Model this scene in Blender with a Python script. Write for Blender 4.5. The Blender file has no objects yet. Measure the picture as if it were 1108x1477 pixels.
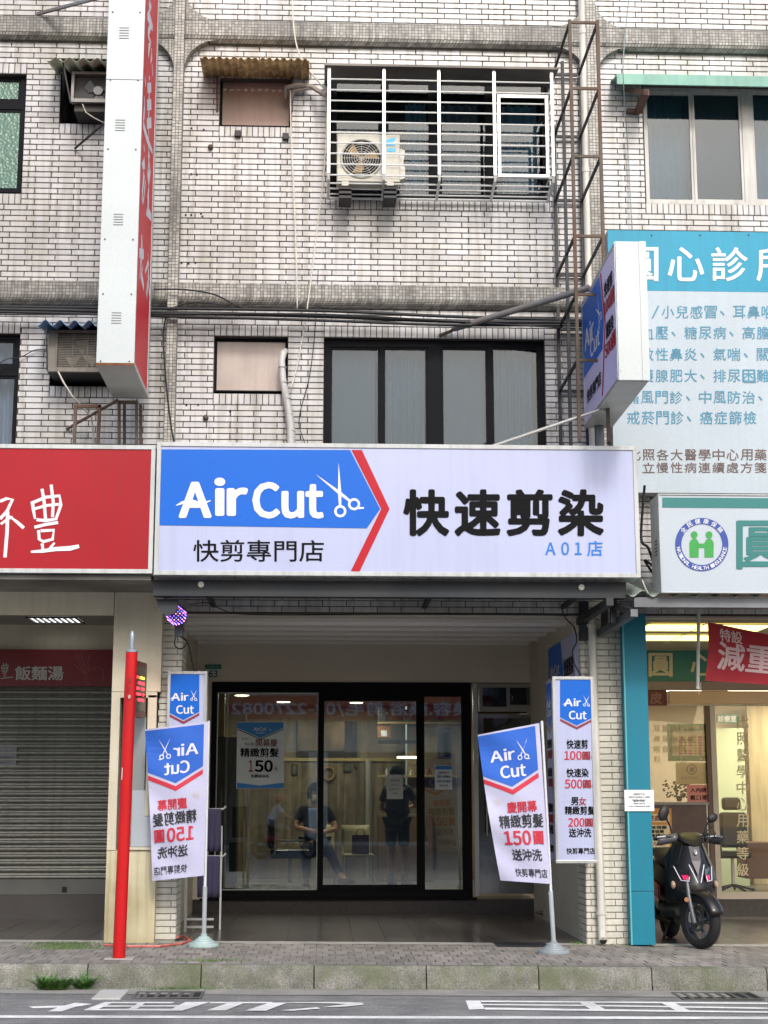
import bpy, bmesh, math, random
from mathutils import Vector, Matrix
random.seed(7)
SC = bpy.context.scene
COL = SC.collection
R = math.radians

# ---------------------------------------------------------------- camera, sky, sun, exposure
FPX, PITCH, YAW, CAMZ = 2220.0, R(10.5), R(2.3), 1.614
cd = bpy.data.cameras.new('camera'); cam = bpy.data.objects.new('camera', cd); COL.objects.link(cam)
cd.sensor_fit = 'HORIZONTAL'; cd.sensor_width = 36; cd.lens = FPX / 1108 * 36
cd.clip_start = .1; cd.clip_end = 500
cam.location = (0, 0, CAMZ); cam.rotation_euler = (R(90) + PITCH, 0, -YAW)
SC.camera = cam
world = bpy.data.worlds.new('World'); SC.world = world; world.use_nodes = True
SUN_EL, SUN_AZ = R(38), R(9)          # azimuth measured from -Y (towards the street) to +X
wn = world.node_tree.nodes; wl = world.node_tree.links
sky = wn.new('ShaderNodeTexSky'); sky.sky_type = 'NISHITA'; sky.sun_disc = False
sky.sun_elevation = SUN_EL; sky.sun_rotation = math.pi - SUN_AZ
sky.dust_density = 3.0; sky.air_density = 1.0; sky.ozone_density = 1.0
bgn = wn['Background']; bgn.inputs[1].default_value = 0.15; wl.new(sky.outputs[0], bgn.inputs[0])
sd = bpy.data.lights.new('sun', 'SUN'); sun = bpy.data.objects.new('sun', sd); COL.objects.link(sun)
sd.energy = 1.0; sd.angle = R(9); sd.color = (1, .99, .97)
sdir = Vector((math.sin(SUN_AZ) * math.cos(SUN_EL), -math.cos(SUN_AZ) * math.cos(SUN_EL), math.sin(SUN_EL)))
sun.rotation_euler = sdir.to_track_quat('Z', 'Y').to_euler()
SC.view_settings.view_transform = 'Standard'; SC.view_settings.look = 'None'
SC.view_settings.exposure = 0.9; SC.view_settings.gamma = 1
SC.cycles.max_bounces = 8; SC.cycles.transparent_max_bounces = 16

# ---------------------------------------------------------------- from a pixel of the photograph to a point at a chosen depth
FW = Vector((math.sin(YAW) * math.cos(PITCH), math.cos(YAW) * math.cos(PITCH), math.sin(PITCH)))
RT = Vector((math.cos(YAW), -math.sin(YAW), 0)); UP = RT.cross(FW)
CP = Vector((0, 0, CAMZ))
def ray(px, py): return FW + RT * ((px - 554) / FPX) + UP * ((738.5 - py) / FPX)
def W(px, py, Y): d = ray(px, py); return CP + d * (Y / d.y)
def slope(x): return -0.0095 * x
def G(px, py, z=0.0):                     # onto the gently sloping ground
    d = ray(px, py); t = 1.0
    for _ in range(8):
        p = CP + d * t; t = (z + slope(p.x) - CAMZ) / d.z
    return CP + d * t
def proj(p):
    v = Vector(p) - CP; w = v.dot(FW); return 554 + FPX * v.dot(RT) / w, 738.5 - FPX * v.dot(UP) / w
def rect(x0, y0, x1, y1, Y):              # pixel rectangle -> X0, X1, Z0, Z1 on the plane at depth Y
    ym, xm = (y0 + y1) / 2, (x0 + x1) / 2
    return W(x0, ym, Y).x, W(x1, ym, Y).x, W(xm, y1, Y).z, W(xm, y0, Y).z

# ---------------------------------------------------------------- materials
def srgb(h):
    h = h.lstrip('#'); o = []
    for i in (0, 2, 4):
        c = int(h[i:i + 2], 16) / 255; o.append(c / 12.92 if c <= .04045 else ((c + .055) / 1.055) ** 2.4)
    return (*o, 1)
MATS = {}
def mat(name, col, rough=.55, metal=0., var=.12, vs=1.5, streak=0., scol='#3a352c', stain=0., bump=0., bs=30., emit=0., rand=0., ecol=None, fine=0.05, coat=0., grain=0., rcol=None, spec=.5, sst=(3.2, 3.2, .22)):
    if name in MATS: return MATS[name]
    m = bpy.data.materials.new(name); m.use_nodes = True; n = m.node_tree.nodes; l = m.node_tree.links
    b = n['Principled BSDF']; b.inputs['Roughness'].default_value = rough; b.inputs['Metallic'].default_value = metal
    b.inputs['Specular IOR Level'].default_value = spec
    if coat: b.inputs['Coat Weight'].default_value = coat; b.inputs['Coat Roughness'].default_value = .08
    c = srgb(col) if isinstance(col, str) else (*col, 1)
    g = n.new('ShaderNodeNewGeometry')
    def noise(scale, vec=None, det=4., st=(1, 1, 1)):
        mp = n.new('ShaderNodeMapping'); mp.inputs['Scale'].default_value = st; l.new(g.outputs['Position'], mp.inputs[0])
        t = n.new('ShaderNodeTexNoise'); t.inputs['Scale'].default_value = scale; t.inputs['Detail'].default_value = det
        l.new(mp.outputs[0], t.inputs['Vector']); return t.outputs['Fac']
    def mul(a, fac_out, lo, hi, src):     # colour * map_range(noise)
        r = n.new('ShaderNodeMapRange'); r.inputs['From Min'].default_value = .3; r.inputs['From Max'].default_value = .7
        r.inputs['To Min'].default_value = lo; r.inputs['To Max'].default_value = hi; l.new(src, r.inputs['Value'])
        x = n.new('ShaderNodeVectorMath'); x.operation = 'SCALE'
        if isinstance(a, tuple): x.inputs[0].default_value = a[:3]
        else: l.new(a, x.inputs[0])
        l.new(r.outputs[0], x.inputs['Scale']); return x.outputs[0]
    cur = c
    if var: cur = mul(cur, None, 1 - var, 1 + var * .6, noise(vs))
    if fine: cur = mul(cur, None, 1 - fine, 1 + fine, noise(90, det=2.))
    if rand:
        oi = n.new('ShaderNodeObjectInfo'); ad = n.new('ShaderNodeMath'); ad.operation = 'ADD'
        l.new(oi.outputs['Random'], ad.inputs[0]); l.new(g.outputs['Random Per Island'], ad.inputs[1])
        fr = n.new('ShaderNodeMath'); fr.operation = 'FRACT'; l.new(ad.outputs[0], fr.inputs[0])
        r = n.new('ShaderNodeMapRange'); r.inputs['To Min'].default_value = 1 - rand; r.inputs['To Max'].default_value = 1 + rand * .5; l.new(fr.outputs[0], r.inputs['Value'])
        x = n.new('ShaderNodeVectorMath'); x.operation = 'SCALE'
        if isinstance(cur, tuple): x.inputs[0].default_value = cur[:3]
        else: l.new(cur, x.inputs[0])
        l.new(r.outputs[0], x.inputs['Scale']); cur = x.outputs[0]
    def mixin(cur, fac, col2):
        mx = n.new('ShaderNodeMix'); mx.data_type = 'RGBA'; l.new(fac, mx.inputs[0])
        if isinstance(cur, tuple): mx.inputs[6].default_value = cur
        else: l.new(cur, mx.inputs[6])
        mx.inputs[7].default_value = srgb(col2); return mx.outputs[2]
    def thresh(src, lo, hi, amt):
        r = n.new('ShaderNodeMapRange'); r.inputs['From Min'].default_value = lo; r.inputs['From Max'].default_value = hi
        r.inputs['To Max'].default_value = amt; l.new(src, r.inputs['Value']); return r.outputs[0]
    if rcol:
        p3 = n.new('ShaderNodeMath'); p3.operation = 'POWER'; p3.inputs[1].default_value = 3.0; l.new(fr.outputs[0], p3.inputs[0])
        cur = mixin(cur, thresh(p3.outputs[0], .1, 1.0, .55), rcol)
    if streak: cur = mixin(cur, thresh(noise(5, st=sst, det=5.), .46, .68, streak), scol)
    if stain: cur = mixin(cur, thresh(noise(1.1 if not grain else grain, det=8.), .44, .64, stain), scol)
    if isinstance(cur, tuple): b.inputs['Base Color'].default_value = cur
    else: l.new(cur, b.inputs['Base Color'])
    if bump:
        bp = n.new('ShaderNodeBump'); bp.inputs['Strength'].default_value = bump; bp.inputs['Distance'].default_value = .01
        l.new(noise(bs, det=4.), bp.inputs['Height']); l.new(bp.outputs[0], b.inputs['Normal'])
    if emit:
        b.inputs['Emission Color'].default_value = srgb(ecol or col) if isinstance(ecol or col, str) else c
        b.inputs['Emission Strength'].default_value = emit
    MATS[name] = m; return m

def glass(name, tint='#ffffff', refl=1.0, haze=0.0, hcol='#8fa3a3', bump=0.):
    if name in MATS: return MATS[name]
    m = bpy.data.materials.new(name); m.use_nodes = True; n = m.node_tree.nodes; l = m.node_tree.links
    n.remove(n['Principled BSDF']); out = n['Material Output']
    tr = n.new('ShaderNodeBsdfTransparent'); tr.inputs[0].default_value = srgb(tint)
    gl = n.new('ShaderNodeBsdfGlossy'); gl.inputs['Roughness'].default_value = .02 if not bump else .12
    fr = n.new('ShaderNodeFresnel'); fr.inputs[0].default_value = 1.55
    if bump:
        bp = n.new('ShaderNodeBump'); bp.inputs['Strength'].default_value = bump; bp.inputs['Distance'].default_value = .01
        g = n.new('ShaderNodeNewGeometry'); t = n.new('ShaderNodeTexVoronoi'); t.inputs['Scale'].default_value = 28
        l.new(g.outputs['Position'], t.inputs['Vector']); l.new(t.outputs[0], bp.inputs['Height'])
        l.new(bp.outputs[0], gl.inputs['Normal'])
    sc = n.new('ShaderNodeMath'); sc.operation = 'MULTIPLY'; sc.inputs[1].default_value = refl * 2.6; sc.use_clamp = True; l.new(fr.outputs[0], sc.inputs[0])
    mx = n.new('ShaderNodeMixShader'); l.new(sc.outputs[0], mx.inputs[0]); 
    base = tr.outputs[0]
    if haze:
        df = n.new('ShaderNodeBsdfDiffuse'); df.inputs[0].default_value = srgb(hcol)
        m2 = n.new('ShaderNodeMixShader'); m2.inputs[0].default_value = haze; l.new(tr.outputs[0], m2.inputs[1]); l.new(df.outputs[0], m2.inputs[2]); base = m2.outputs[0]
    l.new(base, mx.inputs[1]); l.new(gl.outputs[0], mx.inputs[2]); l.new(mx.outputs[0], out.inputs[0])
    MATS[name] = m; return m

def mosaic(name, ca, cb, groove, px=.036, pz=.034, gw=.15):
    if name in MATS: return MATS[name]
    m = mat(name, ca, rough=.5, var=.1, streak=.55, scol='#2c2822', stain=.45)
    n = m.node_tree.nodes; l = m.node_tree.links; b = n['Principled BSDF']
    old = b.inputs['Base Color'].links[0].from_socket
    g = n.new('ShaderNodeNewGeometry'); sx = n.new('ShaderNodeSeparateXYZ'); l.new(g.outputs['Position'], sx.inputs[0])
    def M(op, a, bb=None):
        k = n.new('ShaderNodeMath'); k.operation = op
        for i, v in enumerate((a, bb)):
            if v is None: continue
            if isinstance(v, (int, float)): k.inputs[i].default_value = v
            else: l.new(v, k.inputs[i])
        return k.outputs[0]
    hx = M('ADD', sx.outputs[0], sx.outputs[1])
    u = M('DIVIDE', hx, px); v = M('DIVIDE', sx.outputs[2], pz)
    fu = M('FRACT', u); fv = M('FRACT', v)
    jx = M('LESS_THAN', fu, gw); jz = M('LESS_THAN', fv, gw); j = M('MAXIMUM', jx, jz)
    cv = n.new('ShaderNodeCombineXYZ'); l.new(M('FLOOR', u), cv.inputs[0]); l.new(M('FLOOR', v), cv.inputs[1])
    wn_ = n.new('ShaderNodeTexWhiteNoise'); wn_.noise_dimensions = '2D'; l.new(cv.outputs[0], wn_.inputs[0])
    mr = n.new('ShaderNodeMapRange'); mr.inputs['To Min'].default_value = .62; mr.inputs['To Max'].default_value = 1.12; l.new(wn_.outputs[0], mr.inputs[0])
    s = n.new('ShaderNodeVectorMath'); s.operation = 'SCALE'; l.new(old, s.inputs[0]); l.new(mr.outputs[0], s.inputs['Scale'])
    mx = n.new('ShaderNodeMix'); mx.data_type = 'RGBA'; l.new(j, mx.inputs[0]); l.new(s.outputs[0], mx.inputs[6]); mx.inputs[7].default_value = srgb(groove)
    l.new(mx.outputs[2], b.inputs['Base Color'])
    bp = n.new('ShaderNodeBump'); bp.inputs['Strength'].default_value = .8; bp.inputs['Distance'].default_value = .004; bp.invert = True
    l.new(j, bp.inputs['Height']); l.new(bp.outputs[0], b.inputs['Normal'])
    return m

# ---------------------------------------------------------------- mesh collector
class MB:
    def __init__(s): s.v, s.f = [], []
    def add(s, vs, fs):
        k = len(s.v); s.v += [Vector(p) for p in vs]; s.f += [tuple(i + k for i in f) for f in fs]; return s
    def box(s, x0, x1, y0, y1, z0, z1):
        return s.add([(x0, y0, z0), (x1, y0, z0), (x1, y1, z0), (x0, y1, z0), (x0, y0, z1), (x1, y0, z1), (x1, y1, z1), (x0, y1, z1)],
                     [(0, 3, 2, 1), (4, 5, 6, 7), (0, 1, 5, 4), (1, 2, 6, 5), (2, 3, 7, 6), (3, 0, 4, 7)])
    def prism(s, pts, d):                 # closed polygon (3-D points) extruded by vector d
        n = len(pts); d = Vector(d); a = [Vector(p) for p in pts]
        return s.add(a + [p + d for p in a], [tuple(range(n)), tuple(range(2 * n - 1, n - 1, -1))] + [(i, i + n, (i + 1) % n + n, (i + 1) % n) for i in range(n)])
    def xz(s, pts, y0, y1): return s.prism([(x, y0, z) for x, z in pts], (0, y1 - y0, 0))
    def tube(s, pts, r, seg=8, cap=True):
        pts = [Vector(p) for p in pts]; n = len(pts); rr = r if isinstance(r, (list, tuple)) else [r] * n
        k = len(s.v); ref = None
        for i, p in enumerate(pts):
            t = (pts[min(i + 1, n - 1)] - pts[max(i - 1, 0)]).normalized()
            if ref is None:
                ref = Vector((0, 0, 1)) if abs(t.z) < .9 else Vector((1, 0, 0))
            a = (ref - t * ref.dot(t)).normalized(); ref = a; b = t.cross(a)
            for j in range(seg):
                q = 2 * math.pi * (j + .5) / seg; s.v.append(p + (a * math.cos(q) + b * math.sin(q)) * rr[i])
        for i in range(n - 1):
            for j in range(seg):
                s.f.append((k + i * seg + j, k + i * seg + (j + 1) % seg, k + (i + 1) * seg + (j + 1) % seg, k + (i + 1) * seg + j))
        if cap: s.f.append(tuple(k + j for j in range(seg))); s.f.append(tuple(k + (n - 1) * seg + j for j in range(seg)))
        return s
    def bar(s, a, b, w, h=None):          # square bar
        return s.tube([a, b], [w * .7071] * 2, 4)
    def lathe(s, prof, c=(0, 0, 0), axis='z', seg=24, cap=True):   # prof: (radius, height) list
        k = len(s.v); c = Vector(c)
        for r, h in prof:
            for j in range(seg):
                q = 2 * math.pi * j / seg; a, b = r * math.cos(q), r * math.sin(q)
                s.v.append(c + Vector({'z': (a, b, h), 'y': (a, h, b), 'x': (h, a, b)}[axis]))
        for i in range(len(prof) - 1):
            for j in range(seg): s.f.append((k + i * seg + j, k + i * seg + (j + 1) % seg, k + (i + 1) * seg + (j + 1) % seg, k + (i + 1) * seg + j))
        if cap: s.f.append(tuple(k + j for j in range(seg))); s.f.append(tuple(k + (len(prof) - 1) * seg + j for j in range(seg)))
        return s
    def grid(s, fn, nu, nv):
        k = len(s.v)
        for i in range(nu + 1):
            for j in range(nv + 1): s.v.append(Vector(fn(i / nu, j / nv)))
        for i in range(nu):
            for j in range(nv):
                a = k + i * (nv + 1) + j; s.f.append((a, a + 1, a + nv + 2, a + nv + 1))
        return s
    def ball(s, c, r, nu=12, nv=8):
        rx, ry, rz = r if isinstance(r, tuple) else (r, r, r)
        return s.grid(lambda u, v: (c[0] + rx * math.cos(2 * math.pi * u) * math.sin(math.pi * v), c[1] + ry * math.sin(2 * math.pi * u) * math.sin(math.pi * v), c[2] - rz * math.cos(math.pi * v)), nu, nv)
    def xform(s, M): s.v = [M @ p for p in s.v]; return s
    def mesh(s, name, m, smooth=0):
        me = bpy.data.meshes.new(name); me.from_pydata([tuple(p) for p in s.v], [], s.f)
        if m: me.materials.append(m)
        if smooth:
            for p in me.polygons: p.use_smooth = True
            me.update(); me.set_sharp_from_angle(angle=R(smooth))
        return me

def link(name, me, parent=None, origin=None):
    o = bpy.data.objects.new(name, me); COL.objects.link(o)
    if parent is not None: o.parent = parent
    return o
def world_of(o):
    v = Vector((0, 0, 0)); M = Matrix.Identity(4); ch = []
    while o is not None: ch.append(o); o = o.parent
    for q in reversed(ch): M = M @ q.matrix_basis
    return M
def obj(name, mb, m, parent=None, smooth=0, bevel=0., label=None, local=False, solid=0.):
    """mb is in world coordinates unless local"""
    if parent is not None and not local: mb.xform(world_of(parent).inverted())
    if not local and len(mb.v):           # origin at the middle of the piece
        lo = Vector([min(p[i] for p in mb.v) for i in range(3)]); hi = Vector([max(p[i] for p in mb.v) for i in range(3)])
        c = (lo + hi) / 2; mb.v = [p - c for p in mb.v]
    else: c = Vector((0, 0, 0))
    o = link(name, mb.mesh(name, m, smooth), parent); o.location = c
    if solid: q = o.modifiers.new('solid', 'SOLIDIFY'); q.thickness = solid; q.offset = 0
    if bevel: q = o.modifiers.new('bevel', 'BEVEL'); q.width = bevel; q.segments = 2; q.limit_method = 'ANGLE'; q.angle_limit = R(40)
    if label: o['label'] = label
    return o
def thing(name, label, cat, loc, group=None, rz=0.):
    o = bpy.data.objects.new(name, None); COL.objects.link(o); o.location = loc; o.rotation_euler = (0, 0, rz)
    o.empty_display_size = .1; o['label'] = label; o['category'] = cat
    if group: o['group'] = group
    return o
def tag(o, label, cat, group=None):
    o['label'] = label; o['category'] = cat
    if group: o['group'] = group
    return o
def struct(o): o['kind'] = 'structure'; return o
def stuff(o): o['kind'] = 'stuff'; return o

# ---------------------------------------------------------------- lettering
_tc = {}
TMP = bpy.data.scenes.new('scratch')     # glyphs and figures are evaluated here, removed at the end
FONT = None
try:                                       # Blender's own bundled font; without it the built-in one is used
    import os
    FONT = bpy.data.fonts.load(os.path.join(bpy.utils.system_resource('DATAFILES'), 'fonts', 'Noto Sans CJK Regular.woff2'))
except Exception: FONT = None
_gc = {}
def _eval(ch, font):
    c = bpy.data.curves.new('t', 'FONT'); c.body = ch; c.size = 1; c.resolution_u = 3
    if font: c.font = font
    o = bpy.data.objects.new('t', c); TMP.collection.objects.link(o); TMP.view_layers[0].update()
    me = bpy.data.meshes.new_from_object(o.evaluated_get(TMP.view_layers[0].depsgraph))
    vs = [(v.co.x, v.co.y) for v in me.vertices]; fs = [tuple(p.vertices) for p in me.polygons]
    bpy.data.objects.remove(o); bpy.data.curves.remove(c); bpy.data.meshes.remove(me); return vs, fs
def _tall(v): return max(p[1] for p in v) - min(p[1] for p in v)
_ref = _eval('國', None)[0]; EMW = max(p[0] for p in _ref) + min(p[0] for p in _ref)
LATIN_SCALE = _tall(_ref) / _tall(_eval('國', FONT)[0]) if FONT else 1.0
def _glyph(ch):
    if ch not in _gc:
        lat = ord(ch) < 128 and FONT; v, f = _eval(ch, FONT if lat else None); k = LATIN_SCALE if lat else 1.0
        _gc[ch] = ([(x * k, y * k) for x, y in v], f)
    return _gc[ch]
def glyphs(body):
    if body in _tc: return _tc[body]
    x, vs, fs = 0., [], []
    for c in body:
        if c == ' ': x += .28 * EMW; continue
        gv, gf = _glyph(c); k = len(vs); cjk = ord(c) > 0x2e80
        x0 = 0 if cjk else min(p[0] for p in gv) - .045 * EMW
        vs += [(p[0] - x0 + x, p[1]) for p in gv]; fs += [tuple(i + k for i in f) for f in gf]
        x += EMW if cjk else max(p[0] for p in gv) - x0 + .045 * EMW
    _tc[body] = (vs, fs); return _tc[body]
_vs, _ = glyphs('國'); EM = (max(p[1] for p in _vs) - min(p[1] for p in _vs)) / .92
def lettering(body, u0, v0, u1, v1, mp, m, parent, bold=0., name='lettering', cuts=None, sx=0.):
    """text stretched to the box u0..u1, v0..v1 (v down) and carried by mp(u, v, lift) into the world; bold in em"""
    vs, fs = glyphs(body)
    x0, x1 = min(p[0] for p in vs), max(p[0] for p in vs); y0, y1 = min(p[1] for p in vs), max(p[1] for p in vs)
    if cuts:
        bm = bmesh.new(); bv = [bm.verts.new((x, y, 0)) for x, y in vs]
        for f in fs:
            try: bm.faces.new([bv[i] for i in f])
            except ValueError: pass
        for k in range(1, cuts):
            for no, co in (((1, 0, 0), (x0 + (x1 - x0) * k / cuts, 0, 0)), ((0, 1, 0), (0, y0 + (y1 - y0) * k / cuts, 0))):
                bmesh.ops.bisect_plane(bm, geom=bm.verts[:] + bm.edges[:] + bm.faces[:], plane_co=co, plane_no=no)
        bm.verts.index_update(); vs = [(v.co.x, v.co.y) for v in bm.verts]; fs = [tuple(v.index for v in f.verts) for f in bm.faces]; bm.free()
    mb = MB(); offs = [(0, 0)]; bold *= EM * .78; big = bold > .03 * EM
    if bold: offs += [(bold, 0), (-bold, 0), (0, bold * .8), (0, -bold * .8)]
    if bold > .012 * EM: offs += [(bold * .7, bold * .56), (-bold * .7, bold * .56), (bold * .7, -bold * .56), (-bold * .7, -bold * .56)]
    if big: offs = [(0, 0)] + [(bold * math.cos(q * math.pi / 8), bold * math.sin(q * math.pi / 8)) for q in range(16)]
    for k, (ox, oy) in enumerate(offs):
        pts = []
        for x, y in vs:
            a = (x + ox - x0) / (x1 - x0); b = (y1 - y - oy) / (y1 - y0)
            pts.append(mp(u0 + (u1 - u0) * (a + sx * (1 - b)), v0 + (v1 - v0) * b, .0003 * k))
        mb.add(pts, fs)
    return obj(name, mb, m, parent)
def poly(pts, mp, m, parent, name, lift=0., sub=0):
    mb = MB(); mb.add([mp(u, v, lift) for u, v in pts], [tuple(range(len(pts)))]); return obj(name, mb, m, parent)
def brush(strokes, mp, m, parent, name='lettering', lift=0.):
    """strokes: list of (width list or number, [(u,v)...]) as ribbons"""
    mb = MB()
    for k, (w, pts) in enumerate(strokes):
        n = len(pts); L = []; Rr = []
        for i, (x, y) in enumerate(pts):
            a = pts[max(i - 1, 0)]; b = pts[min(i + 1, n - 1)]; dx, dy = b[0] - a[0], b[1] - a[1]; q = math.hypot(dx, dy) or 1
            ww = (w[i] if isinstance(w, (list, tuple)) else w) / 2
            L.append(mp(x - dy / q * ww, y + dx / q * ww, lift + k * .0002)); Rr.append(mp(x + dy / q * ww, y - dx / q * ww, lift + k * .0002))
        mb.add(L + Rr, [(i, i + 1, n + i + 1, n + i) for i in range(n - 1)])
    return obj(name, mb, m, parent)
def front(Y):                              # px -> plane at depth Y, lifted towards the street
    return lambda u, v, l=0.: W(u, v, Y - .003 - l)
def ring(c, r0, r1, n=28, a0=0, a1=360):
    return [[(c[0] + r * math.cos(R(a0 + (a1 - a0) * i / n)), c[1] - r * math.sin(R(a0 + (a1 - a0) * i / n))) for i in range(n + 1)] for r in (r0, r1)]
def scissors(mp, c, L, a1, a2, m, parent, lift=.001, flip=1):
    mb = MB()
    def P(u, v, l): return mp(u, v, lift + l)
    for k, a in enumerate((a1, a2)):
        d = (math.cos(R(a)), -math.sin(R(a))); nn = (-d[1], d[0]); l = k * .0004
        w = L * .055
        mb.add([P(c[0] + nn[0] * w, c[1] + nn[1] * w, l), P(c[0] + d[0] * L, c[1] + d[1] * L, l), P(c[0] - nn[0] * w, c[1] - nn[1] * w, l),
                P(c[0] - d[0] * L * .42 - nn[0] * w * .7, c[1] - d[1] * L * .42 - nn[1] * w * .7, l), P(c[0] - d[0] * L * .42 + nn[0] * w * .7, c[1] - d[1] * L * .42 + nn[1] * w * .7, l)], [(0, 1, 2, 3, 4)])
        rc = (c[0] - d[0] * L * .60, c[1] - d[1] * L * .60)
        A, B = ring(rc, L * .12, L * .2, 20); n = len(A)
        mb.add([P(*p, l + .0002) for p in A] + [P(*p, l + .0002) for p in B], [(i, i + 1, n + i + 1, n + i) for i in range(n - 1)])
    e = (c[0] - math.cos(R(a1 if a1 > a2 else a2)) * L * .8, c[1] + math.sin(R(a1 if a1 > a2 else a2)) * L * .8)
    mb.add([P(e[0] - L * .02, e[1] - L * .03, .001), P(e[0] + L * .17, e[1] - L * .03, .001), P(e[0] + L * .17, e[1] + L * .02, .001), P(e[0] - L * .02, e[1] + L * .04, .001)], [(0, 1, 2, 3)])
    return obj('scissors_emblem', mb, m, parent)

WHITE = mat('white_print', '#cfd0d6', .45, var=.02); BLACK = mat('black_print', '#09090b', .7, var=0, spec=.15)
RED = mat('red_print', '#a81222', .45, var=.03, spec=.25); BLUE = mat('blue_print', '#085cbc', .45, var=.04, vs=.8, spec=.25)
LAV = mat('lavender_white_vinyl', '#a5abc8', .42, var=.04, vs=.7, streak=.06); SKYB = mat('sky_blue_print', '#3c7fd8', .5, var=0)
ALU = mat('aluminium', '#b9bcbc', .38, .6, var=.15, streak=.25); FRAMEW = mat('white_sign_frame', '#b3b6b5', .45, var=.1, streak=.3, scol='#6b675c')
DKMETAL = mat('dark_frame', '#14171d', .35, .3, var=.15); STEEL = mat('galvanised_steel', '#6d7278', .5, .5, var=.25, stain=.3, scol='#4a3a2e')
RUST = mat('rusty_steel', '#5b5148', .75, .2, var=.3, vs=6, stain=.6, scol='#59331f'); DARKSTEEL = mat('dark_steel', '#34363a', .6, .4, var=.2, stain=.3, scol='#3f2b1e')
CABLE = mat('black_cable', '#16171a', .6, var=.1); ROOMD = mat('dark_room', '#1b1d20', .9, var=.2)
def bolt_row(pts, r, m, parent, name='screw'):
    for p in pts:
        obj(name, MB().lathe([(r, -.004), (r, 0), (r * .6, .002)], p, 'y', 8), m, parent)
# ================================================================ GROUND
YK = 13.68; ZS = .193                      # kerb front, height of the pavement above the road
YF = 15.80                                 # plane of the tiled facade
YSHOP = 19.8                               # shopfront plane at the back of the arcade
YCEIL = 18.9
XL, XR = -5.6, 7.4                         # how far the row is built
def sl(mb): mb.v = [Vector((p.x, p.y, p.z + slope(p.x))) for p in mb.v]; return mb
ASPH = mat('asphalt', '#84837f', .85, var=.25, vs=1.6, bump=.9, bs=140, fine=.5, streak=.5, scol='#55575a', sst=(.15, 3.5, 1.), stain=.35, grain=3.5)
CONC = mat('pale_concrete', '#8d8b84', .85, var=.25, vs=3, bump=.4, bs=70, stain=.3, fine=.12)
KERBM = mat('mossy_kerb_concrete', '#7b7972', .9, var=.35, vs=7, streak=.35, scol='#555c3c', stain=.7, bump=.7, bs=60, fine=.45, rand=.2, grain=2.2)
struct(obj('ground', sl(MB().grid(lambda u, v: (-60 + 120 * u, -60 + 160 * v, -.03), 12, 2)), ASPH))
struct(obj('road', sl(MB().grid(lambda u, v: (-40 + 80 * u, -7.5 + (YK - .42 + 7.5) * v, 0), 16, 8)), ASPH))
struct(obj('gutter', sl(MB().grid(lambda u, v: (-12 + 26 * u, YK - .42 + .42 * v, .004), 24, 1)), CONC))
struct(obj('pavement_bed', sl(MB().grid(lambda u, v: (-12 + 26 * u, YK + .12 + (YF + .1 - YK - .12) * v, ZS - .012), 24, 2)), mat('dark_joint_sand', '#3d3934', .95, var=.2)))
kerb = thing('kerb', 'grey concrete kerb stained with green moss along the road', 'kerb', (0, YK, slope(0)), None)
kerb['kind'] = 'structure'; del kerb['label']; del kerb['category']
kx = [-9.4, -7.8, -6.2, G(-60, 1410, .1).x, G(123, 1410, .1).x, G(289, 1410, .1).x, G(453, 1410, .1).x, G(615, 1410, .1).x, G(776, 1410, .1).x, G(937, 1410, .1).x, G(1100, 1410, .1).x]
kx += [kx[-1] + 1.0, kx[-1] + 2.2, kx[-1] + 3.6]
kx[2] = kx[3] - 1.0
for a, b in zip(kx, kx[1:]):
    m = MB()
    m.prism([(a + .005, YK, -.02), (a + .005, YK + .012, ZS - .035), (a + .005, YK + .04, ZS), (a + .005, YK + .13, ZS + .002), (a + .005, YK + .13, -.02)], (b - a - .01, 0, 0))
    obj('kerb_stone', sl(m), KERBM, kerb, smooth=50)
# pavers: running bond, the nearest 300 single, the rest one piece
PAV = mat('paver_brown', '#8d8780', .85, var=.2, vs=2.2, rand=.28, bump=.4, bs=90, stain=.35, scol='#53504a', fine=.1)
pave = struct(thing('pavement', '', '', (0, 14.7, ZS))); del pave['label']; del pave['category']
pl = []; PW, PD = .118, .232; j = 0; y = YK + .135
while y < YF - .25:
    x = -8 + (PW / 2 if j % 2 else 0)
    while x < 9:
        pl.append((x, y)); x += PW
    y += PD; j += 1
vis = [p for p in pl if -8 < proj((p[0], p[1], ZS))[0] < 1116]; vis.sort(key=lambda p: p[1] + abs(p[0] - .3) * .05)
single = set(vis[:300])
pm = MB().box(-PW / 2 + .004, PW / 2 - .004, -PD / 2 + .004, PD / 2 - .004, -.02, 0).mesh('paver', PAV)
rest = MB()
for p in pl:
    cx, cy = p[0] + PW / 2, p[1] + PD / 2; dz = random.uniform(-.0025, .0025)
    if p in single:
        o = link('paver', pm, pave); o.location = (cx, cy - 14.7, slope(cx) + dz); o.rotation_euler = (random.uniform(-.006, .006), R(.54) + random.uniform(-.008, .008), random.uniform(-.01, .01))
    else:
        rest.box(cx - PW / 2 + .004, cx + PW / 2 - .004, cy - PD / 2 + .004, cy + PD / 2 - .004, ZS - .02 + slope(cx) + dz, ZS + slope(cx) + dz)
stuff(obj('farther_pavers', rest, PAV, pave))
struct(obj('concrete_strip', sl(MB().grid(lambda u, v: (-9 + 18 * u, y + (YF + .12 - y) * v, ZS + .002), 40, 1)), mat('worn_concrete_strip', '#a19e96', .85, var=.3, vs=8, bump=.4, fine=.15)))
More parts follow.
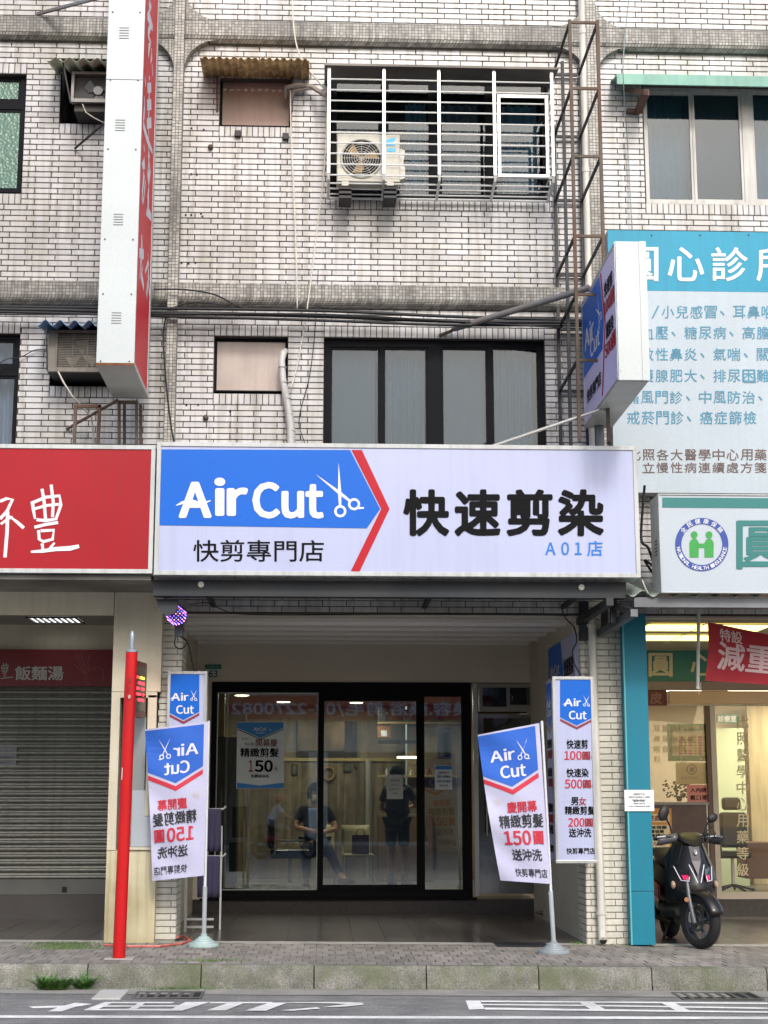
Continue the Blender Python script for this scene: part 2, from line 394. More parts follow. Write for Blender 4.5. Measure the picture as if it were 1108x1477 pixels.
# arcade floor tiles
FT = mat('arcade_floor_tile', '#54504c', .22, var=.15, vs=1.2, rand=.1, bump=.03, bs=8, stain=.25, scol='#35312d')
arc = struct(thing('arcade_floor', '', '', (0, 17.5, ZS))); del arc['label']; del arc['category']
obj('mortar_bed', sl(MB().grid(lambda u, v: (-9 + 18 * u, YF + .12 + (YSHOP + .2 - YF - .12) * v, ZS - .006), 36, 2)), mat('grey_mortar', '#35332f', .9), arc)
TW = .335; tl = []
for jj in range(12):
    for ii in range(-26, 26):
        tl.append((ii * TW, YF + .13 + jj * TW * .955))
vis = [t for t in tl if -20 < proj((t[0], t[1], ZS))[0] < 1120]; vis.sort(key=lambda t: t[1])
single = set(vis[:300]); tm = MB().box(-TW / 2 + .0025, TW / 2 - .0025, -TW * .4775 + .0025, TW * .4775 - .0025, -.012, 0).mesh('tile', FT); rest = MB()
for t in tl:
    cx, cy = t[0] + TW / 2, t[1] + TW * .4775
    if t in single:
        o = link('tile', tm, arc); o.location = (cx, cy - 17.5, slope(cx)); o.rotation_euler = (random.uniform(-.002, .002), R(.54), 0)
    else: rest.box(cx - TW / 2 + .0025, cx + TW / 2 - .0025, cy - TW * .4775 + .0025, cy + TW * .4775 - .0025, ZS - .012 + slope(cx), ZS + slope(cx))
stuff(obj('farther_tiles', rest, FT, arc))
ZT = W(480, 1297, YSHOP).z                 # top of the granite threshold
GRAN = mat('dark_granite', '#3a3737', .35, var=.25, vs=25, fine=.35)
struct(obj('threshold_step', MB().box(-9, 9, YSHOP - .02, YSHOP + .5, -.1, ZT), GRAN, bevel=.01))
struct(obj('shop_floor', MB().box(-9, 9, YSHOP + .5, 27, ZT - .1, ZT - .004), mat('shop_floor_tile', '#6b6862', .3, var=.1)))

# road paint
PAINT = mat('road_paint', '#e4e4df', .7, var=.15, vs=8, stain=.35, scol='#8a8a86', bump=.2, bs=120, fine=.12)
def onroad(px, py, l=0.): p = G(px, py, .004 + l); return p
def roadpoly(name, polys, parent=None):
    mb = MB()
    for i, pts in enumerate(polys): mb.add([onroad(x, y, .0003 * i) for x, y in pts], [tuple(range(len(pts)))])
    return obj(name, mb, PAINT, parent)
xx = [-60 + 60 * i for i in range(22)]
mb = MB()
for a, b in zip(xx, xx[1:]):
    mb.add([onroad(a, 1464.6 + a * .0018), onroad(b, 1464.6 + b * .0018), onroad(b, 1468.2 + b * .0018), onroad(a, 1468.2 + a * .0018)], [(0, 1, 2, 3)])
struct(obj('road_line', mb, PAINT))
def z3(x, y): return x / 1.98, 1320 + y / 1.98
def z4(x, y): return 548 + x / 1.98, 1320 + y / 1.98
L = [[(80, 261), (95, 266), (165, 264), (135, 275), (175, 275), (215, 262), (265, 254), (215, 250), (185, 258)],
     [(238, 271), (300, 248), (325, 249), (275, 271)], [(300, 248), (500, 248), (490, 252), (310, 252)], [(280, 258), (560, 257), (550, 261), (275, 262)],
     [(250, 268), (500, 268), (490, 273), (240, 272)], [(400, 248), (420, 248), (385, 272), (360, 272)], [(530, 248), (600, 248), (520, 273), (480, 273)],
     [(590, 272), (655, 250), (700, 250), (645, 272)], [(600, 248), (780, 248), (775, 252), (600, 252)], [(700, 273), (770, 250), (820, 250), (760, 273)],
     [(800, 272), (905, 263), (915, 267), (840, 273)], [(780, 250), (960, 248), (1035, 250), (1040, 256), (990, 261), (920, 263), (960, 258), (990, 254), (940, 252)]]
struct(roadpoly('road_marking', [[z3(*p) for p in q] for q in L]))
L = [[(245, 244), (285, 244), (300, 268), (255, 270)], [(285, 244), (1108, 250), (1108, 254), (290, 248)], [(290, 254), (590, 256), (1108, 264), (1108, 268), (590, 260), (293, 257)],
     [(300, 264), (640, 269), (1108, 275), (1108, 279), (640, 274), (300, 270)], [(565, 247), (605, 247), (645, 270), (610, 274)], [(800, 249), (840, 250), (885, 273), (850, 275)]]
struct(roadpoly('road_marking', [[z4(*p) for p in q] for q in L]))
# drain grates and the concrete lid
GRM = mat('worn_grate_iron', '#575652', .7, .1, var=.3)
def grate(x0, x1, y0, y1, label):
    a, b, c, d = G(x0 + 8, y0, .005), G(x1, y0, .005), G(x1 + 6, y1, .005), G(x0, y1, .005)
    t = thing('drain_grate', label, 'drain grate', ((a + c) / 2).to_tuple(), 'drain grates in the gutter')
    X0, X1, Y0, Y1, z = a.x, b.x, d.y, a.y, (a.z + c.z) / 2
    obj('frame', MB().box(X0, X1, Y0, Y0 + .02, z, z + .008).box(X0, X1, Y1 - .02, Y1, z, z + .008).box(X0, X0 + .02, Y0 + .02, Y1 - .02, z, z + .008).box(X1 - .02, X1, Y0 + .02, Y1 - .02, z, z + .008), GRM, t)
    n = int((X1 - X0) / .09)
    for i in range(1, n): xx_ = X0 + (X1 - X0) * i / n; obj('grate_bar', MB().box(xx_ - .016, xx_ + .016, Y0 + .02, Y1 - .02, z - .002, z + .005), GRM, t)
    obj('grate_bed', MB().box(X0 + .02, X1 - .02, Y0 + .02, Y1 - .02, z - .01, z - .0025), ROOMD, t)
grate(190, 296, 1431, 1440, 'rusty iron drain grate in the gutter below the left flag')
grate(960, 1080, 1432, 1442, 'dark iron drain grate in the gutter in front of the scooter')
a, c = G(186, 1428, .01), G(132, 1440, .01)
tag(obj('gutter_slab', MB().box(c.x, a.x, c.y, a.y, a.z - .02, a.z + .004), mat('pale_lid', '#b4b3ad', .8, bump=.3), bevel=.004), 'pale concrete drain lid set in the gutter beside the weeds', 'drain lid')
p = G(925, 1366, ZS)
a, c = G(742, 1360, ZS + .003), G(718, 1366, ZS + .003)
tag(obj('drain_cover', MB().box(c.x, a.x + .3, c.y, a.y, a.z - .01, a.z + .006), DARKSTEEL), 'small dark metal cover set in the pavement right of the brown pavers\' middle', 'metal cover')

# ================================================================ THE THREE HOUSES
BL, BH, JT = .2465, .0627, .0085
Z0 = 3.30
def snap(z): return Z0 + round((z - Z0) / BH) * BH
BRICK = mat('glazed_white_brick', '#c4c4c6', .32, var=.2, vs=.7, rand=.2, rcol='#aaa79f', bump=.12, bs=22, streak=.6, scol='#7d786b', stain=.42, fine=.05)
JOINT = mat('dark_mortar', '#48443f', .9, var=.2)
MOSD = mosaic('grey_mosaic', '#a3a19a', '#6d685f', '#3d3a35')
MOSV = mosaic('pilaster_mosaic', '#b8b5ad', '#8a8478', '#35322e')
XP1 = W(246, 640, YF - .13).x; XP2 = W(858, 640, YF - .13).x - .0
XP1 = (XP1 + W(257, 20, YF - .13).x) / 2; XP2 = (W(861, 640, YF - .13).x + W(858, 20, YF - .13).x) / 2
ZTOP = 10.9
B1T, B1B = W(400, 30, YF - .1).z, W(400, 53, YF - .1).z
B2T, B2B = W(400, 408.5, YF - .1).z, W(400, 431, YF - .1).z
def layout(x0, x1, z0, z1, holes):
    out = []; k0 = math.ceil((z0 - Z0) / BH - .01); k1 = int((z1 - Z0) / BH + .01)
    for k in range(k0, k1):
        zc = Z0 + (k + .5) * BH
        iv = [(x0, x1)]
        for a, b, c, d in holes:
            if c < zc < d:
                nv = []
                for p, q in iv:
                    if b <= p or a >= q: nv.append((p, q)); continue
                    if a > p: nv.append((p, a))
                    if b < q: nv.append((b, q))
                iv = nv
        off = (k % 2) * .3 * BL
        for p, q in iv:
            n = math.floor((p - off) / BL); x = p
            while x < q - .001:
                n += 1; e = min(off + n * BL, q)
                if e - x > .02: out.append((x + JT / 2, e - JT / 2, zc - BH / 2 + JT / 2, zc + BH / 2 - JT / 2))
                x = e
    return out
def soldiers(x0, x1, z0):
    n = max(1, round((x1 - x0) / BH)); w = (x1 - x0) / n
    return [(x0 + i * w + JT / 2, x0 + (i + 1) * w - JT / 2, z0 + JT / 2, z0 + 2 * BH - JT / 2) for i in range(n)]
def ubrick():
    e = .5; c = .035; ex, ez = .5 - .012, .5 - .06
    vs = [(-e, 0, -e), (e, 0, -e), (e, 0, e), (-e, 0, e), (-e, -.7, -e), (e, -.7, -e), (e, -.7, e), (-e, -.7, e), (-ex, -1, -ez), (ex, -1, -ez), (ex, -1, ez), (-ex, -1, ez)]
    m = MB(); m.add(vs, [(8, 9, 10, 11), (4, 5, 9, 8), (5, 6, 10, 9), (6, 7, 11, 10), (7, 4, 8, 11), (0, 1, 5, 4), (1, 2, 6, 5), (2, 3, 7, 6), (3, 0, 4, 7)]); return m
UB = ubrick()
def lay(rects, parent, m, yfront, limit=300, name='brick', occl=(), rest_name='upper_brickwork', thick=.014, key=None):
    me = UB.mesh(name, m)
    Mi = world_of(parent).inverted()
    def seen(r):
        px, py = proj(((r[0] + r[1]) / 2, yfront, (r[2] + r[3]) / 2))
        if not (0 < px < 1108 and 0 < py < 1477): return False
        return not any(a < px < b and c < py < d for a, b, c, d in occl)
    vis = [r for r in rects if seen(r)]; vis.sort(key=key or (lambda r: r[2]))
    single = set(vis[:limit]); rest = MB()
    for r in rects:
        cx, cz = (r[0] + r[1]) / 2, (r[2] + r[3]) / 2; w, h = r[1] - r[0], r[3] - r[2]
        ty, tx = random.gauss(0, .004), random.gauss(0, .006); pr = random.uniform(-.0012, .0012)
        M = Matrix.Translation((cx, yfront + thick + pr, cz)) @ Matrix.Rotation(tx, 4, 'X') @ Matrix.Rotation(ty * .5, 4, 'Z') @ Matrix.Diagonal((w, thick, h, 1))
        if r in single: o = link(name, me, parent); o.matrix_basis = Mi @ M
        else:
            rest.add([M @ v for v in UB.v], UB.f)
    if rest.v: stuff(obj(rest_name, rest, m, parent))
def wall_cells(x0, x1, z0, z1, holes, y0, y1, mb=None):
    mb = mb or MB(); zs = sorted({z0, z1} | {min(max(h[i], z0), z1) for h in holes for i in (2, 3)})
    for a, b in zip(zs, zs[1:]):
        if b - a < .001: continue
        zc = (a + b) / 2; iv = [(x0, x1)]
        for h in holes:
            if h[2] < zc < h[3]:
                nv = []
                for p, q in iv:
                    if h[1] <= p or h[0] >= q: nv.append((p, q)); continue
                    if h[0] > p: nv.append((p, h[0]))
                    if h[1] < q: nv.append((h[1], q))
                iv = nv
        for p, q in iv: mb.box(p, q, y0, y1, a, b)
    return mb
def hole(x0, y0, x1, y1):
    a, b, c, d = rect(x0, y0, x1, y1, YF); return (a, b, snap(c), snap(d))
H = {'w1': hole(-70, 103, 34.5, 277), 'w2': hole(87.5, 84, 205, 177), 'w3': hole(73, 474, 200, 560), 'w4': hole(-70, 483, 25, 660),
     'w5': hole(317, 112, 421, 182), 'w6': hole(477, 100, 791, 288), 'w7': hole(929, 128, 1190, 296), 'w8': hole(308.5, 487, 415, 565), 'w9': hole(467, 489, 787, 665)}
ZLINT = W(480, 886, YF).z
H['arc_c'] = (XP1 + .08, XP2 - .06, -1, ZLINT); 
def house(name, label, x0, x1, zb, keys, sold, occl):
    t = thing(name, label, 'building', ((x0 + x1) / 2, YF, .2))
    holes = [H[k] for k in keys]; bh = list(holes); sr = []
    for k, up, dn in sold:
        a, b, c, d = H[k]
        if up: bh.append((a, b, d, d + 2 * BH)); sr += soldiers(a, b, d)
        if dn: bh.append((a, b, c - 2 * BH, c)); sr += soldiers(a, b, c - 2 * BH)
    obj('wall', wall_cells(x0, x1, zb, ZTOP, holes, YF + .012, YF + .22), JOINT, t)
    lay(layout(x0, x1, zb, ZTOP, bh + [(x0, x1, B1B + .02, B1T - .03), (x0, x1, B2B + .02, B2T - .03)]) + sr, t, BRICK, YF, 300, occl=occl)
    return t
SG = [(0, 228, 638, 1477), (220, 925, 640, 835), (885, 1108, 333, 860), (140, 225, 0, 580), (838, 935, 345, 640)]
ha = house('tiled_house', 'white tiled house on the left above the red noodle shop sign', XL, XP1, ZLINT, ['w1', 'w2', 'w3', 'w4'], [('w1', 1, 1), ('w2', 0, 1), ('w3', 0, 1), ('w4', 1, 0)], SG)
hb = house('tiled_house', 'white tiled house in the middle above the blue and white salon sign', XP1, XP2, ZLINT, ['w5', 'w6', 'w8', 'w9'], [('w5', 0, 1), ('w6', 0, 1), ('w8', 1, 1), ('w9', 1, 0)], SG)
hc = house('tiled_house', 'white tiled house on the right behind the turquoise clinic banner', XP2, XR, ZLINT, ['w7'], [('w7', 1, 1)], SG)
# mosaic bands, pilasters and their curved junctions
def band(h, x0, x1, zt, zb):
    m = MB().prism([(x0, YF + .008, zt), (x0, YF - .09, zt), (x0, YF - .10, zt - .01), (x0, YF - .10, zb + .01), (x0, YF - .085, zb - .03), (x0, YF - .05, zb - .06), (x0, YF + .008, zb - .07)], (x1 - x0, 0, 0))
    obj('band', m, MOSD, h)
for h, x0, x1 in ((ha, XL, XP1 - .055), (hb, XP1 + .055, XP2 - .055), (hc, XP2 + .055, XR)):
    band(h, x0, x1, B1T, B1B); band(h, x0, x1, B2T, B2B)
RF = .36
def fillet(h, xc, side, zc, up):
    c = (xc + side * RF, zc + up * RF); pts = [(xc, zc)]
    n = 10; arc_ = [(c[0] - side * RF * math.cos(math.pi / 2 * i / n), c[1] - up * RF * math.sin(math.pi / 2 * i / n)) for i in range(n + 1)]
    obj('curved_corner', MB().xz(pts + arc_, YF - .098, YF + .006), MOSD, h)
for xp, hl, hr in ((XP1, ha, hb), (XP2, hb, hc)):
    for h, s in ((hl, -1), (hr, 1)):
        fillet(h, xp + s * .055, s, B1T, 1); fillet(h, xp + s * .055, s, B1B - .05, -1)
    zc0 = ZLINT + .02
    obj('pilaster', MB().box(xp - .0545, xp + .0545, YF - .13, YF + .01, zc0 + .35, ZTOP), MOSV, hb)
# lintel over the arcade and inner walls
SOF = mat('cream_soffit', '#b9b4aa', .6, var=.1)
obj('arcade_beam', MB().box(XP1 + .12, XP2 - .06, YF + .03, YF + .22, ZLINT - .02, ZLINT + .01), SOF, hb)
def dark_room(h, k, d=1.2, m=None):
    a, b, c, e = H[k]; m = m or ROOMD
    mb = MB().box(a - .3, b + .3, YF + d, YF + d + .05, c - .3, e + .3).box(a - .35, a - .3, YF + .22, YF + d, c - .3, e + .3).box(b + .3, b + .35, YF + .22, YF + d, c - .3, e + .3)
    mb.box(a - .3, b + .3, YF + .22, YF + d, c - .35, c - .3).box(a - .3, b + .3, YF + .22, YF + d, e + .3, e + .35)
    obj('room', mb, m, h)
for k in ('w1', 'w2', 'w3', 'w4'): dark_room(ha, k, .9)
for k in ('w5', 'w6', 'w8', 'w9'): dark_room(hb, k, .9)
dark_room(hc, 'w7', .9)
# ---- windows
def win(h, fx0, fy0, fx1, fy1, panes, fm, gm, Y=YF + .07, fw=.028):
    """one window part: frame members around the listed panes (pixel rectangles)"""
    w = obj('window', MB().box(*rect(fx0, fy0, fx1, fy1, Y)[:2], Y + .05, Y + .055, W(554, fy1, Y).z - .001, W(554, fy1, Y).z), fm, h)
    x0, x1, z0, z1 = rect(fx0, fy0, fx1, fy1, Y); hs = []
    for i, p in enumerate(panes):
        a, b, c, d = rect(*p, Y); c, d = W(p[0], p[3], Y).z, W(p[0], p[1], Y).z; hs.append((a, b, c, d))
    fr = wall_cells(x0, x1, z0, z1, hs, Y, Y + .05); obj('frame', fr, fm, w)
    for i, (a, b, c, d) in enumerate(hs):
        e = fw; sash = wall_cells(a, b, c, d, [(a + e, b - e, c + e, d - e)], Y + .012, Y + .045)
        obj('sash', sash, fm, w); g = gm[i] if isinstance(gm, list) else gm
        obj('pane', MB().box(a + e, b - e, Y + .024, Y + .03, c + e, d - e), g, w)
    return w
def curtain(h, x0, x1, z0, z1, Y, m, folds=9, amp=.045, name='curtain'):
    f = lambda u, v: (x0 + (x1 - x0) * u, Y + amp * math.sin(u * folds * 6.283 + math.sin(v * 3) * .6) * (0.6 + .4 * v), z1 + (z0 - z1) * v)
    return obj(name, MB().grid(f, folds * 8, 6), m, h, smooth=180)
GRNG = glass('green_pattern_glass', '#7fb8a0', .5, .45, '#5d8f7c', bump=.6); DKG = glass('dark_window_glass', '#d2e0e8', .3)
FROST = mat('frosted_pane', '#a2958d', .35, var=.16, vs=2.2, streak=.2, scol='#7d7168'); BROWNP = mat('brown_board_pane', '#8e7163', .4, var=.14, vs=2.5, streak=.25, scol='#6e5548')
DKF = mat('dark_window_frame', '#0a0d12', .7, 0., var=.1, spec=.15); WHF = mat('weathered_white_frame', '#b6b5b0', .5, var=.15, streak=.35, scol='#6a645a')
CURT = mat('pale_teal_curtain', '#5c7d88', .9, var=.25, streak=.15); CURG = mat('grey_blind', '#5d656a', .9, var=.1); CURP = mat('pinkish_curtain', '#c3b4bb', .9, var=.1)
win(ha, -70, 103, 34, 277, [(-60, 112, 30, 144), (-60, 156, 30, 273)], DKF, GRNG)
win(ha, -70, 484, 25, 650, [(-60, 489, 22, 527), (-60, 541, 22, 646)], DKF, DKG)
a, b, c, d = H['w4']; curtain(ha, a, b - .02, c, d, YF + .3, CURP, 7)
a, b, c, d = H['w1']; curtain(ha, a, b, c, d, YF + .3, mat('green_blind', '#5f8a78', .9, var=.2, stain=.5, scol='#31403d'), 3)
w = win(hb, 317, 113, 421, 183, [(320, 116, 418, 180)], DKF, BROWNP, Y=YF + .09, fw=.006)
w = win(hb, 309, 488, 415, 565, [(312, 491, 412, 563)], DKF, FROST, Y=YF + .09, fw=.006)
win(hb, 477, 100, 791, 288, [(482, 106, 553, 282), (557, 106, 622, 282), (634, 106, 704, 282), (712, 106, 786, 282)], DKF, DKG, Y=YF + .1)
a, b, c, d = H['w6']
for q0, q1, mm in ((585, 615, CURT), (637, 690, CURG), (725, 775, CURT)):
    curtain(hb, W(q0, 200, YF + .2).x, W(q1, 200, YF + .2).x, c, d - .3, YF + .22, mm, 4)
win(hb, 467, 490, 787, 655, [(475, 500, 549, 650), (552, 500, 618, 650), (636, 500, 705, 650), (709, 500, 779, 650)], DKF, DKG)
a, b, c, d = H['w9']
curtain(hb, W(480, 560, YF + .2).x, W(541, 560, YF + .2).x, c, d, YF + .2, CURG, 3, .008); curtain(hb, W(553, 560, YF + .2).x, W(613, 560, YF + .2).x, c, d, YF + .22, CURT, 6)
curtain(hb, W(638, 560, YF + .2).x, W(701, 560, YF + .2).x, c, d, YF + .2, CURG, 3, .008); curtain(hb, W(708, 560, YF + .2).x, W(768, 560, YF + .2).x, c, d, YF + .22, CURT, 6)
win(hc, 930, 128, 1190, 296, [(932, 132, 1000, 290), (1000.5, 132, 1072, 290), (1086, 132, 1180, 290)], WHF, DKG, Y=YF + .05)
a, b, c, d = H['w7']; curtain(hc, a, W(996, 200, YF + .2).x, c, d, YF + .22, CURT, 9, .01); curtain(hc, W(1085, 200, YF + .2).x, b, c, d, YF + .22, CURT, 8, .01)
obj('screen', MB().box(W(1003, 200, YF).x, W(1072, 200, YF).x, YF + .14, YF + .145, c, d), mat('insect_screen', '#4c4c50', .9), hc)
# ---- awnings
def corrugated(name, x0, x1, Ya, za, Yb, zb, pitch, amp, m, parent=None, tex=None, jag=0., n=6):
    """corrugated sheet from (Ya, za) to (Yb, zb)"""
    d = Vector((0, Yb - Ya, zb - za)).normalized(); nn = Vector((0, -d.z, d.y))
    N = int((x1 - x0) / pitch * n)
    def f(u, v):
        x = x0 + (x1 - x0) * u; ph = math.sin((x - x0) / pitch * 2 * math.pi); vv = v if v < 1 else 1 + jag * math.sin(x * 37) * .5
        p = Vector((x, Ya + (Yb - Ya) * vv, za + (zb - za) * vv)) + nn * amp * ph; return p
    return obj(name, MB().grid(f, N, 2), m, parent, solid=.003, smooth=60)
RUSTY = mat('rusty_corrugated_iron', '#d8bd84', .75, .0, var=.35, vs=7, stain=.6, scol='#5a3524', streak=.5, bump=.3, grain=3.)
t = thing('awning', 'rusty brown corrugated metal awning over the small brown pane', 'awning', W(368, 108, YF).to_tuple())
x0, x1 = W(288, 98, 15.3).x, W(446, 98, 15.3).x
corrugated('corrugated_sheet', x0, x1, YF, W(368, 112, YF).z, 15.30, W(368, 84, 15.30).z, .076, .014, RUSTY, t, jag=.05)
for px in (313.5, 421): obj('bracket', MB().bar(W(px, 160, YF - .02), W(px, 96, YF - .02), .022).bar(W(px, 100, YF - .03), W(px, 86, 15.35), .018), RUST, t)
t = thing('awning', 'pale green corrugated awning over the upper air conditioner opening', 'awning', W(130, 100, YF).to_tuple())
x0, x1 = W(66, 90, 15.25).x, W(215, 90, 15.25).x
corrugated('corrugated_sheet', x0, x1, YF, W(130, 104, YF).z, 15.22, W(130, 86, 15.22).z, .145, .022, mat('pale_green_plastic', '#d0dbbd', .7, var=.3, stain=.6, scol='#3f4635'), t)
obj('bracket', MB().bar(W(102, 148, 15.35), W(91, 90, 15.3), .016), DARKSTEEL, t)
t = thing('awning', 'blue wavy plastic awning over the lower air conditioner', 'awning', W(110, 465, YF).to_tuple())
x0, x1 = W(51, 465, 15.25).x, W(190, 465, 15.25).x
corrugated('corrugated_sheet', x0, x1, YF, W(110, 478, YF).z, 15.2, W(110, 466, 15.2).z, .148, .03, mat('blue_plastic', '#7fabd2', .6, var=.2, stain=.3, scol='#39566e'), t, n=10)
obj('bracket', MB().bar(W(68, 535, 15.35), W(67, 472, 15.25), .014), DARKSTEEL, t)
GREENA = mat('faded_green_metal', '#7fae9c', .6, var=.2, stain=.4, scol='#517a78', streak=.3)
t = thing('awning', 'faded green flat metal awning over the right upper window', 'awning', W(1000, 115, YF).to_tuple())
x0, x1 = W(890, 112, 15.45).x, W(1190, 112, 15.45).x; zt, zb = W(900, 106, 15.45).z, W(900, 121, 15.45).z
obj('fascia', MB().box(x0, x1, 15.45, 15.47, zb, zt), GREENA, t); obj('sheet', MB().add([(x0, 15.47, zt - .02), (x1, 15.47, zt - .02), (x1, YF, zt + .08), (x0, YF, zt + .08)], [(0, 1, 2, 3)]), GREENA, t, solid=.01)
WOODB = mat('brown_painted_wood', '#5a4138', .7, var=.2)
a = W(920, 128, 15.3); bq = W(908, 158, YF - .02)
obj('bracket', MB().bar(W(932, 133, 15.35), W(921, 160, YF - .05), .07).bar(W(904, 129, YF - .05), W(932, 133, 15.3), .05).bar(W(904, 160, YF - .03), W(922, 161, YF - .03), .05), WOODB, t)
# ================================================================ THINGS ON THE FACADE
STAIN = mat('stainless_bar', '#dcdcd8', .35, .25, var=.1)
t = thing('window_cage', 'shiny steel bar cage bulging from the upper middle window', 'window guard', W(635, 200, YF).to_tuple())
YC = 15.28
posts = [474.5, 554, 633.5, 713.5, 797]
hood = MB(); a, b = W(468, 96, YC - .05), W(806, 101, YC - .05); zf = W(640, 97, YC - .05).z
hood.prism([(a.x, YC - .05, zf), (a.x, YC - .05, zf + .025), (a.x, YF, zf + .1), (a.x, YF, zf + .07)], (b.x - a.x, 0, 0)); obj('hood', hood, mat('grey_hood', '#77736e', .6, .3, var=.25, stain=.6, scol='#3b332d'), t)
zt = zf - .01; zb_ = W(640, 252, YC).z; zw = W(640, 291, YF - .03).z
xs = [W(p, 180, YC).x for p in posts]
for x in xs: obj('post', MB().box(x - .016, x + .016, YC - .012, YC + .012, zb_, zt).tube([(x, YC, zb_), (x, YC + .02, zb_ - .05), (x, YF - .06, zw)], .018, 4), STAIN, t)
ys = [115, 130.5, 146, 161, 176.5, 191.7, 206.6, 222, 237.4, 253]
for y in ys:
    z = W(640, y + 1, YC).z
    obj('bar', MB().tube([(xs[0], YF - .02, z), (xs[0], YC + .012, z), (xs[-1], YC + .012, z), (xs[-1], YF - .02, z)], .0085, 6), STAIN, t)
for k in (.3, .55, .8, 1.0):
    yy, z = YC + (YF - .06 - YC) * k, zb_ - .05 + (zw - zb_ + .05) * k
    obj('bar', MB().tube([(xs[0], yy, z + .01), (xs[-1], yy, z + .01)], .0085 if k < 1 else .014, 6), STAIN, t)
x0, x1, z0, z1 = rect(718, 138, 791, 256, YC - .01)
obj('hatch', wall_cells(x0, x1, z0, z1, [(x0 + .03, x1 - .03, z0 + .03, z1 - .03)], YC - .03, YC - .013), STAIN, t)

def fan_face(c, r, parent, y, m1, m2):
    """round grille of a condenser: dark disc, rings and spokes"""
    obj('fan_recess', MB().lathe([(r, 0), (r * .98, .015)], (c[0], y - .004, c[1]), 'y', 28), ROOMD, parent)
    g = MB()
    for k in range(1, 9): rr = r * k / 8.3; g.tube([(c[0] + rr * math.cos(2 * math.pi * i / 26), y - .012, c[1] + rr * math.sin(2 * math.pi * i / 26)) for i in range(27)], .0026, 4)
    for k in range(12): q = math.pi * 2 * k / 12; g.tube([(c[0], y - .012, c[1]), (c[0] + r * math.cos(q), y - .012, c[1] + r * math.sin(q))], .0022, 4)
    obj('fan_grille', g, m1, parent)
    for k in range(3):
        q = 2 * math.pi * k / 3; obj('fan_blade', MB().add([(c[0], y - .006, c[1]), (c[0] + r * .85 * math.cos(q), y - .006, c[1] + r * .85 * math.sin(q)), (c[0] + r * .8 * math.cos(q + .75), y - .003, c[1] + r * .8 * math.sin(q + .75))], [(0, 1, 2)]), m2, parent)
    obj('rim', MB().tube([(c[0] + r * math.cos(2 * math.pi * i / 32), y - .008, c[1] + r * math.sin(2 * math.pi * i / 32)) for i in range(33)], .012, 6), m1, parent)
CREAM = mat('cream_casing', '#b9b6aa', .45, var=.08, streak=.25, scol='#8d8676')
t = thing('air_conditioner', 'cream outdoor air conditioner with round grille inside the steel bar cage', 'air conditioner', W(531, 262, 15.55).to_tuple())
YA = 15.42
x0, x1, z0, z1 = rect(486, 193, 577, 262, YA)
obj('casing', MB().box(x0, x1, YA, YA + .24, z0, z1), CREAM, t, bevel=.012)
a, b, c, d = rect(577, 213, 584.5, 258, YA); obj('valve_cover', MB().prism([(a, YA + .02, c), (b, YA + .02, c + .02), (b, YA + .02, c + .14), (b - .02, YA + .02, c + .17), (b, YA + .02, d - .02), (a, YA + .02, d)], (0, .2, 0)), CREAM, t)
c = W(521.5, 228.5, YA); fan_face((c.x, c.z), .215, t, YA, mat('grille_wire', '#b4b2a8', .5), mat('brass_fan', '#9a7b45', .5))
lg = front(YA - .002); poly([(557, 203), (563, 199), (571, 199), (565, 208), (570, 208), (570, 210), (557, 210)], lg, mat('cyan_print', '#3fa5d4', .5), t, 'logo_mark')
obj('logo_bar', MB().box(*rect(558, 214, 571, 219, YA)[:2], YA - .004, YA - .001, *rect(558, 214, 571, 219, YA)[2:]), mat('cyan_print', '#3fa5d4'), t)
for px in (498, 563):
    a, b, c, d = rect(px - 9, 262, px + 9, 268, YA); obj('foot', MB().box(a + .03, b - .03, YA - .01, YA + .2, c, d), CREAM, t)
    for k in range(3): obj('bracket', MB().box(a, b, YA - .02, YA + .25, c - .05 * (k + 1) + .008, c - .05 * (k + 1) + .035), DARKSTEEL, t)

# window unit upper left
t = thing('air_conditioner', 'dark old window air conditioner with visible fan under the pale green awning', 'air conditioner', W(125, 177, YF).to_tuple())
x0, x1, z0, z1 = rect(103, 104, 200, 148, 15.45)
DKBOX = mat('grimy_dark_casing', '#2e2f31', .6, .3, var=.3, stain=.5, scol='#4a433b')
obj('casing', MB().box(x0 + .03, x1, 15.5, YF + .2, z0 - .08, z1), DKBOX, t)
obj('front_frame', wall_cells(x0, x1, z0, z1, [(x0 + .03, x1 - .03, z0 + .04, z1 - .03)], 15.44, 15.50), mat('dull_metal_frame', '#7e7c79', .5, .4, var=.2), t)
c = W(141, 129, 15.44); obj('fan_hub', MB().lathe([(.05, -.0), (.05, .015), (.015, .02)], (c.x, 15.46, c.z), 'y', 16), mat('grey_hub', '#5c5b5a', .4, .5), t)
for k in range(3):
    q = 2.2 + 2.1 * k; obj('fan_blade', MB().add([(c.x, 15.475, c.z), (c.x + .15 * math.cos(q), 15.47, c.z + .15 * math.sin(q)), (c.x + .16 * math.cos(q + .7), 15.49, c.z + .16 * math.sin(q + .7)), (c.x + .1 * math.cos(q + 1.1), 15.49, c.z + .1 * math.sin(q + 1.1))], [(0, 1, 2, 3)]), mat('dark_blade', '#33363b', .35), t)
obj('support_bar', MB().bar(W(108, 214, YF - .02), W(150, 178, 15.3), .018), DARKSTEEL, t)
obj('drain_hose', MB().tube([W(119, 150, 15.42), W(124, 162, 15.4), (W(136, 170, 15.42)), W(152, 178, 15.45)], .006, 6), mat('pale_hose', '#b8b3a8', .6), t)
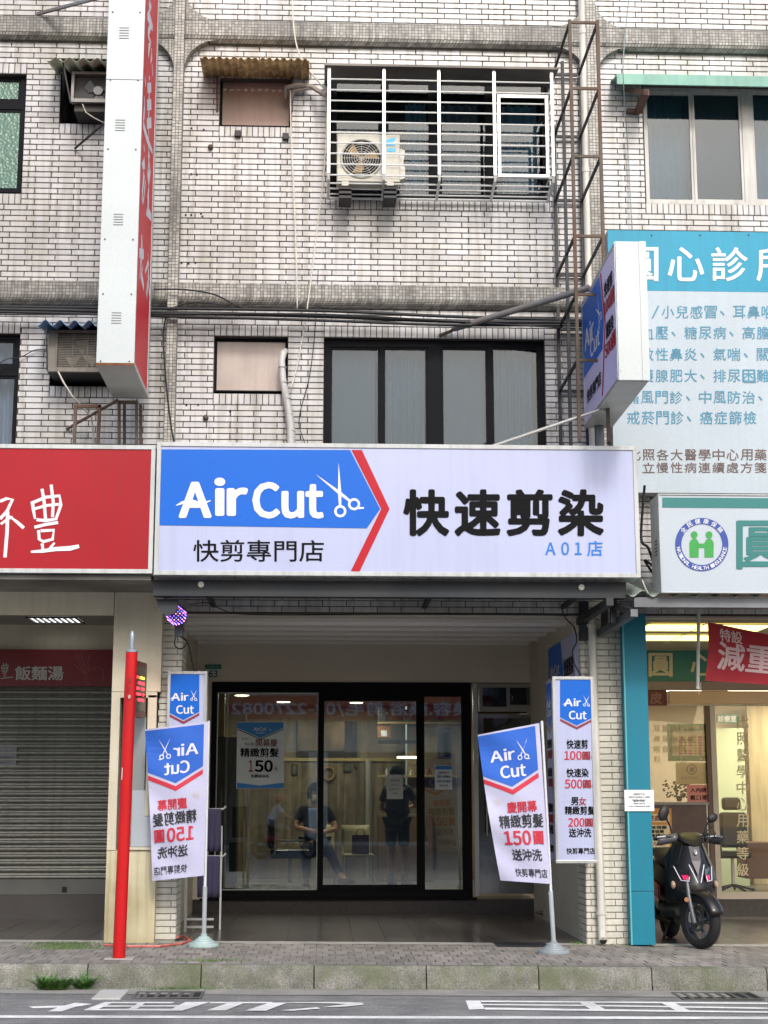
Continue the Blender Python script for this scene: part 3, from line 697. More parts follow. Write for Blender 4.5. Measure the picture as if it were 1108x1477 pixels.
# lower left unit
t = thing('air_conditioner', 'grimy window air conditioner with slatted grille under the blue awning', 'air conditioner', W(110, 560, YF).to_tuple())
x0, x1, z0, z1 = rect(69, 476, 175, 536, 15.42)
GRIMY = mat('grimy_grey_casing', '#7f7b72', .6, .2, var=.25, stain=.6, scol='#46413a', streak=.4)
obj('casing', MB().box(x0, x1, 15.47, YF + .2, z0, z1), DKBOX, t)
a, b = W(83, 500, 15.42).x, x1 - .04
obj('front_frame', wall_cells(x0, x1, z0, z1, [(a, b, z0 + .04, z1 - .03)], 15.42, 15.468), GRIMY, t)
n = 20
for i in range(n):
    z = z0 + .05 + (z1 - z0 - .1) * i / (n - 1); obj('slat', MB().box(a, b, 15.435, 15.44, z - .004, z + .004), GRIMY, t)
for k in (1, 2, 3): xx_ = a + (b - a) * k / 4; obj('grille_rod', MB().box(xx_ - .004, xx_ + .004, 15.428, 15.434, z0 + .04, z1 - .03), GRIMY, t)
c = W(118, 512, 15.44)
for k in range(3):
    q = 3.3 + 2.1 * k; obj('fan_blade', MB().add([(c.x, 15.45, c.z), (c.x + .17 * math.cos(q), 15.45, c.z + .17 * math.sin(q)), (c.x + .17 * math.cos(q + .8), 15.462, c.z + .17 * math.sin(q + .8))], [(0, 1, 2)]), mat('pale_blade', '#8d8577', .5), t)
obj('drain_hose', MB().tube([W(84, 536, 15.4), W(92, 552, 15.38), W(105, 572, 15.4), W(118, 586, 15.5), W(132, 602, 15.6), W(136, 640, 15.7)], .009, 6), mat('pale_hose', '#b8b3a8'), t)
obj('support_bar', MB().bar(W(96, 619, YF - .02), W(170, 577, 15.3), .022), RUST, t)

# lattice frame
t = thing('steel_frame', 'tall rusty open steel ladder frame on the wall beside the projecting salon sign', 'metal frame', W(835, 640, 15).to_tuple())
YB0, YB1, YM = 14.58, YF - .06, 15.1
XA, XB = W(826.5, 230, YB0).x, W(867, 230, YB0).x
zfr = [W(846, y, YB0).z for y in (33, 128, 226, 341, 425, 520)]
zlo = W(846, 639, 14.6).z + .01
A = .016
for nm, x, y_, zt in (('post', XA, YB0, zfr[0]), ('post', XB, YB0, zfr[0]), ('post', XA, YB1, zfr[1] + .1), ('post', XB, YB1, zfr[1] + .1), ('post', XA, YM, zfr[0] - .2)):
    obj(nm, MB().box(x - A, x + A, y_ - A, y_ + A, zlo, zt + .03), RUST if y_ < 15 else DARKSTEEL, t)
for i, z in enumerate(zfr):
    obj('rung', MB().box(XA + A, XB - A, YB0 - A, YB0 + .005, z - .014, z + .014), RUST, t)
    obj('rung', MB().box(XA + A, XB - A, YB1 - .01, YB1 + A, z - .014, z + .014), DARKSTEEL, t)
    for x in (XA, XB): obj('side_rail', MB().box(x - .012, x + .012, YB0 + A, YB1 - A, z - .014, z + .014), DARKSTEEL, t)
PIPEW = mat('white_pvc_pipe', '#c4c2ba', .5, var=.12, streak=.35, scol='#77716a')
t = thing('drain_pipe', 'white plastic drain pipe running down the facade behind the steel frame', 'pipe', W(845, 640, YF - .1).to_tuple())
xx_ = W(842, 100, YF - .1).x
obj('pipe', MB().tube([(xx_, YF - .09, ZTOP), (xx_ + .0, YF - .09, W(846, 700, YF - .1).z)], .042, 14), PIPEW, t, smooth=60)
for y in (52, 250, 560): z = W(845, y, YF).z; obj('pipe_clip', MB().lathe([(.048, -.03), (.048, .03)], (xx_, YF - .09, z), 'z', 14), PIPEW, t)
# brace poles
t = thing('brace_pole', 'long grey steel tube slanting from the wall up to the steel frame', 'pole', W(640, 470, YF).to_tuple())
obj('tube', MB().tube([W(655, 474, YF - .1), W(850, 415, 14.75)], .034, 12), mat('galvanised_tube', '#7d7f80', .55, .4, var=.2, stain=.4, scol='#6a4a38'), t, smooth=60)
obj('hook', MB().tube([W(656, 474, YF - .1), W(650, 478, YF - .06), W(634, 484, YF - .01)], .018, 6), RUST, t)
tag(obj('brace_pole', MB().tube([W(703, 646, 14.75), W(868, 590, 14.6), W(874, 592, 14.6)], .017, 8), mat('pale_bar', '#a9aaa8', .4, .5)), 'thin pale strut from the salon sign top up to the projecting sign', 'pole')
tag(obj('brace_pole', MB().bar(W(54, 20, YF - .06), W(160, -8, 14.9), .03), mat('galvanised_tube', '#7d7f80')), 'grey strut at the top left running to the vertical red sign', 'pole')

# ---- sign boxes
def signbox(name, label, cat, x0, y0, x1, y1, Y, depth, face_m, frame_m=FRAMEW, fw=6, body_m=None, z_override=None):
    X0, X1 = W(x0, y1, Y).x, W(x1, y1, Y).x; Z1, Z0_ = W((x0 + x1) / 2, y0, Y).z, W((x0 + x1) / 2, y1, Y).z
    t = thing(name, label, cat, ((X0 + X1) / 2, Y + depth / 2, Z0_))
    q = fw * .0066
    obj('box', MB().box(X0, X1, Y + .012, Y + depth, Z0_, Z1), body_m or frame_m, t, bevel=.004)
    obj('frame', wall_cells(X0 - .002, X1 + .002, Z0_ - .002, Z1 + .002, [(X0 + q, X1 - q, Z0_ + q, Z1 - q)], Y - .012, Y + .0115), frame_m, t, bevel=.003)
    obj('face_panel', MB().box(X0 + q, X1 - q, Y, Y + .0115, Z0_ + q, Z1 - q), face_m, t)
    return t, (X0, X1, Z0_, Z1)
YS = 14.60
t, _ = signbox('shop_sign', 'wide blue and lavender hair salon sign with scissors and a red arrow line', 'sign', 222, 641, 924, 831, YS, .36, LAV, fw=6)
F = front(YS)
poly([(229, 648), (505, 649), (548.5, 734), (529, 762), (229, 757.5)], F, BLUE, t, 'blue_panel', .001)
poly([(507, 649), (522, 649), (562, 734), (519, 824), (506, 824), (550, 734)], F, RED, t, 'red_arrow', .001)
lettering('Air', 260, 694, 355, 745, F, WHITE, t, .022, name='lettering') if 0 else None
lettering('A', 260, 697, 303, 745, lambda u, v, l=0: F(u, v, l + .002), WHITE, t, .045)
lettering('ir', 312, 691, 355, 742, lambda u, v, l=0: F(u, v, l + .002), WHITE, t, .045)
lettering('Cut', 366, 697, 465, 746, lambda u, v, l=0: F(u, v, l + .002), WHITE, t, .042)
brush([([1, 4, 5, 5, 1], [(254, 729), (263, 725), (275, 722), (290, 727), (304, 722)])], F, WHITE, t, lift=.004, name='swoosh')
scissors(F, (490, 711), 44, 92, 142, WHITE, t, lift=.003)
lettering('快剪專門店', 279, 779, 467, 810, F, BLACK, t, .012)
def spaced(body, xs, y0, y1, w, mp, m, parent, bold=0.):
    for ch, x in zip(body, xs): lettering(ch, x, y0, x + w, y1, mp, m, parent, bold)
spaced('快速剪染', (584, 658, 733, 807), 708, 771, 62, F, BLACK, t, .046)
lettering('A 0 1 店', 787, 780, 869, 802, F, mat('azure_print', '#2a72c4', .5, spec=.2, var=0), t, .018)

t, _ = signbox('shop_sign', 'red noodle shop sign with white brush lettering at the left edge', 'sign', -190, 641, 219.5, 826, YS + .02, .36, mat('red_vinyl', '#970d1b', .45, spec=.25, var=.08, vs=.9, streak=.12), fw=6)
F = front(YS + .02)
def zz(pts): return [(x / 1.98, 400 + y / 1.98) for x, y in pts]
LI = [(9, [(0, 640), (18, 632), (36, 634), (20, 668), (0, 690)]), (10, [(22, 668), (20, 730), (14, 800)]), ([4, 9, 10], [(24, 680), (50, 700), (68, 716)]), (7, [(2, 705), (22, 690), (36, 684)]),
      ([10, 9, 6], [(92, 640), (96, 668), (100, 690)]), (9, [(90, 645), (130, 628), (170, 624), (174, 650), (160, 690), (130, 695), (104, 692)]), (9, [(120, 604), (126, 640), (130, 690)]), (9, [(146, 592), (152, 640), (150, 685)]),
      (8, [(96, 662), (130, 652), (168, 648)]), (9, [(98, 714), (130, 706), (166, 700)]), (9, [(110, 722), (112, 748), (124, 755), (150, 748), (154, 722), (116, 724)]), ([9, 8, 5], [(120, 760), (122, 772), (120, 782)]), ([6, 8, 9], [(156, 758), (146, 770), (138, 782)]),
      ([6, 10, 12, 14, 10], [(88, 784), (120, 782), (160, 776), (200, 774), (226, 768)])]
brush([(([q / 1.98 for q in w] if isinstance(w, list) else w / 1.98), zz(p)) for w, p in LI], F, WHITE, t)

# clinic wall banner
YBN = 15.56
t = thing('clinic_banner', 'large pale clinic banner with a turquoise head and rows of blue writing', 'banner', W(1000, 710, YBN).to_tuple())
X0, X1 = W(886.5, 700, YBN).x, W(1290, 520, YBN).x
zA, zB_, zC = W(1000, 333.5, YBN).z, W(1000, 420, YBN).z, W(1000, 711, YBN).z
BW = mat('weathered_white_vinyl', '#a3b0b8', .5, var=.06, streak=.35, scol='#9ba5a6'); TQ = mat('turquoise_vinyl', '#2b8ca8', .5, spec=.25, var=.05, streak=.1)
obj('box', MB().box(X0, X1, YBN + .01, YF - .02, zC, zA), FRAMEW, t); obj('face_panel', MB().box(X0, X1, YBN, YBN + .009, zC, zB_ - .002), BW, t); obj('head_panel', MB().box(X0, X1, YBN, YBN + .009, zB_, zA), TQ, t)
F = front(YBN); TQP = mat('turquoise_print', '#327c96', .5, var=.06); BRP = mat('brown_print', '#594642', .55, var=.08)
spaced('圓心診所', (898, 964, 1027, 1092), 357, 405, 51, F, WHITE, t, .02)
def row(s, x0, step, y0, y1, m, b=.0):
    for i, ch in enumerate(s):
        if ch == '、': lettering(ch, x0 + i * step + 2, y0 + 7, x0 + i * step + 8, y1 - 4, F, m, t, b)
        elif ch == '/': lettering(ch, x0 + i * step + 6, y0, x0 + i * step + 17, y1, F, m, t, b)
        else: lettering(ch, x0 + i * step, y0, x0 + i * step + step - 3, y1, F, m, t, b)
row('成人/小兒感冒、耳鼻喉', 890 + 3, 20.6, 441, 459, TQP, .012)
row('高血壓、糖尿病、高膽固醇', 904, 20.9, 471, 489, TQP, .012)
row('過敏性鼻炎、氣喘、關節', 904, 20.9, 502, 520, TQP, .012)
row('攝護腺肥大、排尿困難', 904, 20.9, 533, 551, TQP, .012)
row('痛風門診、中風防治、', 904, 20.9, 564, 582, TQP, .012)
row('戒菸門診、癌症篩檢', 905, 21.0, 593, 612, TQP, .012)
A_, B__ = None, None
m_ = MB(); a, b, c, d = rect(1073, 533, 1090, 552, YBN - .004)
obj('lettering_box', wall_cells(a, b, c, d, [(a + .006, b - .006, c + .006, d - .006)], YBN - .006, YBN - .0035), TQP, t)
row('比照各大醫學中心用藥等級', 907, 20.2, 648, 664, BRP, .012)
row('慢性病連續處方箋'.join(('立', '')), 927, 20.2, 667, 682, BRP, .012)
bolt_row([W(x, 339, YBN - .003) for x in (940, 1010, 1080)], .008, DARKSTEEL, t)

# lower clinic sign
YS2 = 14.62
t, (sx0, sx1, sz0, sz1) = signbox('clinic_sign', 'white clinic sign box with a round blue emblem and a green stripe on top', 'sign', 954, 714, 1330, 856, YS2, .38, mat('clean_white_vinyl', '#a6b0b8', .42, var=.04), fw=1.6)
F = front(YS2); TEALP = mat('teal_print', '#0f6b68', .5, var=.03)
poly([(955.5, 717.5), (1326, 720), (1326, 734.5), (955.5, 732)], F, TEALP, t, 'green_stripe', .001)
C = (1012.5, 785.5); BL2 = mat('emblem_blue', '#173c8c', .5, var=0); GRP = mat('emblem_green', '#1f8c36', .5, var=0)
Ra, Rb = ring(C, 29.5, 38.5, 48); n = len(Ra)
mb = MB(); mb.add([F(*p, .001) for p in Ra] + [F(*p, .001) for p in Rb], [(i, i + 1, n + i + 1, n + i) for i in range(n - 1)]); obj('emblem_ring', mb, BL2, t)
for cx, dx in ((1001.5, 1), (1023, -1)):
    mb = MB(); mb.add([F(cx + 5 * math.cos(q * .314), 771.5 + 5.2 * math.sin(q * .314), .0015) for q in range(20)], [tuple(range(20))])
    body = [(cx - 6.5, 804), (cx - 6.8, 783), (cx - 4, 778), (cx, 776.8), (cx + 4, 778), (cx + 6.8, 783), (cx + 6.5, 804)]
    mb.add([F(*p, .0015) for p in body], [tuple(range(7))]); obj('emblem_figure', mb, GRP, t)
mb = MB(); mb.add([F(*p, .0022) for p in [(1006, 784), (1019, 784), (1019, 790), (1006, 790)]], [(0, 1, 2, 3)]); obj('emblem_arms', mb, GRP, t)
def arc_text(s, c, r, a0, a1, h, w, mp, m, parent, outward=True):
    for i, ch in enumerate(s):
        if ch == ' ': continue
        a = a0 + (a1 - a0) * (i + .5) / len(s)
        def f(u, v, l=0., a=a):
            # u along tangent, v outward
            rr = r + v * h * (1 if outward else 1); q = a
            tx, ty = (math.sin(R(q)), math.cos(R(q)))     # clockwise tangent (px, y down)
            if not outward: tx, ty = -tx, -ty
            ox, oy = math.cos(R(q)), -math.sin(R(q))
            return mp(c[0] + ox * rr + tx * u * w, c[1] + oy * rr + ty * u * w, l + .002)
        lettering(ch, -.5, .5 if outward else -.5, .5, -.5 if outward else .5, f, m, parent, .02)
arc_text('全民健康保險', C, 34, 152, 28, 7, 7.5, F, WHITE, t)
arc_text('NATIONAL HEALTH INSURANCE', C, 34, 186, 354, 5.2, 4.0, F, WHITE, t, outward=False)
lettering('圓', 1064, 752, 1132, 820, F, TEALP, t, .03)
lettering('心診所', 1145, 752, 1320, 820, F, TEALP, t, .03)
mb = MB()
for k in range(5): z = W(949, 777 + 5 * k, YS2).z; mb.box(sx0 - .004, sx0 - .0025, YS2 + .1, YS2 + .2, z - .006, z + .006)
obj('vent', mb, DARKSTEEL, t)

# projecting signs
PANW = mat('white_sheet_metal', '#abb2b3', .4, .1, var=.06, stain=.25, scol='#a4aaa9', streak=.15)
t = thing('vertical_sign', 'tall narrow projecting sign with white sheet metal edge and red lettered side', 'sign', W(180, 560, 14.8).to_tuple())
YV0, YV1 = 14.17, 15.38
X0, X1 = W(138.5, 526, YV0).x, W(193.5, 526, YV0).x; zb_ = W(166, 526.5, YV0).z
# the sign hangs a little out of plumb, as in the photograph
TILT = .000
zt_ = ZTOP - .3
obj('bottom_panel', MB().box(X0, X1, YV0 + .004, YV1, zb_ - .003, zb_ + .01), mat('bottom_sheet', '#c2c1ba', .5, .1, var=.15, stain=.4, scol='#7d7a70'), t)
seams = [zb_ + .01] + [W(170, y, YV0).z for y in (114.5, -300)]
seams[-1] = zt_
for a, b in zip(seams, seams[1:]): obj('edge_panel', MB().box(X0, X1, YV0, YV0 + .01, a + .002, b - .002), PANW, t, bevel=.003)
REDS = mat('red_sign_vinyl', '#cc2735', .45, spec=.25, var=.05, streak=.1)
obj('side_panel', MB().box(X1 - .03, X1 - .005, YV0 + .012, YV1, zb_ + .012, zt_), REDS, t); obj('side_panel', MB().box(X0 + .005, X0 + .03, YV0 + .012, YV1, zb_ + .012, zt_), REDS, t)
fr = MB()
for x in (X0, X1):
    fr.box(x - .012 if x > X0 else x, x if x > X0 else x + .012, YV0 + .011, YV0 + .03, zb_ + .011, zt_).box(x - .01 if x > X0 else x, x if x > X0 else x + .01, YV1 - .09, YV1, zb_ + .011, zt_).box(x - .01 if x > X0 else x, x if x > X0 else x + .01, YV0 + .031, YV1 - .091, zb_ + .011, zb_ + .04)
fr.box(X0, X1, YV1 + .001, YV1 + .01, zb_, zt_)
obj('frame', fr, FRAMEW, t)
for y in (47, 180, 316, 458 ):
    a, b, c, d = rect(172, y - 7, 186, y + 8, YV0) if y < 100 else rect(170 - y * .02, y - 7, 184 - y * .02, y + 8, YV0)
    for k in range(5): z = c + (d - c) * k / 4; obj('louvre', MB().box(a, b, YV0 - .004, YV0 - .0005, z - .004, z + .003), mat('shadow_slot', '#6f7474', .6), t)
for y in (17, 115, 215, 345, 424, 521):
    for q in (.12, .87): p = W(150, y, YV0); bolt_row([Vector((X0 + (X1 - X0) * q, YV0 - .002, p.z))], .008, DARKSTEEL, t)
obj('rust_edge', MB().box(X0, X1, YV0 - .0015, YV0 + .004, zb_ - .003, zb_ + .022), mat('orange_rust', '#6e4526', .85, var=.4, vs=12), t)
# side lettering: coordinates (depth fraction, pixel y measured at the front edge)
def vside(u, v, l=0.): Y = YV0 + (YV1 - YV0) * u; return Vector((X1 - .0045 + l, Y, W(193, v, YV0).z))
S = lambda w, *p: (w, [(a, b) for a, b in p])
fy = lambda px, py: None
def vs(px, py):                           # pixel on the side plane -> (depth fraction, v)
    d = ray(px, py); s_ = (X1 - CP.x) / d.x; p = CP + d * s_
    zf_ = p.z; # v so that W(193,v,YV0).z == zf_
    a_, b_ = -2000., 1500.
    for _ in range(40):
        m_ = (a_ + b_) / 2
        if W(193, m_, YV0).z > zf_: a_ = m_
        else: b_ = m_
    return ((p.y - YV0) / (YV1 - YV0), a_)
def side_brush(strokes, conv):
    out = []
    mb = MB()
    for k, (w, pts) in enumerate(strokes):
        P = []
        for (x, y) in pts:
            px, py = conv(x, y); d = ray(px, py); P.append(CP + d * ((X1 - .0045 - CP.x) / d.x))
        n = len(P); Lf, Rt = [], []
        for i in range(n):
            a = P[max(i - 1, 0)]; b = P[min(i + 1, n - 1)]; dy, dz = b.y - a.y, b.z - a.z; q = math.hypot(dy, dz) or 1
            ww = w * 1.5 * (.6 if i in (0, n - 1) else 1) / 2
            for lst, s_ in ((Lf, 1), (Rt, -1)): lst.append((X1 - .0035 + k * .0001, P[i].y - s_ * dz / q * ww, P[i].z + s_ * dy / q * ww))
        mb.add(Lf + Rt, [(i, i + 1, n + i + 1, n + i) for i in range(n - 1)])
    return mb
c1 = lambda x, y: (120 + x / 4.92, y / 4.92); c2 = lambda x, y: (120 + x / 4.61, 280 + y / 4.61)
ST = [(.075, [(470, 0), (480, 30), (468, 60), (472, 95), (455, 120)]), (.08, [(455, 115), (475, 145), (492, 200)]), (.07, [(485, 160), (462, 230), (460, 260)]), (.07, [(464, 260), (478, 300), (466, 340), (462, 400)]), (.06, [(484, 340), (486, 400), (478, 440)]),
      (.06, [(488, 455), (492, 540)]), (.06, [(437, 550), (444, 610)]), (.09, [(468, 540), (468, 570)]), (.11, [(455, 625), (482, 620)]), (.07, [(468, 580), (466, 740), (462, 850)]), (.12, [(452, 745), (482, 740)]), (.09, [(462, 795), (463, 820)]), (.12, [(450, 880), (482, 868)]), (.05, [(463, 890), (463, 1060)]),
      (.06, [(432, 680), (434, 760), (428, 830), (424, 880), (450, 980), (490, 1080)]), (.06, [(428, 1030), (434, 1075)]), (.08, [(430, 1120), (434, 1160), (418, 1180), (430, 1240), (416, 1380)]), (.06, [(440, 1280), (424, 1440)]), (.1, [(468, 1080), (460, 1130)]), (.18, [(460, 1150), (466, 1200), (458, 1290)]), (.07, [(464, 1330), (456, 1400), (462, 1476)])]
mb = side_brush(ST, c1)
ST2 = [(.09, [(435, 0), (432, 60), (420, 100), (452, 155)]), (.08, [(390, 0), (396, 60)]), (.08, [(388, 270), (390, 380), (384, 460)]), (.11, [(372, 390), (402, 400)]), (.06, [(384, 410), (376, 560)]), (.09, [(392, 480), (386, 540), (402, 620)]), (.05, [(428, 395), (434, 450), (410, 520)]),
       (.08, [(434, 490), (430, 560)]), (.1, [(428, 590), (420, 680)]), (.06, [(432, 600), (448, 735)]), (.07, [(436, 540), (424, 640)])]
m2 = side_brush(ST2, c2); mb.add(m2.v, m2.f); obj('lettering', mb, WHITE, t)
# rusty stand of the vertical sign
t = thing('sign_bracket', 'rusty square tube stand under the tall vertical sign', 'bracket', W(180, 640, YF - .1).to_tuple())
for (a, b) in (((172, 578, 15.3), (172, 642, 15.3)), ((179.5, 580, 15.6), (179.5, 642, 15.6)), ((197, 578, 15.3), (197, 642, 15.3)), ((203, 584, 15.6), (203, 642, 15.6)), ((172, 580, 15.3), (197, 580, 15.3))):
    obj('tube', MB().bar(W(*a), W(*b), .03), RUST, t)
t = thing('sign_bracket', 'rusty tube hoop rising behind the red sign below the air conditioner', 'bracket', W(126, 640, YF - .1).to_tuple())
for (a, b) in (((109, 585, 15.4), (107, 642, 15.4)), ((144, 585, 15.4), (141, 642, 15.4)), ((107, 586, 15.4), (146, 586, 15.4))): obj('tube', MB().bar(W(*a), W(*b), .032), RUST, t)

# projecting salon sign
t = thing('projecting_sign', 'white box sign sticking out above the street with blue and lavender salon print', 'sign', W(880, 600, 14.5).to_tuple())
YP0, YP1 = 13.55, 15.40
X0, X1 = W(893, 548, YP0).x, W(936, 548, YP0).x; zb_ = W(914, 548.5, YP0).z; zt_ = W(914, 348, YP0).z
obj('edge_panel', MB().box(X0, X1, YP0, YP0 + .02, zb_, zt_), PANW, t, bevel=.004)
obj('edge_flange', MB().box(X1 - .055, X1 + .012, YP0 - .006, YP0 - .0005, zb_, zt_), PANW, t)
obj('shell', MB().box(X0 + .01, X1 - .01, YP0 + .021, YP1, zb_ + .01, zt_), FRAMEW, t); obj('bottom_panel', MB().box(X0, X1, YP0 + .021, YP1, zb_ - .004, zb_ + .009), mat('bottom_sheet', '#c2c1ba'), t)
LAV2 = mat('lavender_side_vinyl', '#c4bfe6', .4, var=.04, vs=.8)
obj('side_panel', MB().box(X0 - .002, X0 + .0095, YP0 + .03, YP1 - .03, zb_ + .03, zt_ - .03), LAV2, t); obj('side_panel', MB().box(X1 - .0095, X1 + .002, YP0 + .03, YP1 - .03, zb_ + .03, zt_ - .03), LAV2, t)
fr = MB()
for a, b, c, d in ((YP0 + .021, YP0 + .03, zb_ + .01, zt_), (YP1 - .03, YP1, zb_ + .01, zt_), (YP0 + .031, YP1 - .031, zb_ + .01, zb_ + .029), (YP0 + .031, YP1 - .031, zt_ - .029, zt_)): fr.box(X0 - .006, X0 + .009, a, b, c, d)
obj('frame', fr, ALU, t)
def ps(u, v, l=0.): return Vector((X0 - .004 - l, YP1 - .03 - (YP1 - YP0 - .06) * u, zt_ - .03 - (zt_ - zb_ - .06) * v))  # u from the wall (left) to the street (right)
poly([(0, 0.02), (.56, .02), (.66, .42), (.60, .62), (0, .62)], ps, BLUE, t, 'blue_panel', .001)
poly([(.585, .02), (.615, .02), (.71, .45), (.58, .97), (.545, .97), (.68, .45)], ps, RED, t, 'red_arrow', .001)
W2 = lambda u, v, l=0.: ps(u, v, l + .002)
lettering('Air', .07, .25, .36, .42, W2, WHITE, t, .03); lettering('Cut', .24, .41, .53, .55, W2, WHITE, t, .03)
scissors(lambda u, v, l=0.: ps(u * .7, v, l + .002), (.75, .30), .17, 100, 150, WHITE, t)
lettering('快剪專門店', .10, .76, .54, .87, W2, BLACK, t, .02)
lettering('快速剪', .70, .15, .93, .27, W2, BLACK, t, .03); lettering('100圓', .68, .29, .97, .41, W2, RED, t, .03)
lettering('護髮染', .72, .48, .93, .60, W2, BLACK, t, .03); lettering('500圓', .68, .62, .97, .74, W2, RED, t, .03)
bolt_row([Vector((x, YP0 - .007, W(914, y, YP0).z)) for x in (X0 + .02, X1 - .03) for y in (371, 458, 534)], .006, ALU, t)
obj('mount', MB().tube([(X0 + .13, YP1 - .1, zb_), (X0 + .13, YP1 - .1, zb_ - .5)], .05, 12), STEEL, t)

# ---- canopies, channels, brackets under the signs
t = thing('sign_canopy', 'dark steel channel and corrugated edge under the blue salon sign', 'canopy', W(560, 850, 14.9).to_tuple())
X0, X1 = W(221, 845, 14.75).x, W(903, 845, 14.75).x
za, zb_ = W(560, 838, 14.75).z, W(560, 861, 14.75).z
obj('channel', MB().box(X0, X1, 14.75, 14.80, zb_, za).box(X0, X1, 14.80, 14.9, zb_, zb_ + .012), mat('dark_channel', '#2e3236', .6, .4, var=.3, stain=.4, scol='#4a4640'), t)
corrugated('corrugated_sheet', X0, X1, YF, W(560, 850, YF).z + .25, 14.70, za + .035, .125, .018, mat('dirty_clear_sheet', '#8f938e', .6, var=.4, stain=.6, scol='#3c3a35'), t, n=8)
bolt_row([W(290, 843, 14.75), W(839, 847, 14.75)], .03, mat('pale_cap', '#c9c5ba', .5), t, 'cap')
for px in (300, 620, 830): p = W(px, 860, 15); obj('arm', MB().box(p.x - .02, p.x + .02, 14.81, YF, zb_ + .015, zb_ + .06), DARKSTEEL, t)
# bracket of tubes at the right end
for a, b in (((845, 872, YF), (816, 857, 14.95)),): pass
obj('arm', MB().bar(W(866, 914, YF + .0), W(915, 884, 14.55), .07), STEEL, t); obj('arm', MB().bar(W(836, 897, YF), W(880, 868, 14.6), .07), DARKSTEEL, t)
obj('upright', MB().bar(W(842, 868, YF - .05), W(842, 924, YF - .05), .09), DARKSTEEL, t)
for q in ((W(880, 870, 15.0), W(918, 885, 14.62)), (W(872, 905, 15.6), W(872, 868, 15.6)), (W(885, 862, 15.0), W(885, 898, 15.0))): obj('strut', MB().bar(*q, .06), DARKSTEEL, t)
t = thing('sign_canopy', 'grey steel channel and corrugated sheet under the white clinic sign', 'canopy', W(1010, 868, 14.9).to_tuple())
X0, X1 = W(915, 870, 14.72).x, XR - .3; za, zb_ = W(1010, 862, 14.72).z, W(1010, 876, 14.72).z
obj('channel', MB().box(X0, X1, 14.72, 14.77, zb_, za).box(X0, X1, 14.77, 14.86, zb_, zb_ + .01), STEEL, t)
corrugated('corrugated_sheet', W(905, 860, 14.7).x, X1, YF, za + .3, 14.68, za + .03, .2, .03, mat('pale_green_sheet', '#9aa69e', .5, .2, var=.3, stain=.4, scol='#5c6660'), t, n=10)
t = thing('sign_canopy', 'pale metal flashing strip under the red noodle shop sign', 'canopy', W(100, 832, 14.9).to_tuple())
X0, X1 = XL, W(218, 832, 14.7).x
obj('flashing', MB().box(X0, X1, 14.68, YF - .2, W(100, 836, 14.68).z, W(100, 829, 14.68).z), mat('dirty_flashing', '#85827b', .6, .2, var=.3, stain=.5, scol='#4c4640'), t)
# ================================================================ GROUND FLOOR
PBR = mat('white_painted_brick', '#cbc9be', .6, var=.12, vs=2, rand=.08, bump=.3, bs=30, stain=.35, scol='#8f8b7b', streak=.25)
PJT = mat('painted_joint', '#8b887e', .8, var=.2)
def pillar(name, label, x0, x1, depth, side, zt, limit=300):
    zb = ZS + slope(x0); t = thing(name, label, 'pillar', ((x0 + x1) / 2, YF, zb))
    obj('core', MB().box(x0 + .012, x1 - .012, YF - .0, YF + depth, zb - .05, zt), PJT, t)
    rects = layout(x0, x1, snap(zb) - 0, zt, [])
    lay(rects, t, PBR, YF - .012, limit, thick=.012, rest_name='rest_of_bricks', key=lambda r: r[2])
    # side face
    me = UB.mesh('brick', PBR); z = snap(zb); k = 0; Mi = world_of(t).inverted(); rest = MB()
    while z < zt - .03:
        y = YF; first = True
        while y < YF + depth - .02:
            e = min(y + (BL * (.5 if (first and k % 2) else 1)), YF + depth); first = False
            L_ = e - y - JT; xs_ = x0 if side < 0 else x1
            M = Matrix.Translation((xs_ - side * .012, (y + e) / 2, z + BH / 2)) @ Matrix.Rotation(R(-90 if side < 0 else 90), 4, 'Z') @ Matrix.Diagonal((L_, .012, BH - JT, 1))
            rest.add([M @ v for v in UB.v], UB.f); y = e
        z += BH; k += 1
    stuff(obj('side_bricks', rest, PBR, t)); return t
xr0, xr1 = W(844, 1250, YF).x, W(905, 1250, YF).x
pillar('brick_pillar', 'white painted brick pillar carrying the drain pipe between salon and clinic', xr0, xr1, .5, -1, ZLINT + .28, 230)
xl0, xl1 = W(222, 1250, YF).x, W(256, 1250, YF).x
pillar('brick_pillar', 'white painted brick pillar behind the left salon sign and flag', xl0, xl1, .5, 1, ZLINT + .02, 200)
t = thing('drain_pipe', 'white plastic drain pipe with a black open end beside the brick pillar', 'pipe', W(866, 1365, YF - .1).to_tuple())
xx_ = W(866, 1250, YF - .08).x; zg = ZS + slope(xx_) + .05
obj('pipe', MB().tube([(xx_ - .03, YF - .08, W(861, 895, YF).z + .05), (xx_ - .02, YF - .08, 2.2), (xx_, YF - .08, .5), (xx_, YF - .09, zg + .03), (xx_ + .0, YF - .14, zg)], .042, 16), PIPEW, t, smooth=60)
obj('open_end', MB().lathe([(.036, -.002), (.036, 0)], (xx_, YF - .143, zg + .0), 'y', 16), mat('black_hole', '#050505', .9, var=0), t)
for z in (W(861, 904, YF).z, W(866, 1316, YF).z): obj('pipe_clip', MB().lathe([(.052, -.015), (.052, .015)], (xx_ - (.03 if z > 2 else 0), YF - .08, z), 'z', 14), PIPEW, t)
TEAL = mat('teal_panel', '#157288', .45, spec=.3, var=.06, streak=.12, scol='#2a6470'); TEALD = mat('teal_edge', '#4aa6ad', .45)
t = thing('clad_pillar', 'turquoise clad pillar of the clinic beside the white brick pillar', 'pillar', W(925, 1365, 15.62).to_tuple())
x0, x1 = W(910, 1300, 15.6).x, W(944, 1300, 15.6).x; zb_ = ZS + slope(x0) + .015; zt_ = W(925, 886, 15.6).z; zj = W(925, 1286, 15.6).z; xm = W(927, 1300, 15.6).x
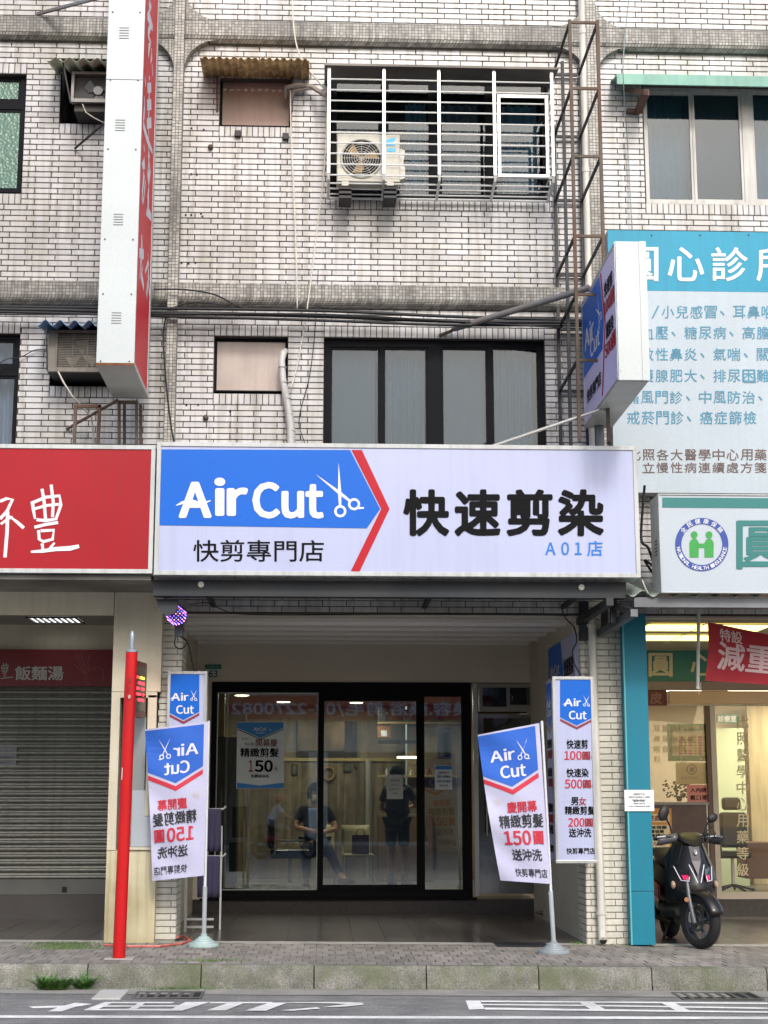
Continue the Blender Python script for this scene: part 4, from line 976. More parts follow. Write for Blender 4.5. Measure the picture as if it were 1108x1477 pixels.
obj('cladding_panel', MB().box(x0, x1, 15.6, YF + .5, zb_, zj - .002), TEAL, t, bevel=.004); obj('cladding_panel', MB().box(x0, x1, 15.6, YF + .5, zj + .002, zt_), TEAL, t, bevel=.004)
obj('corner_trim', MB().box(x0 - .008, x0 + .006, 15.592, 15.62, zb_, zt_), TEALD, t)
PAPER = mat('white_paper', '#dcdee0', .7, var=.03); 
def paper(name, label, x0, y0, x1, y1, Y, lines, m=PAPER, cat='notice', ink=BLACK, tilt=0.):
    a, b, c, d = rect(x0, y0, x1, y1, Y); t = thing(name, label, cat, ((a + b) / 2, Y, c))
    obj('sheet', MB().box(a, b, Y, Y + .0015, c, d), m, t); F = front(Y)
    for (s, u0, v0, u1, v1, *r) in lines: lettering(s, u0, v0, u1, v1, F, r[0] if r else ink, t, r[1] if len(r) > 1 else .01)
    return t
GREYINK = mat('grey_ink', '#5a5c60', .6, var=0)
paper('notice', 'white printed notice taped on the turquoise pillar', 901, 1139.5, 943.5, 1170, 15.585, [('病患就診公告', 914, 1144, 930, 1147, GREYINK), ('請配合門診時間入內候診', 907, 1148.5, 938, 1151, GREYINK), ('〝暫時停診〞', 912, 1153, 932, 1156.5, GREYINK, .03), ('請隨時注意公告', 914, 1158, 931, 1160, GREYINK), ('造成不便敬請見諒 謝謝', 907, 1162, 938, 1164, GREYINK)])

# ---- left shop
BEIGE = mat('beige_cladding', '#c9c1ab', .5, var=.08, streak=.12, scol='#8c8468', stain=.12)
BEIGES = mat('stained_beige_cladding', '#c9c2a4', .5, var=.1, streak=.45, scol='#7c6a35', stain=.5)
YBC = 15.66
t = thing('clad_pillar', 'beige metal clad pillar with a dark framed niche behind the red post', 'pillar', W(190, 1360, YBC).to_tuple())
x0, x1 = W(151.5, 1300, YBC).x, W(223.5, 1300, YBC).x; zt_ = W(190, 832, YBC).z; zb_ = ZS + slope(x0) - .005; nx0, nx1 = W(171, 1100, YBC).x, W(224, 1100, YBC).x; nz0, nz1 = W(190, 1222, YBC).z, W(190, 998, YBC).z
obj('cladding_panel', MB().box(x0, x1, YBC, YBC + .5, nz1 + .002, zt_), BEIGE, t, bevel=.003)
obj('cladding_panel', MB().box(x0, x1, YBC + .01, YBC + .5, zb_, nz0 - .03), BEIGES, t, bevel=.003)
obj('ledge', MB().box(x0 + .12, x1 - .0, YBC - .015, YBC + .05, nz0 - .028, nz0 + .0), BEIGE, t, bevel=.003)
obj('cladding_panel', MB().box(x0, nx0 - .002, YBC, YBC + .5, nz0 - .03, nz1 - .002), BEIGE, t, bevel=.003)
xw = W(211, 1100, YBC).x
obj('niche_back', MB().box(nx0, x1, YBC + .16, YBC + .2, nz0, nz1), mat('dark_niche', '#2a2321', .7, var=.4), t)
obj('niche_frame', MB().box(xw, xw + .09, YBC - .01, YBC + .02, nz0 + .3, nz1 - .03).box(nx0, xw + .09, YBC - .01, YBC + .02, nz1 - .06, nz1 - .003), BEIGE, t, bevel=.004)
GREYP = mat('grey_acrylic', '#8e9291', .3, var=.12)
obj('acrylic_panel', MB().box(W(186, 1100, YBC).x, W(209, 1100, YBC).x, YBC + .02, YBC + .03, nz0 + .005, nz1 - .25), GREYP, t)
obj('acrylic_panel', MB().box(W(190, 1180, YBC).x, x1 - .03, YBC - .002, YBC + .008, nz0 + .005, W(200, 1140, YBC).z), mat('translucent_panel', '#aeb5bb', .25, var=.1), t)
t = thing('display_board', 'small black display with lit red characters mounted on the beige pillar', 'display', W(200, 1035, 15.4).to_tuple())
# an upright box turned a little towards the salon
x0, x1 = W(194, 990, 15.2).x, W(208, 990, 15.5).x; zt_, zb_ = W(198, 952, 15.2).z, W(198, 1033, 15.2).z
P0, P1 = Vector((x0, 15.18, 0)), Vector((x1 + .01, 15.6, 0)); dr = (P1 - P0); nn = Vector((dr.y, -dr.x, 0)).normalized()
def slab(a, b, z0, z1, th, off=0.): o_ = nn * off; k = nn * -th; return MB().prism([a + o_ + Vector((0, 0, z0)), b + o_ + Vector((0, 0, z0)), b + o_ + k + Vector((0, 0, z0)), a + o_ + k + Vector((0, 0, z0))], (0, 0, z1 - z0))
obj('casing', slab(P0, P1, zb_, zt_, .06), mat('red_brown_casing', '#5a2324', .4, var=.1), t)
obj('screen', slab(P0 + dr * .08, P1 - dr * .08, zb_ + .06, zt_ - .05, .003, .004), mat('black_screen', '#08080a', .2, var=0), t)
LEDR = mat('led_red', '#ff3040', .5, var=0, fine=0, emit=2.2); LEDY = mat('led_yellow', '#e8e040', .5, var=0, fine=0, emit=1.6)
mb, m2 = MB(), MB()
for i in range(5):
    for k in range(5):
        if random.random() < .68: q = P0 + dr * (.2 + .13 * k) + nn * .006; z = zt_ - .16 - .055 * i; (m2 if (i == 0 and k > 1) else mb).box(q.x - .004, q.x + .006, q.y - .012, q.y + .012, z - .012, z + .012)
stuff(obj('lit_dots', mb, LEDR, t)); stuff(obj('lit_dots', m2, LEDY, t))
xc0 = W(151.5, 1300, YBC).x
t = thing('fascia_panel', 'wide beige metal fascia under the red noodle shop sign', 'fascia', W(70, 887, YBC).to_tuple())
zt_, zb_ = W(80, 836, YBC).z, W(80, 887, YBC).z; xs_ = [XL, W(-60, 860, YBC).x, xc0 - .004]
for a, b in zip(xs_, xs_[1:]): obj('panel', MB().box(a, b - .003, YBC + .01, YBC + .06, zb_, zt_), BEIGE, t, bevel=.003)
obj('soffit', MB().box(XL, xc0 - .004, YBC + .062, YSHOP, zb_ + .22, zb_ + .26), mat('grey_soffit', '#8a8680', .7, var=.1), t)
def trof(name, label, px0, px1, py0, py1):
    zc = zb_ + .218
    a = ray(px0, py0); s_ = (zc - CAMZ) / a.z; A = CP + a * s_; a = ray(px1, py1); B = CP + a * ((zc - CAMZ) / a.z)
    t = thing(name, label, 'ceiling light', ((A + B) / 2).to_tuple()); X0, X1, Y0, Y1 = A.x, B.x, min(A.y, B.y), max(A.y, B.y)
    obj('reflector', MB().box(X0, X1, Y0, Y1, zc - .004, zc - .001), mat('bright_reflector', '#e8eaea', .3, 0., var=0, emit=1.2), t)
    n = 8
    for i in range(n + 1): x = X0 + (X1 - X0) * i / n; obj('louvre_blade', MB().box(x - .008, x + .008, Y0, Y1, zc - .022, zc - .005), mat('dark_louvre', '#3b3c3c', .5), t)
    obj('frame', MB().box(X0 - .02, X1 + .02, Y0 - .03, Y0 - .001, zc - .02, zc - .002).box(X0 - .02, X1 + .02, Y1 + .001, Y1 + .03, zc - .02, zc - .002), mat('dark_louvre', '#3b3c3c'), t)
trof('ceiling_light', 'louvred ceiling light in the noodle shop porch nearer the fascia edge', 40, 120, 889.5, 897.5)
trof('ceiling_light', 'louvred ceiling light in the noodle shop porch just above the dark red sign strip', 70, 146, 907.5, 916)
YSH = 18.6
xsr = W(157, 1150, YSH).x
struct(obj('porch_wall', MB().box(XL, xsr + .15, YSH - .01, YSH + .1, W(80, 938, YSH).z, zb_ + .22), BEIGE))
t = thing('shop_sign', 'dark red strip sign with grey writing above the roller shutter', 'sign', W(80, 990, YSH).to_tuple())
a, b, c, d = rect(-160, 936.5, 165, 989.5, YSH - .1); DRED = mat('dark_red_vinyl', '#6b1420', .4, var=.06)
obj('face_panel', MB().box(a, b, YSH - .1, YSH, c, d), DRED, t); F = front(YSH - .1); GW = mat('greyish_print', '#a6a6a0', .5, var=0)
lettering('飯麵湯', 22, 961, 91, 981, F, GW, t, .03)
zq = lambda pts: [(x / 3.957, 820 + y / 3.957) for x, y in pts]
brush([(1.2, zq(p)) for p in ([(8, 560), (20, 552), (46, 550), (44, 585), (14, 590), (8, 560)], [(20, 540), (24, 586)], [(36, 538), (36, 586)], [(10, 572), (46, 566)], [(14, 598), (38, 595)], [(22, 602), (24, 618), (36, 606)], [(4, 628), (30, 625), (74, 620)])], F, GW, t)
HND = mat('faint_print', '#8b4b50', .5, var=0)
brush([(.9, zq(p)) for p in ([(428, 500), (460, 560), (490, 600)], [(440, 490), (470, 550), (500, 600)], [(462, 488), (485, 545), (510, 590)], [(420, 545), (460, 580), (490, 605)], [(515, 490), (500, 540), (515, 580)], [(520, 580), (560, 560), (590, 580), (592, 620), (580, 655)], [(495, 605), (488, 640), (510, 660)])], F, HND, t, name='hand_drawing')
SHUT = mat('shutter_slat', '#83837c', .4, .3, var=.12, streak=.3, scol='#35332f'); 
t = thing('roller_shutter', 'closed grey roller shutter of the noodle shop', 'shutter', W(80, 1290, YSH).to_tuple())
zb_s = W(80, 1268, YSH).z; zt_s = W(80, 990, YSH).z; pit = .0795; n = int((zt_s - zb_s) / pit) + 1
prof = [(0, 0), (-.006, .006), (-.034, .012), (-.040, .024), (-.036, .036), (-.012, .043), (.012, .05), (.016, .066), (.0, pit)]
sm_ = MB().grid(lambda u, v: (XL + (xsr - XL) * u, prof[min(int(round(v * 8)), 8)][0], prof[min(int(round(v * 8)), 8)][1]), 1, 8)
me = sm_.mesh('slat', SHUT, 50); Mi = world_of(t).inverted()
for i in range(n): o = link('slat', me, t); o.matrix_basis = Mi @ Matrix.Translation((0, YSH, zb_s + i * pit))
obj('bottom_rail', MB().box(XL, xsr, YSH - .03, YSH + .02, W(80, 1290, YSH).z, zb_s), mat('grey_rail', '#5d5d59', .5, .4, var=.2), t); obj('guide_rail', MB().box(xsr, xsr + .05, YSH - .06, YSH + .02, -.02, zt_s), BEIGE, t)
obj('keyhole_plate', MB().box(*rect(90, 1279, 97, 1287, YSH)[:2], YSH - .036, YSH - .031, *rect(90, 1279, 97, 1287, YSH)[2:]), ROOMD, t)
struct(obj('porch_wall', MB().box(XL, xsr + .05, YSH - .05, YSH + .3, -.1, W(80, 1290, YSH).z - .002), mat('dark_step', '#3f3b38', .7, var=.2)))
paper('notice', 'small grey notice stuck on the roller shutter at the left edge', -8, 1078, 24, 1105, YSH - .03, [('店面出租 請洽', -4, 1083, 20, 1087, GREYINK), ('營業時間調整公告', -4, 1091, 20, 1094.5, GREYINK), ('謝謝您', -2, 1098, 14, 1101, GREYINK)], m=mat('grey_paper', '#77787a', .7))
struct(obj('party_wall', MB().box(W(165, 1100, YF).x, W(236, 1100, YF).x, YF + .5, YSHOP + .1, -.1, ZLINT + .35), BEIGE))

# ---- salon arcade
XWL, XWR = W(277, 1100, YSHOP).x, W(790, 1100, YSHOP).x
ZC0 = W(480, 888, YF + .23).z; ZCB = W(480, 925, YSHOP).z
struct(obj('arcade_wall', MB().box(XWL - .25, XWL, YF + .5, YSHOP, 0, ZC0 + .2), mat('arcade_side_wall', '#b9b3a5', .7, var=.1)))
t = thing('slatted_ceiling', 'stepped grey white panel ceiling of the salon arcade', 'ceiling', (W(520, 900, 17)).to_tuple()); 
SLAT = mat('ceiling_panel', '#e6e4e2', .45, var=.06)
n = 5; 
for i in range(n):
    ya = YF + .225 + (YSHOP - YF - .225) * i / n; yb = YF + .225 + (YSHOP - YF - .225) * (i + 1) / n; z = ZC0 + (ZCB - ZC0) * i / n
    obj('ceiling_panel', MB().prism([(XWL - .2, ya + .004, z - .03), (XWL - .2, ya + .04, z - .03), (XWL - .2, ya + .08, z), (XWL - .2, yb - .06, z + .01), (XWL - .2, yb - .004, z - .02), (XWL - .2, yb - .004, z + .05), (XWL - .2, ya + .004, z + .05)], (XWR + .35 - XWL + .2, 0, 0)), SLAT, t)
ZFT = W(490, 984, YSHOP).z; ZFB = W(490, 1295, YSHOP).z; XF0, XF1 = W(303, 1140, YSHOP).x, W(680.5, 1140, YSHOP).x
UPW = mat('grey_beige_plaster', '#c8c1b4', .75, var=.06)
XD1 = W(779, 1150, YSHOP).x
struct(obj('salon_upper_wall', MB().box(XWL - .2, XWR + .5, YSHOP, YSHOP + .12, ZFT, ZCB + .15), UPW)); struct(obj('salon_side_wall', MB().box(XWL - .2, XF0 - .002, YSHOP + .001, YSHOP + .12, ZT, ZFT - .001), UPW))
t = thing('shopfront', 'dark framed glass front of the salon with three panes', 'shopfront', ((XF0 + XF1) / 2, YSHOP, ZFB))
Y = YSHOP - .02
def R2(x0, y0, x1, y1, Y=Y): a, b, _, _ = rect(x0, y0, x1, y1, Y); return a, b, W(490, y1, Y).z, W(490, y0, Y).z
panes = [R2(311, 999, 458.5, 1284), R2(465.5, 1009.5, 602.5, 1278), R2(611.5, 1003, 668, 1285)]
obj('frame', wall_cells(XF0, XF1, ZFB, ZFT - .001, panes, Y, Y + .09), DKF, t, bevel=.004)
SG_ = glass('shop_glass', '#dfe6e4', 1.5)
for i, (a, b, c, d) in enumerate(panes):
    nm = 'pane'; obj(nm, MB().box(a, b, Y + .04, Y + .048, c, d), SG_, t)
    e = .012; obj('bead', wall_cells(a, b, c, d, [(a + e, b - e, c + e, d - e)], Y + .025, Y + .039), ALU if i == 0 else DKF, t)
obj('threshold_rail', MB().box(XF0 - .1, XF1 + .05, Y - .03, Y + .05, ZFB - .03, ZFB - .002), DKF, t)
# door with frosted service window to the right
t = thing('service_door', 'glass and polished metal side door below a small sliding window', 'door', W(730, 1290, YSHOP).to_tuple())
obj('post', MB().box(*R2(683.5, 985, 690, 1293)[:2], Y - .03, Y + .06, *R2(683.5, 985, 690, 1293)[2:]), ALU, t); obj('post', MB().box(*R2(773, 1025, 779, 1293)[:2], Y - .01, Y + .06, *R2(773, 1025, 779, 1293)[2:]), ALU, t)
a, b, c, d = R2(691, 1030, 772.5, 1290); CHR = mat('polished_steel', '#8e9093', .12, .9, var=.1, bump=.25, bs=3)
obj('door_frame', wall_cells(a, b, c, d, [(a + .07, b - .04, c + .75, d - .05)], Y, Y + .04), CHR, t); obj('pane', MB().box(a + .07, b - .04, Y + .02, Y + .026, c + .75, d - .05), glass('smoky_glass', '#8b9092', .9), t)
obj('handle', MB().tube([W(702, 1110, Y - .04), W(703, 1205, Y - .04)], .012, 8), ALU, t)
t = thing('sliding_window', 'small aluminium sliding window above the salon side door', 'window', W(732, 1022, YSHOP).to_tuple())
a, b, c, d = R2(691, 985.5, 776, 1026); p1 = R2(696, 991, 731, 1019); p2 = R2(736, 991, 770, 1016)
FRW2 = mat('dull_white_frame', '#8f8e8a', .45, var=.08)
obj('frame', wall_cells(a, b, c, d, [p1, p2], Y, Y + .06), FRW2, t, bevel=.003)
for q in (p1, p2): obj('pane', MB().box(q[0], q[1], Y + .03, Y + .035, q[2], q[3]), DKG, t)
obj('latch', MB().tube([W(738, 1003, Y - .01), W(740, 1006, Y - .015), W(738, 1010, Y - .01)], .006, 6), FRW2, t)
obj('backing', MB().box(a, b, Y + .4, Y + .41, c, d), mat('dim_room', '#22262a', .8), t)
struct(obj('salon_side_wall', MB().box(W(779.5, 1150, YSHOP).x, XWR + .5, YSHOP, YSHOP + .12, ZT, ZFT - .001), mat('warm_passage_wall', '#8f7f6c', .7, var=.1)))
# interior room
YI = 24.6; XI0, XI1 = XF0 - .5, XF1 + .1
ZCE = ZFT - .03
struct(obj('salon_ceiling', MB().box(XI0, XD1 + .4, YSHOP + .13, YI, ZCE, ZCE + .05), mat('salon_ceiling', '#8a8579', .8)))
struct(obj('salon_partition', MB().box(XI0 - .08, XI0, YSHOP + .13, YI, ZT, ZCE), mat('warm_wall', '#75695a', .7)))
struct(obj('salon_partition', MB().box(XD1 + .35, XD1 + .42, YSHOP + .13, YI, ZT, ZCE), mat('warm_wall', '#75695a')))
t = thing('plank_wall', 'worn brown vertical plank wall at the back of the salon', 'plank wall', W(450, 1235, YI).to_tuple())
WOODM = mat('weathered_plank', '#7a6d55', .7, var=.35, vs=5, streak=.7, scol='#3c3020', rand=.3)
x = XI0; zr = W(450, 1098, YI).z; xe = W(585, 1150, YI).x
while x < xe:
    w = random.uniform(.10, .16); obj('plank', MB().box(x, min(x + w - .006, xe), YI - .03 + random.uniform(0, .01), YI, ZT, zr), WOODM, t); x += w
obj('backing_board', MB().box(XI0, xe, YI + .001, YI + .03, ZT, zr), mat('dark_board', '#2b2520', .6), t); obj('rail', MB().box(XI0, xe, YI - .06, YI, zr + .002, zr + .05), mat('light_rail', '#a38f5f', .6), t); obj('upper_board', MB().box(XI0, xe, YI - .02, YI, zr + .052, ZCE), mat('upper_board', '#7f735e', .7, var=.15, streak=.3), t)
struct(obj('salon_back_wall', MB().box(xe + .002, XD1 + .4, YI - .5, YI - .44, ZT, ZCE), mat('pale_wood_wall', '#8a7c62', .6, var=.12)))
t = thing('wall_picture', 'brown landscape picture hanging on the salon plank wall', 'picture', W(475, 1082, YI).to_tuple())
a, b, c, d = rect(430, 1041, 497, 1083, YI - .08); obj('frame', MB().box(a - .03, b + .2, YI - .07, YI - .062, c - .1, d), mat('dark_board', '#2b2520', .6), t); obj('canvas', MB().box(a, b, YI - .10, YI - .071, c, d), mat('sepia_canvas', '#8a7146', .4, var=.5, vs=3, stain=.6, scol='#463824'), t)
# downlights: lit lamps
LAMP = mat('lamp_glow', '#fff4dc', .5, var=0, fine=0, emit=9, ecol='#ffe9c0')
def downlight(px, py, label, power=13):
    d = ray(px, py); p = CP + d * ((ZCE - .012 - CAMZ) / d.z)
    if p.y > YI - .5: p.y = YI - .7
    p.z = ZCE - .012
    t = thing('downlight', label, 'ceiling light', p.to_tuple()); obj('lamp_disc', MB().lathe([(.10, .0), (.10, .008)], p, 'z', 18), LAMP, t); obj('rim', MB().lathe([(.125, .004), (.125, .011), (.105, .011)], p, 'z', 18), WHITE, t)
    l = bpy.data.lights.new('downlight_light', 'AREA'); l.shape = 'DISK'; l.size = .14; l.energy = power; l.color = (1, .9, .74); o = bpy.data.objects.new('downlight_light', l); COL.objects.link(o); o.parent = t; o.location = (0, 0, -.01)
    return p
downlight(349, 1003.5, 'lit round downlight nearest the left end of the salon ceiling'); downlight(409, 1013, 'lit round downlight left of the dark door mullion in the salon'); downlight(514, 1014, 'lit round downlight in the middle of the salon ceiling')
downlight(590, 1006, 'lit round downlight above the woman standing in the salon', 17)
# shelf and cabinets at the right of the interior
t = thing('wall_shelf', 'pale wooden wall shelf with a lit strip behind the standing woman', 'shelf', W(600, 1100, YI - .6).to_tuple())
YSF = YI - .75
for y0, y1 in ((1041, 1044), (1118, 1121)): a, b, c, d = rect(545, y0, 662, y1, YSF); obj('shelf_board', MB().box(a, b, YSF, YI - .5, c, d), mat('pale_wood', '#a8946c', .5, var=.15), t)
a, b, c, d = rect(573, 1091, 603, 1094, YSF); obj('light_strip', MB().box(a, b, YSF, YSF + .02, c, d), LAMP, t); a, b, c, d = rect(546, 1068, 600, 1072, YSF); obj('hood', MB().box(a, b, YSF - .1, YI - .5, c, d), mat('dark_board', '#2b2520'), t)
a, b, c, d = rect(545, 1175, 625, 1270, YI - .8); tag(obj('cabinet', MB().box(a, b, YI - .8, YI - .5, ZT, d), mat('brown_cabinet', '#6e5840', .5, var=.15), bevel=.01), 'brown wooden counter behind the standing woman', 'cabinet')
MACH = mat('dark_machine', '#3b4243', .5, var=.3)
for x0, x1, lab in ((545, 558, 'dark bottle box on the top shelf at its left end'), (582, 596, 'dark round appliance on the top shelf in the salon'), (619, 633, 'grey green box on the top shelf at its right end')):
    a, b, c, d = rect(x0, 1018 if x0 != 582 else 1024, x1, 1041, YSF + .1); t = thing('storage_box', lab, 'box', ((a + b) / 2, YSF + .15, c)); obj('body', MB().box(a, b, YSF + .02, YSF + .2, c, d - .03), MACH, t, bevel=.01); obj('lid', MB().box(a - .005, b + .005, YSF + .015, YSF + .205, d - .029, d), mat('dark_lid', '#23282b', .5), t)
a, b, c, d = rect(545, 1047, 563, 1064, YSF); t = thing('carton', 'small orange brown carton with a white label under the top shelf', 'box', ((a + b) / 2, YSF, c)); obj('body', MB().box(a, b, YSF, YSF + .2, c, d), mat('carton', '#8d5f3a', .8), t); obj('paper_label', MB().box(a + .05, b - .05, YSF - .004, YSF - .001, c + .02, d - .07), PAPER, t)
# shop window posters
Yg = YSHOP - .0 - .035 + .055
F = front(YSHOP - .01)
t = thing('window_poster', 'white and blue opening offer poster in the left salon pane', 'poster', W(375, 1138, YSHOP).to_tuple())
YPO = YSHOP + .012 ; a, b, c, d = rect(341.5, 1041.5, 409.5, 1137.5, YPO)
POSW = mat('poster_white', '#cfd8dc', .5, var=.03); obj('sheet', MB().box(a, b, YPO, YPO + .002, c, d), POSW, t); F = front(YPO)
POSB = mat('poster_blue', '#2f7fc4', .5, var=.03); NAVY = mat('poster_navy', '#1b3d66', .5, var=0)
poly([(342, 1042), (409, 1042), (409, 1050), (376, 1064.5), (342, 1050)], F, POSB, t, 'blue_panel', .001); poly([(342, 1051), (376, 1065.5), (409, 1051), (409, 1052.5), (376, 1067), (342, 1052.5)], F, NAVY, t, 'chevron', .001)
poly([(342, 1129), (375, 1133), (409, 1129), (409, 1137), (342, 1137)], F, POSB, t, 'blue_panel', .001)
F2 = lambda u, v, l=0.: F(u, v, l + .002)
lettering('AirCut', 366, 1049, 384, 1054, F2, WHITE, t, .02); scissors(F2, (389, 1052), 3.5, 100, 150, WHITE, t); lettering('快剪專門店', 369, 1056, 382, 1058.5, F2, WHITE, t)
BRN = mat('brown_ink', '#6f4638', .5, var=0); DRD = mat('dark_red_ink', '#8a1f2a', .5, var=0)
lettering('9/17~', 349, 1064, 360, 1068, F2, BRN, t, .02); lettering('9/30', 354, 1071, 367, 1076, F2, BRN, t, .02); lettering('開幕慶', 369, 1066, 400, 1077, F2, BRN, t, .02); lettering('精緻剪髮', 347, 1079, 402, 1092, F2, BLACK, t, .03)
lettering('1', 359, 1097, 365, 1113, F2, DRD, t, .02); lettering('50', 368, 1097, 393, 1113, F2, BLACK, t, .04); lettering('元', 395, 1106, 401, 1112, F2, BRN, t, .02); lettering('免費送沖洗', 362, 1117, 388, 1122, F2, BLACK, t, .02)
t = paper('notice', 'pale grey written notice taped inside the middle salon pane', 558, 1117.5, 581.5, 1152.5, YPO, [('敬請脫鞋', 563, 1124, 577, 1127, GREYINK), ('本店今日', 564, 1131, 575, 1133.5, GREYINK), ('營業至晚上', 562, 1137, 577, 1139.5, GREYINK), ('謝謝', 567, 1143, 573, 1145.5, GREYINK)], m=mat('pale_notice', '#b4bab4', .6))
t = paper('notice', 'white and blue printed notice taped in the right salon pane', 627.5, 1104, 652.5, 1139, YPO, [('營業時間公告', 632, 1113, 648, 1116, GREYINK), ('星期一至星期日', 631, 1118.5, 649, 1122, NAVY, .03), ('每日上午十點起', 631, 1125.5, 649, 1128.5, NAVY, .03), ('謝謝光臨', 634, 1131.5, 646, 1134.5, GREYINK)], m=POSW)
poly([(628, 1104.5), (652, 1104.5), (652, 1110), (628, 1110)], F, POSB, t, 'blue_panel', .001)
# small things on the salon walls and floor
for px, py, w_, h_, lab in ((425, 1110, 9, 16, 'small dark frame on the plank wall left of the mullion'), (501, 1107, 11, 13, 'small dark square frame on the plank wall right of the wreath'), (514, 1104, 6, 6, 'tiny dark frame high on the plank wall')):
    a, b, c, d = rect(px - w_ / 2, py - h_ / 2, px + w_ / 2, py + h_ / 2, YI - .04); t = thing('picture_frame', lab, 'frame', ((a + b) / 2, YI - .05, c)); obj('frame', MB().box(a, b, YI - .05, YI - .031, c, d), mat('dark_board', '#2b2520'), t); obj('print', MB().box(a + .02, b - .02, YI - .054, YI - .051, c + .02, d - .02), mat('dull_print', '#5c5a44', .6, var=.4, vs=9), t)
p = W(474, 1116, YI - .06); tag(obj('wreath', MB().tube([(p.x + .085 * math.cos(k * .3927), p.y, p.z + .1 * math.sin(k * .3927)) for k in range(17)], .022, 8), mat('dry_wreath', '#8d6f4c', .9, var=.5, vs=20, bump=.8), smooth=60), 'round dry wreath hanging on the salon plank wall', 'wreath')
for k, (x0, x1) in enumerate(((327, 343), (352, 376), (388, 398), (413, 422))):
    a, b, c, d = rect(x0, 1275, x1, 1281, YSHOP + .5); tag(obj('floor_box', MB().box(a, b, YSHOP + .5, YSHOP + .62, ZT, d), mat('white_box', '#b9bcbc', .5, var=.1), bevel=.004), 'low white box on the salon floor, ' + ('leftmost', 'second from left and widest', 'third from the left', 'rightmost')[k] + ' by the left pane', 'box', 'white boxes along the salon window')
a, b, c, d = rect(527, 1095, 537, 1182, 23.8); tag(obj('wall_pipe', MB().tube([((a + b) / 2, 23.8, ZT), ((a + b) / 2, 23.8, d)], .05, 14), mat('grey_pipe', '#8d8a82', .5, var=.2), smooth=60), 'thick grey vertical pipe left of the standing woman', 'pipe')
a, b, c, d = rect(634, 1050, 648, 1092, 22.6); t = thing('wall_mirror', 'tall framed mirror on the right salon wall behind the right pane', 'mirror', ((a + b) / 2, 22.6, c)); obj('frame', wall_cells(a - .03, b + .03, c - .03, d + .03, [(a, b, c, d)], 22.58, 22.62), mat('dark_board', '#2b2520'), t); obj('mirror_glass', MB().box(a, b, 22.6, 22.605, c, d), mat('mirror_glass', '#a9b0b2', .05, 1., var=0), t)
for k, (x0, x1, y0, y1, cc) in enumerate(((556, 560, 1108, 1118, '#b9b4a0'), (562, 566, 1106, 1118, '#3d5c6b'), (590, 597, 1110, 1118, '#c2bda9'), (616, 621, 1107, 1118, '#7d3b35'), (628, 632, 1109, 1118, '#d0cdbd'))):
    a, b, c, d = rect(x0, y0, x1, y1, YSF + .1); tag(obj('bottle', MB().lathe([((b - a) / 2, 0), ((b - a) / 2, (d - c) * .7), ((b - a) * .2, (d - c) * .8), ((b - a) * .2, d - c)], ((a + b) / 2, YSF + .12, c), 'z', 12), mat('bottle_' + 'abcde'[k], cc, .3)), ('cream hair product bottle at the left end of the lower shelf', 'blue grey hair product bottle on the lower shelf', 'wide cream bottle below the lit strip', 'dark red hair product bottle on the lower shelf', 'pale bottle near the right end of the lower shelf')[k], 'bottle', 'bottles on the salon shelf')
# chairs
def chair(label, px, py, Yc, m, legm, rz=0.):
    p = W(px, py, Yc); t = thing('chair', label, 'chair', (p.x, Yc, ZT), rz=rz); M = world_of(t)
    L = lambda name, mb, mm, **k: obj(name, mb.xform(M), mm, t, **k)
    L('seat', MB().box(-.21, .21, -.2, .22, .43, .47), m, bevel=.015)
    L('backrest', MB().grid(lambda u, v: (-.20 + .40 * u, .24 + .03 * v - .03 * math.cos((u - .5) * 3), .50 + .36 * v), 8, 4), m, solid=.02, smooth=60)
    for sx in (-1, 1):
        L('leg', MB().tube([(sx * .2, -.19, 0), (sx * .19, -.17, .43)], .012, 8), legm); L('leg', MB().tube([(sx * .2, .24, 0), (sx * .19, .2, .45), (sx * .19, .25, .6)], .012, 8), legm)
    return t
IVORY = mat('ivory_plastic', '#c9bf93', .5, var=.05)
chair('ivory chair holding a dark red shopping bag inside the salon', 516, 1240, 22.2, IVORY, IVORY, .1); chair('ivory chair under the seated woman in the salon', 462, 1240, 22.5, IVORY, IVORY)
p = W(520, 1200, 22.1); zs = ZT + .472; BAG = mat('dark_red_paper', '#5e1526', .6, var=.15)
t = thing('shopping_bag', 'dark red paper shopping bag standing on the ivory chair', 'bag', (p.x, 22.1, zs))
obj('body', MB().prism([(p.x - .12, 22.02, zs), (p.x + .12, 22.02, zs), (p.x + .12, 22.14, zs), (p.x - .12, 22.14, zs)], (0, 0, .26)), BAG, t)
obj('handle', MB().tube([(p.x - .06, 22.02, zs + .25), (p.x - .04, 22.0, zs + .34), (p.x + .04, 22.0, zs + .34), (p.x + .06, 22.02, zs + .25)], .006, 6), BLACK, t)
